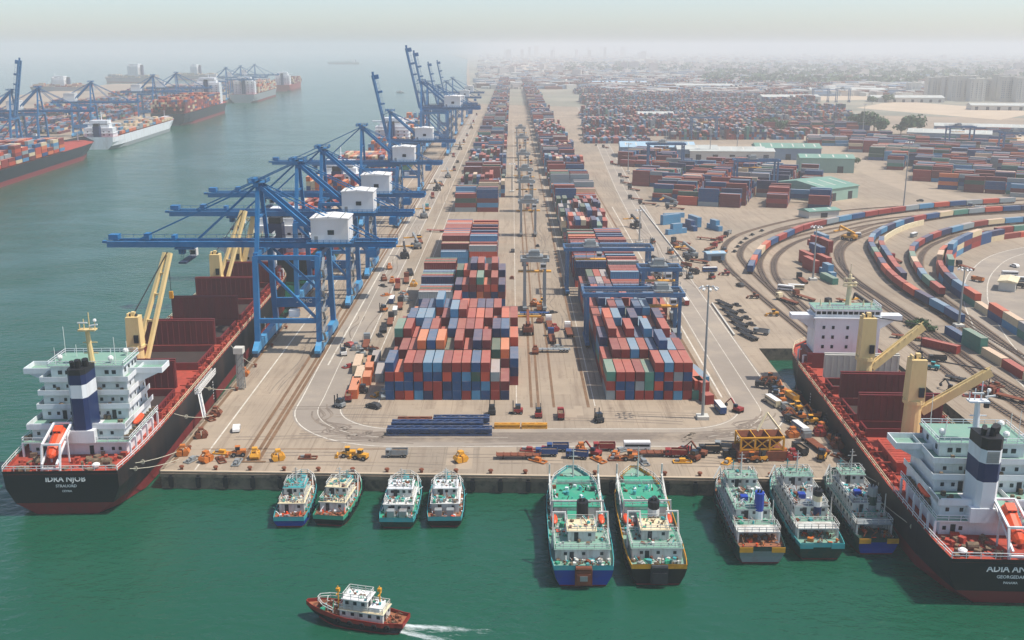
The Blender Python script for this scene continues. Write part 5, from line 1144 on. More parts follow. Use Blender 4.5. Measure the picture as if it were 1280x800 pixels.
def supply_boat(loc, L, B, label, hull, band, fun, block, poop, stern=None):
    t = thing('supply_boat', label, 'boat', (*loc, WZ), 0, GRP); hb = B / 2
    zd, st = boat_hull(t, L, B, 3.6, 5.6, hull, band, poop, tb=.9, stern=stern)
    g = MB(); g.box(-hb + 1.5, hb - 1.5, L * .52, L * .80, 3.7, 6.3, 0, 1); g.box(-hb + 2.6, hb - 2.6, L * .80, L * .87, 5.0, 7.0, 0, 1); g.box(-hb + 1.2, hb - 1.2, L * .515, L * .79, 6.3, 6.45, 1); g.box(-2.0, 2.0, L * .36, L * .52, 3.7, 5.6, 0, 1)
    g.build('fore_structure', [M['boat_white'], M['bright_green']], t)
    for x, y in ((-1.6, .66), (1.2, .72), (1.5, .58)): g = MB(); g.cyl((x, y * L, 6.45), (x, y * L, 7.3), .35, 8); g.build('ventilator', M['teal'], t)
    r = MB(); r.rail([(-hb + 1.3, L * .52, 6.45), (-hb + 1.3, L * .79, 6.45), (hb - 1.3, L * .79, 6.45), (hb - 1.3, L * .52, 6.45), (-hb + 1.3, L * .52, 6.45)], 1, 1.5, .05); r.build('railing', M['boat_white'], t)
    house(t, -hb + 1.0, hb - 1.0, L * .075, L * .24, 3.7, 6.2, roof='deck_green', win=2.2); house(t, -2.6, 2.6, L * .15, L * .27, 6.2, 8.4, roof='cream', win=1.5)
    funnel(t, .6, L * .34, 3.7, 11, 1.15, fun)
    gallows(t, L * .19, -hb + .6, -hb + 3.4, 3.8, 6.5, 2.4); gallows(t, L * .23, hb - 3.2, hb - .6, 3.8, 6.3, 1.4); gallows(t, L * .46, -hb + .8, hb - .8, 4.6, 4.2)
    for s in (-1, 1):
        g = MB(); g.beam((s * (hb - .9), L * .48, 4.2), (s * (hb - .9), L * .82, 9), .32); g.cyl((s * (hb - .9), L * .80, 4), (s * (hb - .9), L * .80, 11), .2, 6); g.build('derrick', M['boat_white'], t)
        g = MB(); g.loft([[(s * (hb - 1.4) + .7 * f * math.cos(2 * PI * i / 8), L * .44 + q, 5.2 + .6 * f * math.sin(2 * PI * i / 8)) for i in range(8)] for q, f in ((-2, .2), (-1.4, .8), (0, 1), (1.4, .8), (2, .2))], closed=True); g.build('rescue_boat', M['orange'], t)
    mast(t, 0, L * .86, 6, 8, cross=True); bow_gear(t, L, B, 5.5)
    g = MB(); g.box(-1.6, 1.6, -1.1, -.5, .9, 4.0); g.box(-1.25, 1.25, -1.35, -1.1, 1.2, 3.2); g.cyl((-1.5, -.9, 4.3), (1.5, -.9, 4.3), .45, 8); g.build('stern_roller', M['rust'] if block else M['dark'], t)
    if block: g = MB(); g.box(-.7, .7, -1.42, -1.35, 1.9, 2.9); g.build('plate', M['steel'], t)
    clutter(t, 110, -hb + 1, hb - 1, L * .26, L * .5, 3.75, 1.1, mats=('gear', 'boat_white', 'teal', 'rust', 'orange', 'bright_green')); clutter(t, 60, -hb + 1.2, hb - 1.2, .6, L * .07, 3.75, .8); clutter(t, 30, -hb + 1.2, hb - 1.2, L * .1, L * .23, 6.25, .6); clutter(t, 16, -2.2, 2.2, L * .17, L * .26, 8.45, .5); clutter(t, 34, -hb + 1.6, hb - 1.6, L * .54, L * .78, 6.45, .8, mats=('teal', 'ship_white', 'bright_green', 'dark', 'deck_green', 'rust')); clutter(t, 40, -hb + 2.7, hb - 2.7, L * .81, L * .93, 5.6, .8, mats=('bright_green', 'ship_white', 'gear', 'dark'))
    clutter(t, 30, -hb + .4, -hb + 1.4, L * .3, L * .78, 3.9, .6); clutter(t, 30, hb - 1.4, hb - .4, L * .3, L * .78, 3.9, .6)
    return t
def survey_boat(loc, L, B, label, hull, band, deck, fun, aft, roof='deck_green', corner='boat_yellow', stern=None):
    t = thing('offshore_boat', label, 'boat', (*loc, WZ), 0, GRP); hb = B / 2
    boat_hull(t, L, B, 2.9, 4.8, hull, band, deck, tb=.88, stern=stern)
    for s in (-1, 1): g = MB(); xa, xb = sorted((s * hb * .88, s * hb * .36)); g.box(xa, xb, -.62, -.5, 2.75, 3.8); g.build('corner_panel', M[corner], t)
    house(t, -hb + 1.0, hb - 1.0, L * .20, L * .80, 3.0, 5.4, roof=roof, win=1.7); house(t, -hb + 1.6, hb - 1.6, L * .27, L * .76, 5.43, 7.7, roof='boat_grey' if aft != 'open' else 'deck_green', win=1.6)
    house(t, -hb + 2.0, hb - 2.0, L * .60, L * .73, 7.73, 9.8, roof='deck_green', win=1.2, name='wheelhouse')
    funnel(t, hb * .25, L * .29, 5.4, 11, .95, fun)
    g = MB(); z = 5.2
    g.box(-hb + .8, hb - .8, L * .09, L * .2, z, z + .18)
    g.build('aft_canopy', M['boat_grey'] if aft == 'dark' else M['boat_white'], t)
    for s in (-1, 1):
        for f in (.095, .14, .19): g = MB(); x = s * (hb - 1.0); g.box(x - .16, x + .16, L * f - .16, L * f + .16, 3.0, z); g.build('canopy_post', M['boat_white'], t)
    r = MB(); r.rail([(-hb + .8, L * .2, z + .2), (-hb + .8, L * .09, z + .2), (hb - .8, L * .09, z + .2), (hb - .8, L * .2, z + .2)], 1, 1.2, .05); r.build('railing', M['boat_white'], t)
    for s in (-1, 1):
        g = MB(); g.cyl((s * hb * .5, L * .84, 4.5), (s * hb * .62, L * .86, 9), .28, 6, .15); g.beam((s * hb * .62, L * .86, 9), (s * hb * .95, L * .80, 7), .22); g.build('davit', M['boat_white'], t)
        g = MB(); g.beam((s * (hb - .55), L * .18, 3.9), (s * (hb - .55), L * .78, 3.9), .1); g.build('side_rail', M['boat_white'], t)
    mast(t, 0, L * .66, 9.8, 5); mast(t, hb * .7, L * .22, 5.3, 5, cross=False); mast(t, 0, L * .9, 5, 5, 'teal')
    bow_gear(t, L, B, 4.7)
    g = MB(); g.rbox(-hb * .2, L * .40, 7.75, 1.4, 1.4, 1.0, 0); g.build('tank', M['boat_blue'], t)
    clutter(t, 80, -hb + 1.8, hb - 1.8, L * .28, L * .58, 7.73, .8, mats=('gear', 'boat_white', 'teal', 'rust', 'steel', 'ship_white')); clutter(t, 24, -hb + 1.2, hb - 1.2, L * .2, L * .27, 5.45, .8); clutter(t, 36, -hb + 1, hb - 1, .6, L * .19, 3.05, .8, mats=('gear', 'rust', 'deck_wood', 'orange', 'steel', 'mach_orange')); clutter(t, 12, -hb + 2.2, hb - 2.2, L * .61, L * .72, 9.83, .5)
    clutter(t, 24, -hb + .3, -hb + .9, L * .2, L * .8, 3.1, .5); clutter(t, 24, hb - .9, hb - .3, L * .2, L * .8, 3.1, .5)
    return t
def small_boat(loc, L, B, rz, label, hull, band, deck, roof, topc, twin=False):
    t = thing('workboat', label, 'boat', (*loc, WZ), rz, GRP); hb = B / 2
    boat_hull(t, L, B, 1.9, 3.3, hull, band, deck, bulw=.7, tb=.88)
    house(t, -hb + 1.0, hb - 1.0, L * .16, L * .62, 2.0, 4.2, roof=roof, win=1.5); house(t, -hb + 1.5, hb - 1.5, L * .34, L * .58, 4.23, 6.2, roof=topc, win=1.0, name='wheelhouse')
    if twin:
        for x in (-hb * .36, hb * .28): g = MB(); g.box(x - .75, x + .75, L * .05, L * .13, 2.05, 3.5); g.build('locker', M['boat_grey'], t)
    g = MB(); g.box(-hb + 1.8, hb - 1.8, L * .64, L * .76, 2.2, 3.6); g.build('fore_cabin', M[topc], t)
    mast(t, 0, L * .5, 6.2, 3.4); mast(t, 0, L * .8, 3, 3.6, 'teal')
    for s in (-1, 1): g = MB(); g.beam((s * (hb - .5), L * .62, 2.6), (s * (hb - 1.2), L * .8, 5.4), .18); g.build('davit', M['boat_white'], t)
    bow_gear(t, L, B, 3.2, 'teal')
    clutter(t, 44, -hb + 1.3, hb - 1.3, L * .17, L * .33, 4.25, .6); clutter(t, 30, -hb + .8, hb - .8, .4, L * .15, 2.05, .6, mats=('gear', 'rust', 'deck_wood', 'steel', 'ship_white', 'orange')); clutter(t, 40, -hb + .9, hb - .9, L * .63, L * .8, 2.5, .8, mats=('teal', 'ship_white', 'gear', 'teal', 'bright_green', 'steel')); clutter(t, 26, -hb + 1.8, hb - 1.8, L * .36, L * .56, 6.25, .5)
    clutter(t, 16, -hb + .3, -hb + .9, L * .15, L * .7, 2.1, .5, mats=('teal', 'rust', 'ship_white', 'bright_green')); clutter(t, 16, hb - .9, hb - .3, L * .15, L * .7, 2.1, .5, mats=('teal', 'rust', 'ship_white', 'bright_green'))
    return t
small_boat((-46.3, 198.5), 19, 7.2, R_(1), 'small workboat with blue hull and light blue foredeck, leftmost of the moored boats', 'boat_blue', 'teal', 'deck_wood', 'cream', 'teal')
small_boat((-38.2, 199.2), 18, 7.4, R_(-7), 'small workboat with dark hull, cream roof and green side rails, second from left', 'hull_navy', 'bright_green', 'deck_wood', 'cream', 'cream')
small_boat((-23.9, 198.0), 19, 8.0, R_(-1), 'workboat with dark green hull and white roof with two lockers aft', 'dark_green', 'teal', 'bright_green', 'white', 'ship_white', True)
small_boat((-14.0, 198.6), 18, 7.8, R_(1), 'workboat with black hull, white wheelhouse and turquoise sides', 'hull_black', 'teal', 'deck_wood', 'white', 'ship_white', True)
supply_boat((13.2, 174), 40.5, 12.2, 'large supply boat with blue stern, black funnel and green foredeck', 'dark_green', 'teal', ['cream', 'black', 'black'], True, 'deck_green', 'boat_blue')
supply_boat((27.2, 174.5), 40, 11.4, 'large supply boat with black and yellow stern and white funnel with black bands', 'hull_black', 'boat_yellow', ['white', 'white', 'black', 'white', 'black'], False, 'deck_green')
survey_boat((48.2, 182.8), 31.5, 10.0, 'offshore boat with grey stern, yellow corners and a blue funnel', 'dark_green', 'dark_green', 'deck_wood', ['ship_white', 'boat_blue', 'boat_blue'], 'open', stern='boat_grey')
survey_boat((60.2, 184.4), 30.5, 9.8, 'offshore boat with dark green hull, turquoise stern rail and navy white banded funnel', 'dark_green', 'teal', 'deck_green', ['navy', 'navy', 'white', 'cream', 'black'], 'white', corner='teal')
survey_boat((71.9, 186.5), 28.5, 8.8, 'offshore boat with blue stern and yellow corners beside the right bulk carrier', 'dark_green', 'dark_green', 'dark_green', ['boat_grey', 'dark_green', 'boat_grey'], 'dark', stern='boat_blue')

# ------------------------------------------------------------------ tug under way and its wake
p0 = Vector((*G(505, 783, WZ + .5), 0)); p1 = Vector((*G(399, 768, WZ + .5), 0)); dv = p1 - p0; TL = dv.length; trz = math.atan2(-dv.x, dv.y)
t = thing('tugboat', 'small red and black tug with white house steaming across the foreground water', 'tugboat', (p0.x, p0.y, WZ), trz)
B = 5.4; hb = B / 2; boat_hull(t, TL, B, 1.3, 2.4, 'hull_black', 'boat_red', 'deck_wood', bulw=.75, tb=.7)
house(t, -hb + .9, hb - .9, TL * .20, TL * .70, 1.35, 3.3, roof='cream', win=1.1); house(t, -hb + 1.1, hb - 1.1, TL * .38, TL * .66, 3.33, 5.3, roof='white', win=1.0, name='wheelhouse')
g = MB(); g.box(-hb + 1.2, hb - 1.2, TL * .24, TL * .36, 3.33, 4.2); g.build('engine_casing', M['ship_white'], t)
for y, h in ((.76, 5.2), (.27, 4.6)):
    g = MB(); g.cyl((0, TL * y, 1.4 if y > .5 else 3.3), (0, TL * y, 1.4 + h if y > .5 else 3.0 + h), .17, 6, .1); zz = (1.4 if y > .5 else 3.0) + h; g.beam((-.8, TL * y, zz * .8), (.8, TL * y, zz * .8), .14); g.box(-.3, .3, TL * y - .3, TL * y + .3, zz - .9, zz - .4); g.build('mast', M['yellow'], t)
bow_gear(t, TL, B, 2.3, 'rust'); clutter(t, 30, -hb + .7, hb - .7, .5, TL * .19, 1.42, .5, mats=('rust', 'deck_wood', 'gear', 'boat_red')); clutter(t, 20, -hb + .7, hb - .7, TL * .71, TL * .84, 1.6, .6, mats=('rust', 'deck_wood', 'gear', 'yellow')); clutter(t, 18, -hb + 1.2, hb - 1.2, TL * .22, TL * .62, 4.25, .5); clutter(t, 10, -hb + 1.3, hb - 1.3, TL * .4, TL * .64, 5.33, .4)
fm_ = bpy.data.materials.new('foam'); fm_.use_nodes = True; n = fm_.node_tree.nodes; Lk = fm_.node_tree.links; bs = n['Principled BSDF']; bs.inputs['Base Color'].default_value = (.75, .82, .80, 1); bs.inputs['Roughness'].default_value = .7
tc = n.new('ShaderNodeTexCoord'); mp = n.new('ShaderNodeMapping'); mp.inputs['Scale'].default_value = (1.4, .5, 1); Lk.new(tc.outputs['Object'], mp.inputs[0]); nz = n.new('ShaderNodeTexNoise'); nz.inputs['Scale'].default_value = .8; nz.inputs['Detail'].default_value = 8; nz.inputs['Roughness'].default_value = .72; Lk.new(mp.outputs[0], nz.inputs['Vector'])
at = n.new('ShaderNodeAttribute'); at.attribute_name = 'fade'; ad = n.new('ShaderNodeMath'); ad.operation = 'ADD'; Lk.new(nz.outputs[0], ad.inputs[0]); Lk.new(at.outputs['Fac'], ad.inputs[1])
mr = n.new('ShaderNodeMapRange'); mr.inputs[1].default_value = .92; mr.inputs[2].default_value = 1.3; mr.inputs[4].default_value = .8; Lk.new(ad.outputs[0], mr.inputs[0]); Lk.new(mr.outputs[0], bs.inputs['Alpha'])
g = MB(); fade = []; NX, NY = 24, 40
for j in range(NY + 1):
    f = j / NY; y = 1.5 - f * 20; hw_ = 1.6 + 4.2 * f
    for i in range(NX + 1):
        s = i / NX * 2 - 1; g.v.append((s * hw_, y, .05)); ed = math.exp(-((abs(s) - .62) / .3) ** 2) * .62 + .30 * (1 - abs(s)); fade.append((.30 + .36 * (1 - f) ** 1.4) * (1 - s ** 8) * (.55 + ed) * min(1, (1 - f) * 5))
for j in range(NY):
    for i in range(NX): a = j * (NX + 1) + i; g.f.append((a, a + 1, a + NX + 2, a + NX + 1)); g.m.append(0)
o = g.build('wake', fm_); o.location = (p0.x, p0.y, WZ); o.rotation_euler = (0, 0, trz); me = o.data; A = me.attributes.new('fade', 'FLOAT', 'POINT'); A.data.foreach_set('value', fade); stuff(o)
g = MB(); fade = []
for s in (-1, 1):
    for j in range(25):
        f = j / 24; y = TL * (.98 - f * 1.05); xx = hb * min(1, .15 + f * 2.4) + f * 1.5
        for i in range(5): k = i / 4; g.v.append((s * (xx - .3 + k * (.5 + 1.4 * f)), y, .045)); fade.append(.52 * (1 - abs(k - .4) * 1.5) * (1 - f * .4))
    b_ = 0 if s < 0 else 125
    for j in range(24):
        for i in range(4): a = b_ + j * 5 + i; g.f.append((a, a + 1, a + 6, a + 5)); g.m.append(0)
o = g.build('wake', fm_); o.location = (p0.x, p0.y, WZ); o.rotation_euler = (0, 0, trz); A = o.data.attributes.new('fade', 'FLOAT', 'POINT'); A.data.foreach_set('value', fade); stuff(o)
# ------------------------------------------------------------------ container ships at berth
def box_ship(loc, rz, L, B, D, label, hullm, stack, house_f=(.16, .24), pal=None, bootm='boot_red', load=(.28, .93), hz=20, cat='container ship', name='container_ship', loads=True, aft_load=True):
    t = thing(name, label, cat, (loc[0], loc[1], WZ), rz, 'ships berthed at the terminals'); hb = B / 2
    zs = [D, D * .6, 3.5, .2, -2]
    st = [(0, [hb * .92, hb * .9, hb * .8, hb * .6, hb * .3]), (L * .06, [hb, hb, hb * .97, hb * .85, hb * .6]), (L * .14, [hb] * 5), (L * .78, [hb] * 5), (L * .88, [hb * .92, hb * .82, hb * .7, hb * .66, hb * .6]), (L * .95, [hb * .7, hb * .5, hb * .34, hb * .3, hb * .26])]
    R = hull_rings(st, zs); tip = [(x * .12, L - 1.2 * (D - z) * .5, z + (2.5 if z == D else 0)) for (x, y, z) in R[3]]; R.append(tip)
    g = MB(); g.loft(R, mis=[0, 0, 1, 1, 1, 1, 1, 0, 0], caps=(True, True)); g.build('hull', [M[hullm], M[bootm]], t)
    g = MB(); tp = [(r[0], r[-1]) for r in R]
    for (a, b), (c, d) in zip(tp[:-1], tp[1:]): g.quad((a[0], a[1], D - .6), (b[0], b[1], D - .6), (d[0], d[1], D - .6), (c[0], c[1], D - .6))
    g.build('deck', M['deck_red'], t)
    y0, y1 = L * house_f[0], L * house_f[1]; g = MB(); g.box(-hb * .8, hb * .8, y0, y1, D - .6, D + hz - 4); g.box(-hb * .6, hb * .6, y0 + 2, y1, D + hz - 4, D + hz - 1); g.box(-hb - .5, hb + .5, y1 - 5, y1 - 1, D + hz - 1, D + hz); g.box(-hb * .5, hb * .5, y0 + 3, y1 - 1, D + hz, D + hz + 3)
    for z in range(1, int((hz - 4) / 3)): g.box(-hb * .8 - .5, hb * .8 + .5, y0 - .8, y1 + .2, D + z * 3 - .12, D + z * 3 + .1)
    h = g.build('deckhouse', M['ship_white'], t)
    for z in range(int((hz - 5) / 3)): windows(h, [(x, y0 - .02, D + z * 3 + 1) for x in (-hb * .6, -hb * .3, 0, hb * .3, hb * .6)], 1.4, 1.0)
    g = MB(); g.box(-3, 3, y0 - 7, y0 - 1.2, D - .6, D + hz - 2); g.box(-2.6, 2.6, y0 - 6.6, y0 - 1.6, D + hz - 2, D + hz + .6, 1); g.build('funnel', [M['navy'], M['black']], t)
    g = MB(); g.cyl((0, y1 - 3, D + hz + 3), (0, y1 - 3, D + hz + 11), .5, 6, .2); g.beam((-3, y1 - 3, D + hz + 7), (3, y1 - 3, D + hz + 7), .3); g.cyl((0, L * .96, D), (0, L * .96, D + 10), .4, 6, .2); stuff(g.build('mast', M['ship_white'], t))
    c, s = math.cos(rz), math.sin(rz); ncol = int((B - 1) / 2.55); spans = [(load[0] * L, load[1] * L)] + ([(L * .03, y0 - 9)] if aft_load else [])
    if loads:
        for a, b in spans:
            y = a
            while y + 12.2 <= b:
                k = ncol - (4 if y > .86 * L else 0); top = rnd.randint(*stack)
                for i in range(k):
                    n = max(1, top - rnd.choice((0, 0, 0, 1, 2))); x = (i - (k - 1) / 2) * 2.55
                    for z in range(n):
                        if z < n - 1 and 1 <= i < k - 1 and z < n - 3: continue
                        ly = y + 6.1; ci = CN.index(rnd.choice(pal)) if pal else pickc()
                        add_stuff_box(SV, SF, SM, loc[0] + x * c - ly * s, loc[1] + x * s + ly * c, WZ + D + .5 + z * 2.65, rz, ci, 12.19)
                y += 13.6
    return t
UT = math.atan(.0797)
def tship(s, L, B, *a, **k): x, y = TQ(s, B / 2); return box_ship((x, y), UT, L, B, *a, **k)
PW = ['brick red', 'orange red', 'orange', 'cream', 'grey', 'blue', 'light blue', 'dark red', 'rust red']
tship(-70, 330, 44, 12, 'long container ship with red waterline, nearest across the water at the left edge', 'hull_navy', (3, 5), house_f=(.10, .16), load=(.17, .68), pal=PW, hz=19)
tship(285, 285, 34, 12, 'long white ship berthed behind the nearest container ship', 'ship_white', (1, 2), house_f=(.03, .09), load=(.12, .9), bootm='boat_grey', pal=['grey', 'cream', 'cream', 'orange', 'grey', 'light blue'], cat='cargo ship', name='white_cargo_ship', hz=12, aft_load=False)
tship(600, 330, 46, 15, 'large dark red loaded container ship in the middle of the opposite terminal', 'hull_black', (5, 7), house_f=(.76, .82), load=(.02, .74), pal=['brick red', 'brick red', 'dark red', 'orange red', 'orange', 'rust red', 'cream', 'blue'], hz=34, aft_load=False)
tship(1150, 330, 46, 15, 'pale loaded container ship behind the dark red one', 'boat_grey', (5, 6), house_f=(.08, .14), load=(.16, .94), pal=['cream', 'cream', 'orange', 'grey', 'brick red'], hz=26)
tship(1640, 260, 40, 14, 'farthest red ship at the end of the opposite terminal', 'boat_red', (3, 5), house_f=(.1, .2), pal=['brick red', 'cream', 'dark red'], hz=24)
box_ship((-101, 432), .0, 128, 30, 11, 'loaded ship berthed behind the second blue quay crane', 'hull_navy', (3, 4), house_f=(.10, .20), pal=['brick red', 'dark red', 'orange red', 'grey', 'cream', 'navy blue'], hz=15)
box_ship((-103, 590), .0, 240, 34, 11, 'dark red container ship berthed midway along the long quay', 'boat_red', (3, 5), house_f=(.12, .18), pal=['brick red', 'dark red', 'cream', 'blue', 'orange'], hz=17)
box_ship((-104, 870), .0, 300, 36, 12, 'hazy container ship berthed far along the long quay', 'hull_black', (4, 6), house_f=(.14, .20), pal=['brick red', 'cream', 'orange', 'light blue'], hz=22)
x, y = G(170, 104, WZ); box_ship((x + 60, y), 1.2, 180, 30, 14, 'distant grey ship with tall derrick on the open water', 'boat_grey', (2, 3), house_f=(.30, .5), hz=34, pal=['cream', 'grey'], cat='cargo ship', name='distant_ship')
x, y = G(450, 80, WZ); box_ship((x, y), 1.45, 190, 26, 9, 'faint ship on the horizon left of the raised cranes', 'boat_grey', (1, 2), hz=14, pal=['grey'], cat='cargo ship', name='distant_ship')
x, y = G(255, 100, WZ); box_ship((x + 40, y), 1.3, 150, 26, 12, 'distant hazy ship with tall masts behind the opposite terminal', 'boat_grey', (2, 3), house_f=(.4, .55), hz=30, pal=['grey', 'cream'], cat='cargo ship', name='distant_ship')
x, y = G(82, 116, WZ); box_ship((x + 60, y), 1.4, 150, 26, 12, 'distant pale ship beyond the opposite terminal cranes', 'boat_grey', (2, 3), house_f=(.4, .6), hz=20, pal=['cream', 'brick red'], cat='cargo ship', name='distant_ship')
x, y = G(505, 116, WZ); t = thing('launch', 'tiny white launch on the open water beside the raised cranes', 'boat', (x, y, WZ), 1.3); boat_hull(t, 16, 5, 1.6, 2.6, 'ship_white', 'ship_white', 'cream'); house(t, -1.6, 1.6, 5, 11, 1.6, 4.2, roof='white', rail=False)
# stacks on the opposite terminal
for s in range(60, 2000, 62):
    for wd in (100, 136, 172, 208, 250):
        if rnd.random() < .85:
            k = rnd.randint(2, 5)
            for i in range(11):
                for j in range(4):
                    for z in range(max(1, k - rnd.choice((0, 0, 1, 2)))):
                        if z < k - 2 and 0 < i < 10: continue
                        x, y = TQ(s + j * 12.6, wd + i * 2.6); add_stuff_box(SV, SF, SM, x, y, .02 + z * 2.65, UT, pickc(FAR_W), 12.19)

# ------------------------------------------------------------------ vehicles and machines
WH = {}
def wheels(t, pts, r, wd):
    if (r, wd) not in WH:
        g = MB(); g.cyl((-wd / 2, 0, 0), (wd / 2, 0, 0), r, 10, mi=0); g.cyl((-wd / 2 - .02, 0, 0), (wd / 2 + .02, 0, 0), r * .5, 8, mi=1); WH[(r, wd)] = g.mesh('wheel', [M['tyre'], M['steel']])
    for x, y in pts: o = link('wheel', WH[(r, wd)], t); o.location = (x, y, r)
PROTO = {}
def proto(kind, col):
    if (kind, col) in PROTO: return None
    t = bpy.data.objects.new(KN[kind], None); COL.objects.link(t); PROTO[(kind, col)] = t; c = M[col]; g = MB()
    if kind == 'truck':
        g.box(-1.2, 1.2, 5.2, 7.2, .9, 3.2); g.box(-1.15, 1.15, 4.9, 5.2, .9, 2.6); g.build('cab', c, t); g = MB(); g.box(-1.05, 1.05, 7.18, 7.23, 2.0, 2.95); g.box(-1.22, 1.22, 6.1, 6.9, 2.0, 2.9); g.build('windscreen', M['glass'], t)
        g = MB(); g.box(-.5, .5, -6, 6.4, .75, 1.0); g.box(-1.2, 1.2, -6, 4.4, 1.0, 1.3); g.build('trailer', M['rust'], t); wheels(t, [(x, y) for x in (-1, 1) for y in (-5, -3.8, 3.4, 6.2)], .5, .5)
    elif kind == 'tipper':
        g.box(-1.2, 1.2, 2.2, 4, .8, 2.9); g.build('cab', c, t); g = MB(); g.box(-1.22, 1.22, 2.8, 3.7, 1.9, 2.7); g.box(-1.05, 1.05, 3.98, 4.03, 1.8, 2.7); g.build('windscreen', M['glass'], t)
        g = MB(); g.box(-1.25, 1.25, -3.6, 2.0, 1.1, 1.35)
        for a in ((-1.25, -1.15, -3.6, 2), (1.15, 1.25, -3.6, 2), (-1.15, 1.15, -3.6, -3.5), (-1.15, 1.15, 1.9, 2)): g.box(*a, 1.35, 2.9)
        g.build('tipper_body', c, t); g = MB(); g.box(-1.15, 1.15, -3.5, 1.9, 1.35, 2.3); g.build('load', M['gear'], t); wheels(t, [(x, y) for x in (-1, 1) for y in (-2.7, -1.5, 3)], .52, .5)
    elif kind == 'tanker':
        g.box(-1.2, 1.2, 3.2, 5, .8, 2.9); g.build('cab', M['white'], t); g = MB(); g.box(-1.05, 1.05, 4.98, 5.03, 1.8, 2.7); g.build('windscreen', M['glass'], t); g = MB(); g.cyl((0, -4.5, 2.2), (0, 2.9, 2.2), 1.25, 12); g.build('tank', c, t); g = MB(); g.box(-1, 1, -4.5, 4, .8, 1.0); g.build('chassis', M['dark'], t); wheels(t, [(x, y) for x in (-1, 1) for y in (-3.8, -2.5, 4)], .52, .5)
    elif kind == 'loader':
        g.box(-1.1, 1.1, -3, 0, 1.0, 2.3); g.box(-.9, .9, 0, 1.6, .9, 1.7); g.build('body', c, t); g = MB(); g.box(-.8, .8, -1.0, .6, 2.3, 3.6); g.build('cab', M['glass'], t); g = MB(); g.box(-.9, .9, -1.1, .7, 3.6, 3.75)
        g.build('cab_roof', c, t)
        for x in (-.7, .7): g = MB(); g.beam((x, .9, 1.9), (x, 3.3, 1.0), .3); g.build('lift_arm', c, t)
        g = MB(); g.loft([[(x, 3.1, .2), (x, 4.4, .15), (x, 4.2, .5), (x, 3.5, .7), (x, 3.6, 1.5), (x, 3.1, 1.3)] for x in (-1.4, 1.4)], closed=True); g.build('bucket', c, t); wheels(t, [(x, y) for x in (-1.2, 1.2) for y in (-2, 1.2)], .8, .6)
    elif kind == 'stacker':
        g.box(-1.7, 1.7, -4, 3, 1.2, 2.2); g.box(-1.4, 1.4, -4.4, -2, 2.2, 3.0); g.build('body', c, t); g = MB(); g.box(-.8, .8, -1.6, .4, 2.2, 3.9); g.build('cab', M['glass'], t); g = MB(); g.beam((0, -3.6, 3.6), (0, 5.0, 6.4), .9, 1.0); g.beam((0, 5, 6.4), (0, 5.4, 4.4), .5); g.build('boom', c, t); g = MB(); g.box(-4.5, 4.5, 4.9, 5.9, 4.0, 4.5); g.build('spreader', M['yellow'], t); wheels(t, [(-1.5, -3), (1.5, -3), (-1.6, 2), (1.6, 2)], .85, .7)
    elif kind == 'forklift':
        g.box(-.9, .9, -1.6, .8, .5, 1.4); g.build('body', c, t); g = MB(); g.box(-.75, .75, -1.0, .4, 1.4, 2.5); g.build('cab', M['glass'], t); g = MB(); g.box(-.7, -.5, .85, 1.1, .1, 3.4); g.box(.5, .7, .85, 1.1, .1, 3.4); g.box(-.7, .7, .9, 1.05, 1.5, 1.8); g.box(-.6, .6, 1.1, 2.1, .2, .3); g.build('mast', M['dark'], t); wheels(t, [(-.8, -1.1), (.8, -1.1), (-.8, .4), (.8, .4)], .42, .35)
    elif kind == 'grab':
        for s in (-1, 1):
            g = MB(); g.loft([[(s * .1, y, .05), (s * 1.3, y, .1), (s * 1.9, y, 1.0), (s * 1.5, y, 1.7), (s * .2, y, 1.5)][::s] for y in (-1.2, 1.2)], closed=True); g.build('shell', c, t)
        g = MB(); g.box(-.7, .7, -.7, .7, 2.4, 3.1)
        for s in (-1, 1):
            for y in (-.9, .9): g.beam((s * 1.5, y, 1.5), (s * .5, y * .6, 2.6), .2)
        g.build('head_frame', c, t)
    elif kind == 'excavator':
        for x in (-1.0, 1.0): g = MB(); g.box(x - .3, x + .3, -1.7, 1.7, .05, .8); g.build('track', M['tyre'], t)
        g = MB(); g.box(-1.2, 1.2, -1.8, 1.2, .9, 1.9); g.build('body', c, t); g = MB(); g.box(-1.1, -.2, -.2, 1.2, 1.9, 2.9); g.build('cab', M['glass'], t); g = MB(); g.beam((.3, 1, 1.5), (.3, 3.4, 4.2), .45); g.beam((.3, 3.4, 4.2), (.3, 5.4, 2.0), .35); g.build('boom', c, t); g = MB(); g.loft([[(x, 5.1, 1.7), (x, 5.7, 1.9), (x, 5.6, .9), (x, 4.9, .8)] for x in (-.2, .8)], closed=True); g.build('bucket', M['dark'], t)
    elif kind == 'car':
        g.loft([[(x, -2.1, .35), (x, 2.1, .35), (x, 2.1, .85), (x, 1.2, .95), (x, .5, 1.5), (x, -1.3, 1.5), (x, -2.0, .95)] for x in (-.85, .85)], closed=True); g.build('body', c, t); g = MB(); g.loft([[(x, 1.1, .98), (x, .55, 1.42), (x, -1.25, 1.42), (x, -1.75, .98)] for x in (-.87, .87)], closed=True); g.build('window', M['glass'], t); wheels(t, [(x, y) for x in (-.75, .75) for y in (-1.3, 1.35)], .33, .22)
    elif kind == 'trailer':
        g.box(-1.2, 1.2, -6, 6, 1.0, 1.25)
        for y in range(-6, 7, 2): g.box(-1.25, 1.25, y - .12, y + .12, 1.25, 1.45)
        g.build('bed', c, t); wheels(t, [(x, y) for x in (-1, 1) for y in (-5, -3.8, -2.6)], .5, .5); g = MB(); g.box(-.8, .8, 4, 4.4, 0, 1.0); g.build('landing_leg', M['dark'], t)
    elif kind == 'frame':    # spare spreader frame / lashing cage
        for x in (-1.1, 1.1): g.beam((x, -3, .3), (x, 3, .3), .35)
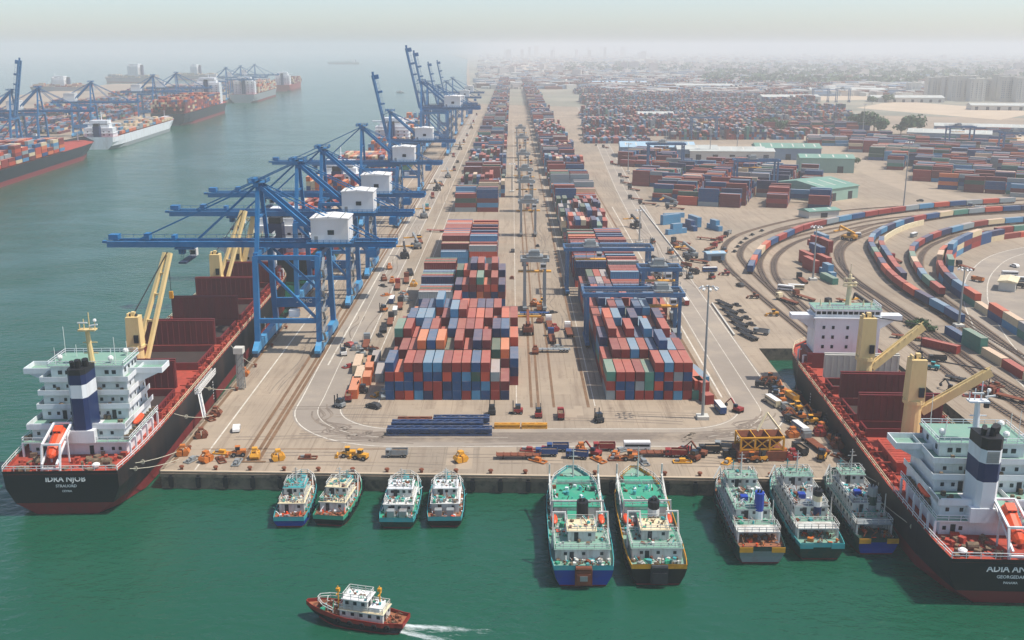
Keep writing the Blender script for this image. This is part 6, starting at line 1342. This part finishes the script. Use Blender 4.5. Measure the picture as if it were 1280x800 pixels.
        for y in (-3, -1, 1, 3): g.beam((-1.1, y, .3), (1.1, y, .3), .3)
        g.box(-.7, .7, -1, 1, .45, 1.4); g.build('frame', c, t); g = MB(); g.box(-.4, .4, 1.2, 2.4, .4, 1.1); g.build('motor', M['steel'], t)
    elif kind == 'bus':
        g.box(-1.2, 1.2, -4.5, 4.5, .5, 2.9); g.build('body', c, t); g = MB(); g.box(-1.22, 1.22, -4.2, 4.2, 1.5, 2.3); g.box(-1.1, 1.1, 4.48, 4.53, 1.3, 2.5); g.build('window', M['glass'], t); g = MB(); g.box(-1.15, 1.15, -4.4, 4.4, 2.9, 3.05); g.build('roof', M['white'], t); wheels(t, [(x, y) for x in (-1, 1) for y in (-2.8, 3)], .5, .4)
    return t
KN = {'truck': 'terminal_truck', 'tipper': 'tipper_truck', 'tanker': 'tank_truck', 'loader': 'wheel_loader', 'stacker': 'reach_stacker', 'forklift': 'forklift', 'grab': 'grab_bucket', 'excavator': 'excavator', 'car': 'car', 'trailer': 'flat_trailer', 'frame': 'spreader_frame', 'bus': 'box_truck'}
KL = {'truck': 'terminal truck', 'tipper': 'tipper truck', 'tanker': 'tank truck', 'loader': 'wheel loader', 'stacker': 'reach stacker', 'forklift': 'forklift', 'grab': 'clamshell grab bucket', 'excavator': 'excavator', 'car': 'car', 'trailer': 'flat trailer', 'frame': 'spare spreader frame', 'bus': 'box truck'}
CL = {'mach_orange': 'orange', 'mach_red': 'red', 'mach_blue': 'blue', 'boat_grey': 'grey', 'rust': 'rusty', 'dark': 'dark', 'white': 'white', 'yellow': 'yellow', 'teal': 'turquoise', 'cream': 'cream'}
PEND = []; RAD = {'truck': 7, 'trailer': 6, 'stacker': 5, 'tipper': 4, 'tanker': 5, 'bus': 4.5}
def put(u, v, kind, col, rz, zone, xy=None):
    x, y = xy or G(u, v); PEND.append((x, y, kind, col, R_(rz), zone))
KS = {'loader': .66, 'tipper': .68, 'tanker': .7, 'grab': .85, 'excavator': .75, 'frame': .7, 'bus': .7, 'trailer': .85, 'truck': .85}
Z1 = 'on the front apron at left'
for a in [(229, 569, 'grab', 'mach_orange', 10), (258, 577, 'grab', 'mach_orange', 60), (278, 567, 'frame', 'yellow', 80), (297, 570, 'loader', 'mach_orange', 100), (348, 575, 'grab', 'yellow', 20), (357, 572, 'grab', 'mach_orange', 80), (385, 573, 'frame', 'rust', 90), (252, 547, 'grab', 'rust', 20), (262, 524, 'frame', 'rust', 40), (270, 520, 'grab', 'rust', 0), (305, 470, 'grab', 'mach_orange', 0), (434, 571, 'loader', 'yellow', 95), (450, 574, 'loader', 'yellow', 70), (497, 571, 'tipper', 'boat_grey', 90), (508, 573, 'loader', 'yellow', 100), (576, 577, 'grab', 'yellow', 30), (296, 538, 'car', 'white', 10)]: put(*a, Z1)
Z2 = 'on the front apron behind the supply boats'
for a in [(648, 573, 'trailer', 'rust', 90), (650, 568, 'grab', 'rust', 0), (662, 571, 'grab', 'gear', 50), (684, 570, 'tipper', 'mach_blue', 90), (698, 564, 'tipper', 'mach_blue', 90), (722, 573, 'tipper', 'mach_blue', 80), (736, 576, 'frame', 'mach_orange', 80), (744, 570, 'excavator', 'mach_red', 60), (756, 563, 'tipper', 'mach_red', 90), (770, 561, 'tipper', 'mach_red', 95), (772, 575, 'frame', 'rust', 90), (786, 575, 'loader', 'mach_orange', 90), (797, 574, 'tanker', 'mach_orange', 90), (796, 562, 'bus', 'white', 90), (818, 570, 'trailer', 'rust', 90), (846, 571, 'tipper', 'mach_red', 85), (858, 568, 'tanker', 'mach_red', 90), (853, 578, 'frame', 'yellow', 90)]: put(*a, Z2)
Z3 = 'on the front apron near the yellow hopper'
for a in [(876, 570, 'excavator', 'rust', 60), (888, 566, 'tipper', 'dark', 90), (899, 570, 'trailer', 'dark', 90), (908, 562, 'tipper', 'boat_grey', 80), (918, 572, 'tipper', 'dark', 90), (938, 577, 'loader', 'mach_orange', 90), (925, 580, 'trailer', 'rust', 90), (975, 566, 'excavator', 'mach_orange', 30), (990, 574, 'grab', 'mach_red', 0), (930, 560, 'grab', 'gear', 0), (968, 575, 'frame', 'rust', 80)]: put(*a, Z3)
Z4 = 'in the machine park beside the right slip'
for a in [(962, 476, 'loader', 'mach_orange', 60), (956, 485, 'tipper', 'dark', 70), (970, 484, 'excavator', 'rust', 120), (978, 486, 'grab', 'mach_orange', 0), (966, 494, 'forklift', 'white', 100), (980, 492, 'excavator', 'mach_orange', 20), (966, 506, 'bus', 'cream', 15), (976, 502, 'loader', 'mach_orange', 10), (990, 500, 'tipper', 'yellow', 12), (996, 512, 'loader', 'yellow', 12), (984, 515, 'tipper', 'boat_grey', 10), (1000, 524, 'excavator', 'mach_orange', 100), (1012, 530, 'loader', 'yellow', 90), (1020, 522, 'excavator', 'mach_orange', 60), (992, 530, 'tipper', 'dark', 30), (985, 522, 'grab', 'rust', 0), (1000, 540, 'bus', 'mach_blue', 12), (1012, 544, 'bus', 'boat_grey', 12), (1020, 560, 'truck', 'boat_grey', 12), (1030, 568, 'bus', 'white', 12), (1004, 556, 'car', 'boat_grey', 10), (1000, 566, 'tipper', 'dark', 15), (1046, 560, 'grab', 'rust', 0), (1038, 548, 'frame', 'mach_orange', 0), (1050, 572, 'frame', 'rust', 40), (1026, 540, 'grab', 'mach_orange', 30)]: put(*a, Z4)
Z5 = 'parked in the strip left of the left stacks'
for a in [(436, 500, 'tipper', 'mach_red', 5), (424, 509, 'forklift', 'boat_grey', 60), (444, 500, 'bus', 'mach_orange', 3), (467, 510, 'car', 'dark', 60), (465, 440, 'frame', 'dark', 0), (452, 445, 'loader', 'boat_grey', 30), (458, 432, 'truck', 'boat_grey', 5), (470, 432, 'grab', 'mach_orange', 0), (437, 433, 'car', 'mach_red', 40), (429, 444, 'forklift', 'white', 20), (480, 412, 'trailer', 'dark', 5), (475, 420, 'frame', 'dark', 20), (488, 404, 'truck', 'dark', 3), (494, 392, 'bus', 'boat_grey', 3), (500, 384, 'truck', 'dark', 4), (490, 378, 'bus', 'mach_blue', 0), (505, 372, 'grab', 'mach_orange', 0), (497, 360, 'truck', 'mach_red', 5), (508, 352, 'truck', 'rust', 5), (517, 358, 'grab', 'yellow', 0), (513, 342, 'trailer', 'dark', 10), (506, 322, 'stacker', 'dark', 10), (520, 310, 'stacker', 'boat_grey', 20), (525, 303, 'truck', 'dark', 10), (546, 290, 'trailer', 'mach_red', 80), (552, 292, 'truck', 'boat_grey', 80), (530, 272, 'stacker', 'boat_grey', 10), (534, 262, 'truck', 'teal', 5), (541, 247, 'truck', 'mach_red', 5), (546, 238, 'stacker', 'dark', 20), (552, 232, 'truck', 'boat_grey', 10), (560, 222, 'stacker', 'boat_grey', 10), (568, 213, 'truck', 'dark', 5), (572, 203, 'trailer', 'dark', 5), (567, 196, 'truck', 'mach_red', 5), (575, 187, 'stacker', 'dark', 5), (580, 178, 'truck', 'dark', 5), (584, 170, 'truck', 'boat_grey', 5), (589, 161, 'stacker', 'dark', 5), (592, 153, 'truck', 'mach_red', 4), (596, 144, 'truck', 'dark', 4)]: put(*a, Z5)
Z6 = 'in the central aisle'
for a in [(660, 416, 'stacker', 'rust', 0), (687, 408, 'truck', 'white', 2), (690, 425, 'truck', 'mach_blue', 2), (711, 417, 'truck', 'white', 2), (712, 428, 'truck', 'mach_blue', 2), (692, 440, 'trailer', 'boat_grey', 90), (706, 442, 'forklift', 'white', 0), (674, 388, 'tipper', 'mach_orange', 0), (678, 380, 'loader', 'yellow', 0), (668, 394, 'trailer', 'mach_blue', 90), (701, 522, 'tipper', 'mach_red', 0), (673, 521, 'forklift', 'mach_red', 0), (646, 517, 'forklift', 'mach_red', 90), (748, 527, 'forklift', 'dark', 20), (615, 517, 'forklift', 'dark', 0), (641, 315, 'car', 'dark', 0), (640, 348, 'frame', 'rust', 0), (657, 330, 'truck', 'dark', 0), (672, 308, 'frame', 'dark', 0), (660, 262, 'truck', 'boat_grey', 0), (662, 232, 'truck', 'dark', 0), (646, 212, 'truck', 'mach_blue', 0), (664, 205, 'truck', 'dark', 0), (650, 185, 'truck', 'dark', 0), (660, 175, 'truck', 'boat_grey', 0), (652, 160, 'truck', 'dark', 0), (658, 240, 'frame', 'dark', 0), (650, 228, 'stacker', 'dark', 0)]: put(*a, Z6)
Z7 = 'on the open lot beside the curved tracks'
for a in [(900, 322, 'tipper', 'teal', 30), (887, 340, 'bus', 'mach_blue', 95), (868, 342, 'tipper', 'dark', 30), (872, 328, 'truck', 'dark', 50), (862, 322, 'stacker', 'boat_grey', 30), (858, 334, 'tipper', 'rust', 40), (906, 344, 'loader', 'mach_red', 80), (942, 373, 'loader', 'rust', 80), (925, 358, 'car', 'dark', 20), (966, 395, 'loader', 'yellow', 85), (952, 418, 'tipper', 'boat_grey', 60), (857, 380, 'bus', 'mach_red', 0), (852, 305, 'truck', 'dark', 40), (855, 313, 'truck', 'rust', 40), (888, 312, 'truck', 'mach_red', -35), (895, 305, 'truck', 'mach_red', -35), (902, 298, 'truck', 'dark', -35), (910, 293, 'tipper', 'boat_grey', -35), (884, 300, 'trailer', 'rust', 60), (828, 340, 'stacker', 'dark', 60), (820, 348, 'stacker', 'boat_grey', 40), (840, 335, 'truck', 'dark', 80), (845, 262, 'truck', 'dark', 70), (838, 258, 'stacker', 'boat_grey', 70), (900, 514, 'bus', 'mach_blue', 5), (922, 515, 'excavator', 'mach_red', 40), (794, 285, 'stacker', 'dark', 20), (795, 250, 'truck', 'dark', 40), (757, 185, 'truck', 'dark', 20), (745, 182, 'car', 'dark', 0), (768, 206, 'truck', 'mach_red', 20), (780, 222, 'truck', 'dark', 30), (783, 230, 'truck', 'boat_grey', 30), (793, 238, 'truck', 'dark', 30), (810, 256, 'truck', 'dark', 60)]: put(*a, Z7)
for k in range(6): put(905 + k * 6, 382 + k * 8, 'trailer', 'dark', 18, 'in the long dark row beside the right road')
for k in range(4): put(921 + k * 6, 382 + k * 8, 'frame', 'dark', 18, 'in the short dark row beside the right road')
for (u, v) in ((918, 315), (922, 309), (926, 304), (932, 299), (940, 294), (952, 289)): put(u, v, 'frame', 'dark', -30, 'in the dark row inside the curved tracks')
for a in [(985, 378, 'truck', 'cream', 25), (992, 376, 'truck', 'mach_red', 25), (999, 375, 'truck', 'white', 25), (1006, 374, 'truck', 'rust', 25), (1012, 372, 'bus', 'mach_red', 25), (982, 363, 'bus', 'white', 60), (995, 362, 'bus', 'cream', 80), (1003, 352, 'truck', 'dark', 0), (1060, 300, 'stacker', 'yellow', 40), (1068, 296, 'bus', 'white', 80), (1120, 327, 'truck', 'mach_red', 0), (1122, 341, 'truck', 'boat_grey', 0), (1142, 296, 'bus', 'boat_grey', -40), (1150, 252, 'car', 'dark', 60), (1208, 258, 'bus', 'mach_blue', 85), (1225, 262, 'bus', 'boat_grey', 85), (1080, 392, 'stacker', 'dark', 30), (1048, 385, 'truck', 'dark', 30), (1060, 380, 'trailer', 'rust', 30), (1135, 424, 'trailer', 'rust', 60), (1150, 428, 'truck', 'dark', 60), (1165, 462, 'loader', 'teal', 60), (1172, 452, 'tipper', 'dark', 80), (1205, 478, 'trailer', 'dark', 50), (1222, 486, 'grab', 'rust', 20), (1236, 492, 'tipper', 'mach_red', 40), (1190, 490, 'excavator', 'dark', 30), (1246, 482, 'frame', 'rust', 20), (1262, 500, 'truck', 'rust', 40), (1214, 496, 'frame', 'mach_red', 70), (1262, 345, 'bus', 'white', 80), (1272, 352, 'bus', 'boat_grey', 70), (1274, 360, 'tipper', 'dark', 60), (1268, 334, 'car', 'white', 20), (1222, 352, 'tipper', 'mach_orange', 30), (1207, 336, 'truck', 'dark', 10)]: put(*a, 'in the rail yard at right')
re_ = random.Random(21)
for (u0, u1, v0, v1, n, zn) in [(225, 320, 566, 580, 8, Z1), (640, 870, 562, 579, 26, Z2), (870, 1000, 560, 580, 14, Z3), (952, 1010, 478, 530, 16, Z4), (985, 1058, 520, 580, 20, Z4), (435, 482, 425, 505, 16, Z5), (478, 520, 335, 420, 16, Z5), (655, 720, 380, 450, 10, Z6), (815, 905, 300, 350, 16, Z7)]:
    for _ in range(n): put(re_.uniform(u0, u1), re_.uniform(v0, v1), re_.choice(('frame', 'grab', 'frame', 'forklift')), re_.choice(('rust', 'mach_orange', 'dark', 'boat_grey', 'yellow', 'mach_red')), re_.uniform(0, 180), zn)
PEND2 = []
for q in PEND:                       # nothing parked inside anything else
    r = .8 * RAD.get(q[2], 2.4)
    if all(math.hypot(q[0] - p[0], q[1] - p[1]) > .62 * (r + .8 * RAD.get(p[2], 2.4)) for p in PEND2): PEND2.append(q)
PEND = PEND2
CNT = {}
for q in PEND: CNT.setdefault((q[2], q[3], q[5]), []).append(q)
for (kind, col, zone), L_ in CNT.items():
    L_.sort(key=lambda q: proj((q[0], q[1], 0))[0])
    for i, (x, y, k, c, rz, z) in enumerate(L_):
        lab = f"{CL.get(col, 'brown')} {KL[kind]} {zone}" + (f", {ordn(i)} from left" if len(L_) > 1 else '')
        first = (k, c) not in PROTO; 
        if first: t = proto(k, c); t.location = (x, y, .03); t.rotation_euler = (0, 0, rz); tag(t, lab, KL[k].split(' with')[0], KL[k].split(' with')[0] + 's around the port')
        else: t = copy_tree(PROTO[(k, c)], (x, y, .03), rz, lab)
        f_ = KS.get(k, 1); t.scale = (f_, f_, f_)
# long truss beams lying in front of the left stack
def truss(u0, u1, v, col, label, h=1.9, wd=2.0):
    x0, y = G(u0, v); x1, _ = G(u1, v); t = thing('truss_beam', label, 'truss beam', ((x0 + x1) / 2, y, .03), 0, 'long steel beams laid down in front of the left stack'); l = (x1 - x0) / 2; g = MB()
    for a in (-wd / 2, wd / 2):
        for z in (.2, h - .2): g.beam((-l, a, z), (l, a, z), .35)
    g.build('chord', M[col], t) if False else None
    for a in (-wd / 2, wd / 2):
        for z in (.2, h - .2): q = MB(); q.beam((-l, a, z), (l, a, z), .4); q.build('chord', M[col], t)
    q = MB(); n = max(3, int(2 * l / 2.2))
    for i in range(n):
        xa, xb = -l + 2 * l * i / n, -l + 2 * l * (i + 1) / n
        for a in (-wd / 2, wd / 2): q.beam((xa, a, .3 if i % 2 else h - .3), (xb, a, h - .3 if i % 2 else .3), .22); q.box(xa - .08, xa + .08, a - .05, a + .05, .3, h - .3)
        q.beam((xa, -wd / 2, h - .2), (xb, wd / 2, h - .2), .2)
    q.box(-l, l, -wd / 2 + .2, wd / 2 - .2, h * .35, h * .75); stuff(q.build('web', M[col], t))
truss(484, 615, 543, 'truss_blue', 'long dark blue truss beam lying nearest the front road'); truss(490, 604, 535, 'truss_blue', 'dark blue truss beam just behind the longest one'); truss(542, 612, 529, 'truss_blue', 'short dark blue beam at the back of the pile'); truss(497, 540, 530, 'rust', 'rusty short beam at the back of the pile', 1.6)
truss(618, 650, 535, 'yellow', 'yellow beam right of the blue truss pile, left half', 1.2, 1.0); truss(652, 684, 535, 'yellow', 'yellow beam right of the blue truss pile, right half', 1.2, 1.0)
# yellow hopper on the front apron
x, y = G(948, 571); t = thing('cargo_hopper', 'large rusty yellow hopper frame on the front apron', 'hopper', (x, y, .03), .05)
g = MB()
for a in (-5, -1.7, 1.7, 5):
    for b in (-2.4, 2.4): g.beam((a, b, 0), (a, b, 5.6), .4)
for b in (-2.4, 2.4):
    for z in (2.8, 5.6): g.beam((-5.2, b, z), (5.2, b, z), .35)
    for a in (-5, -1.7, 1.7): g.beam((a, b, 2.8), (a + 3.3, b, 5.6), .22); g.beam((a + 3.3, b, 2.8), (a, b, 5.6), .22)
for a in (-5, -1.7, 1.7, 5): g.beam((a, -2.4, 5.6), (a, 2.4, 5.6), .3)
g.build('frame', M['yellow'], t)
for a in (-3.4, 0, 3.4): g = MB(); g.loft([[(a - 1.5, -2.1, 5.9), (a + 1.5, -2.1, 5.9), (a + 1.5, 2.1, 5.9), (a - 1.5, 2.1, 5.9)], [(a - .4, -.5, 3), (a + .4, -.5, 3), (a + .4, .5, 3), (a - .4, .5, 3)]], closed=True, caps=(False, True)); g.build('funnel_bin', M['rust'], t)
g = MB(); g.box(-5.6, 5.6, -3, 3, .1, 2.4); g.build('base_box', M['rust'], t)
g = MB(); g.beam((0, 2, 5.6), (2.6, 4, 9.5), .4); g.beam((2.6, 4, 9.5), (5.4, 2, 5.8), .4); g.build('boom', M['cream'], t)

# ------------------------------------------------------------------ sheds and warehouses
def shed(x, y, wd, dp, h, rz, roof, wall, label, ndoor=3, gable=True, group=None, name='warehouse'):
    t = thing(name, label, 'warehouse', (x, y, 0), rz, group); g = MB(); g.box(-wd / 2, wd / 2, 0, dp, 0, h); g.build('wall', M[wall], t)
    g = MB(); rise = min(3.5, dp * .1) if gable else .4; e = .6
    g.loft([[(-wd / 2 - e, -e, h), (-wd / 2 - e, dp / 2, h + rise), (-wd / 2 - e, dp + e, h), (-wd / 2 - e, dp + e, h - .4), (-wd / 2 - e, -e, h - .4)], [(wd / 2 + e, -e, h), (wd / 2 + e, dp / 2, h + rise), (wd / 2 + e, dp + e, h), (wd / 2 + e, dp + e, h - .4), (wd / 2 + e, -e, h - .4)]], closed=True); rf = g.build('roof', M[roof], t)
    n = max(2, int(wd / 9))
    for i in range(n): g = MB(); x_ = -wd / 2 + (i + .5) * wd / n; s = rise / (dp / 2 + e); g.loft([[(x_ - .5, dp * .12, h + .12 + s * dp * .12), (x_ + .5, dp * .12, h + .12 + s * dp * .12), (x_ + .5, dp * .42, h + .12 + s * dp * .42), (x_ - .5, dp * .42, h + .12 + s * dp * .42)], [(x_ - .5, dp * .12, h + s * dp * .12), (x_ + .5, dp * .12, h + s * dp * .12), (x_ + .5, dp * .42, h + s * dp * .42), (x_ - .5, dp * .42, h + s * dp * .42)]], closed=True); g.build('skylight', M['wall_pale'], rf)
    for i in range(ndoor): g = MB(); x_ = -wd / 2 + (i + .5) * wd / ndoor; g.box(x_ - 2.2, x_ + 2.2, -.12, .02, .02, min(5, h - 1.4)); g.build('door', M['dark'], t)
    return t
for (u, v, wd, dp, h, a, ro, wa, lb) in SHEDS:
    x, y = G(u, v); shed(x, y, wd, dp, h, R_(a), ro, wa, lb, ndoor=max(1, int(wd / 14)))

# ------------------------------------------------------------------ far plain, apartment blocks, city, trees
mm('far_plain', (128, 126, 110), .95, .3, .004, dirt=(168, 156, 136), dirt_amt=.9, dirt_scale=.006)
g = MB(); z = .03
P_ = [(-60, 1780), (420, 1500), (900, 1350), (1800, 1100), (12000, 1100), (12000, 15000), (-860, 15000), (-320, 8000), (-160, 4000), (-75, 1950)]
k = len(g.v); g.v += [(a, b, z) for a, b in P_]; g.f.append(tuple(range(len(P_)))); g.m.append(0); struct(g.build('far_plain', M['far_plain']))
def slab(pts, m, z): g = MB(); g.quad(*[(*G(*p), z) for p in pts]); struct(g.build('bare_ground', m))
slab([(1000, 126), (1170, 124), (1120, 108), (1005, 110)], M['concrete'], .06); slab([(1070, 135), (1250, 150), (1300, 140), (1120, 126)], M['concrete'], .07); slab([(620, 92), (740, 92), (720, 78), (640, 78)], M['concrete'], .08); slab([(700, 84), (960, 84), (900, 80), (700, 80)], M['concrete'], .09); slab([(760, 122), (890, 116), (860, 108), (740, 110)], M['concrete'], .10)
slab([(1120, 175), (1300, 185), (1300, 172), (1150, 165)], M['concrete'], .05)
def block_house(x, y, wd, dp, h, label, rz=0, wall='city_wall', detail=True, group='distant apartment blocks'):
    t = thing('apartment_block', label, 'building', (x, y, 0), rz, group); g = MB(); g.box(-wd / 2, wd / 2, 0, dp, 0, h); g.box(-wd / 2 - .3, wd / 2 + .3, -.3, dp + .3, h, h + 1); g.box(-3, 3, dp * .3, dp * .3 + 5, h + 1, h + 4); g.build('wall', M[wall], t)
    if detail:
        for z in range(2, int(h / 3.3) - 1):
            g = MB(); n = int(wd / 4)
            for i in range(n): x_ = -wd / 2 + (i + .5) * wd / n; g.box(x_ - .9, x_ + .9, -.08, .02, z * 3.3, z * 3.3 + 1.4)
            stuff(g.build('window_row', M['boat_grey'], t))
        for i in range(3): x_ = (i - 1) * wd * .3; g = MB(); g.box(x_ - 1.4, x_ + 1.4, -1.2, 0, 3, h - 2); g.build('balcony_bay', M['wall_pale'], t)
    return t
for i, (u, v, wd, h) in enumerate([(1170, 124, 34, 38), (1188, 125, 26, 40), (1202, 126, 38, 42), (1221, 127, 26, 38), (1236, 125, 34, 36), (1250, 126, 20, 44), (1264, 127, 40, 42), (1284, 128, 40, 40), (1143, 118, 24, 22)]):
    x, y = G(u, v); block_house(x, y, wd, 18, h, f'pale apartment block at far right, {ordn(i)} from the left of its row', wall='wall_pale')
rc = random.Random(5)
for i in range(110):
    v = rc.uniform(70, 100) if i > 24 else rc.uniform(66, 74); u = rc.uniform(620, 1290) if i > 24 else rc.uniform(630, 830); x, y = G(u, v)
    h = rc.uniform(10, 34) if i > 24 else rc.uniform(40, 100); block_house(x, y, rc.uniform(18, 40), 18, h, 'hazy distant city block almost lost in the haze', rc.uniform(-.4, .4), detail=False, group='faint city blocks on the horizon')
V, F = [], []
for i in range(9000):
    v = 66 + 54 * rc.random() ** 1.3; u = rc.uniform(600, 1320); x, y = G(u, v)
    if y < 1780 or (x < 200 and y < 2400): continue
    a, b, h, r = rc.uniform(5, 22), rc.uniform(5, 16), rc.uniform(3, 11), rc.uniform(-.5, .5); n = len(V); c_, s_ = math.cos(r), math.sin(r)
    for zz in (0, h):
        for p, q in ((-a, -b), (a, -b), (a, b), (-a, b)): V.append((x + p * c_ - q * s_, y + p * s_ + q * c_, zz))
    F += [(n + 4, n + 5, n + 6, n + 7), (n, n + 1, n + 5, n + 4), (n + 1, n + 2, n + 6, n + 5), (n + 3, n, n + 4, n + 7)]
me = bpy.data.meshes.new('far_low_buildings'); me.from_pydata(V, [], F); mats_ = [M['city_wall'], M['roof_grey'], M['rust'], M['wall_blue'], M['wall_pale']]
for m_ in mats_: me.materials.append(m_)
me.polygons.foreach_set('material_index', [(i // 4 * 7 % 11) % 5 for i in range(len(F))]); me.update(); o = link('far_low_buildings', me); o['label'] = 'countless low buildings and sheds spread over the hazy far plain'; o['category'] = 'buildings'; stuff(o)
def leaf_cloud(V, F, c, rx, rz_, n, s, rr):
    lobes = [(c[0] + rr.uniform(-.5, .5) * rx, c[1] + rr.uniform(-.5, .5) * rx, c[2] + rr.uniform(-.45, .5) * rz_, rr.uniform(.35, .6)) for _ in range(7)]
    for _ in range(n):
        lb = rr.choice(lobes); d = Vector((rr.gauss(0, 1), rr.gauss(0, 1), rr.gauss(0, 1))).normalized() * rr.uniform(.75, 1.05)
        p = Vector((lb[0] + d.x * rx * lb[3], lb[1] + d.y * rx * lb[3], lb[2] + d.z * rz_ * lb[3])); nrm = (d + Vector((rr.uniform(-.5, .5), rr.uniform(-.5, .5), rr.uniform(-.2, .7)))).normalized(); a = nrm.orthogonal().normalized(); b = nrm.cross(a); k = len(V); q = s * rr.uniform(.6, 1.3)
        V += [tuple(p + a * q), tuple(p + b * q * .7), tuple(p - a * q), tuple(p - b * q * .7)]; F.append((k, k + 1, k + 2, k + 3))
def tree(x, y, h, r, label, rr, n=260, group='trees on the far plain'):
    t = thing('broadleaf_tree', label, 'tree', (x, y, 0), 0, group); g = MB(); g.cyl((0, 0, 0), (0, 0, h * .6), h * .035, 6, h * .015)
    for a in range(4): g.cyl((0, 0, h * (.3 + .07 * a)), (math.cos(a * 1.7) * r * .6, math.sin(a * 1.7) * r * .6, h * .72), h * .014, 5, h * .006)
    g.build('trunk', M['bark'], t); V, F = [], []; leaf_cloud(V, F, (0, 0, h * .62), r, h * .40, n, r * .16, rr); me = bpy.data.meshes.new('crown'); me.from_pydata(V, [], F); me.materials.append(M['leaf']); link('crown', me, t)
rt = random.Random(3)
for i, (u, v, h, r) in enumerate([(957, 163, 14, 9), (968, 164, 15, 10), (978, 166, 14, 10), (1072, 163, 20, 13), (1082, 165, 24, 14), (1092, 167, 22, 13), (1100, 168, 18, 11), (1134, 168, 24, 13), (1146, 167, 22, 11), (1126, 168, 16, 10), (1066, 209, 9, 6), (1090, 130, 14, 12), (1110, 128, 14, 12), (946, 160, 12, 8), (875, 148, 14, 10), (1000, 150, 14, 10)]):
    x, y = G(u, v); tree(x, y, h, r, f'dark green broadleaf tree among the far yards, {ordn(i)} of them', rt)
for i, (u, v) in enumerate(((1140, 408), (1148, 411), (1156, 409), (1163, 414), (1150, 406))):
    x, y = G(u, v); V, F = [], []; leaf_cloud(V, F, (0, 0, 1.3), 2.6, 1.5, 160, .4, rt); me = bpy.data.meshes.new('shrub'); me.from_pydata(V, [], F); me.materials.append(M['leaf']); o = link('shrub', me); o.location = (x, y, 0); tag(o, f'green shrub at the near end of the long train, {ordn(i)} from the left', 'shrub', 'shrubs beside the long train')
V, F = [], []
for i in range(1500):
    v = rt.choice((rt.uniform(90, 97), rt.uniform(97, 107), rt.uniform(80, 90))); u = rt.uniform(880, 1310) if v > 90 else rt.uniform(700, 1310); x, y = G(u, v); leaf_cloud(V, F, (x, y, 8), 14, 9, 9, 6.5, rt)
me = bpy.data.meshes.new('far_woodland'); me.from_pydata(V, [], F); me.materials.append(M['leaf']); o = link('far_woodland', me); o['label'] = 'hazy belt of woodland along the far plain'; o['category'] = 'woodland'; stuff(o)
finish_stuff()
b = MB(); b.box(-15500, 15500, -280, 15800, WZ - 1, 130)
hz = b.mesh('haze', []) if False else None
me = bpy.data.meshes.new('haze'); me.from_pydata(b.v, [], b.f)
hm = bpy.data.materials.new('haze_air'); hm.use_nodes = True; n = hm.node_tree.nodes
n.remove(n['Principled BSDF']); pv = n.new('ShaderNodeVolumePrincipled'); pv.inputs['Color'].default_value = (.93, .94, .93, 1); pv.inputs['Density'].default_value = HAZE
pv.inputs['Anisotropy'].default_value = 0.0
hm.node_tree.links.new(pv.outputs[0], n['Material Output'].inputs['Volume']); me.materials.append(hm)
stuff(link('haze', me))
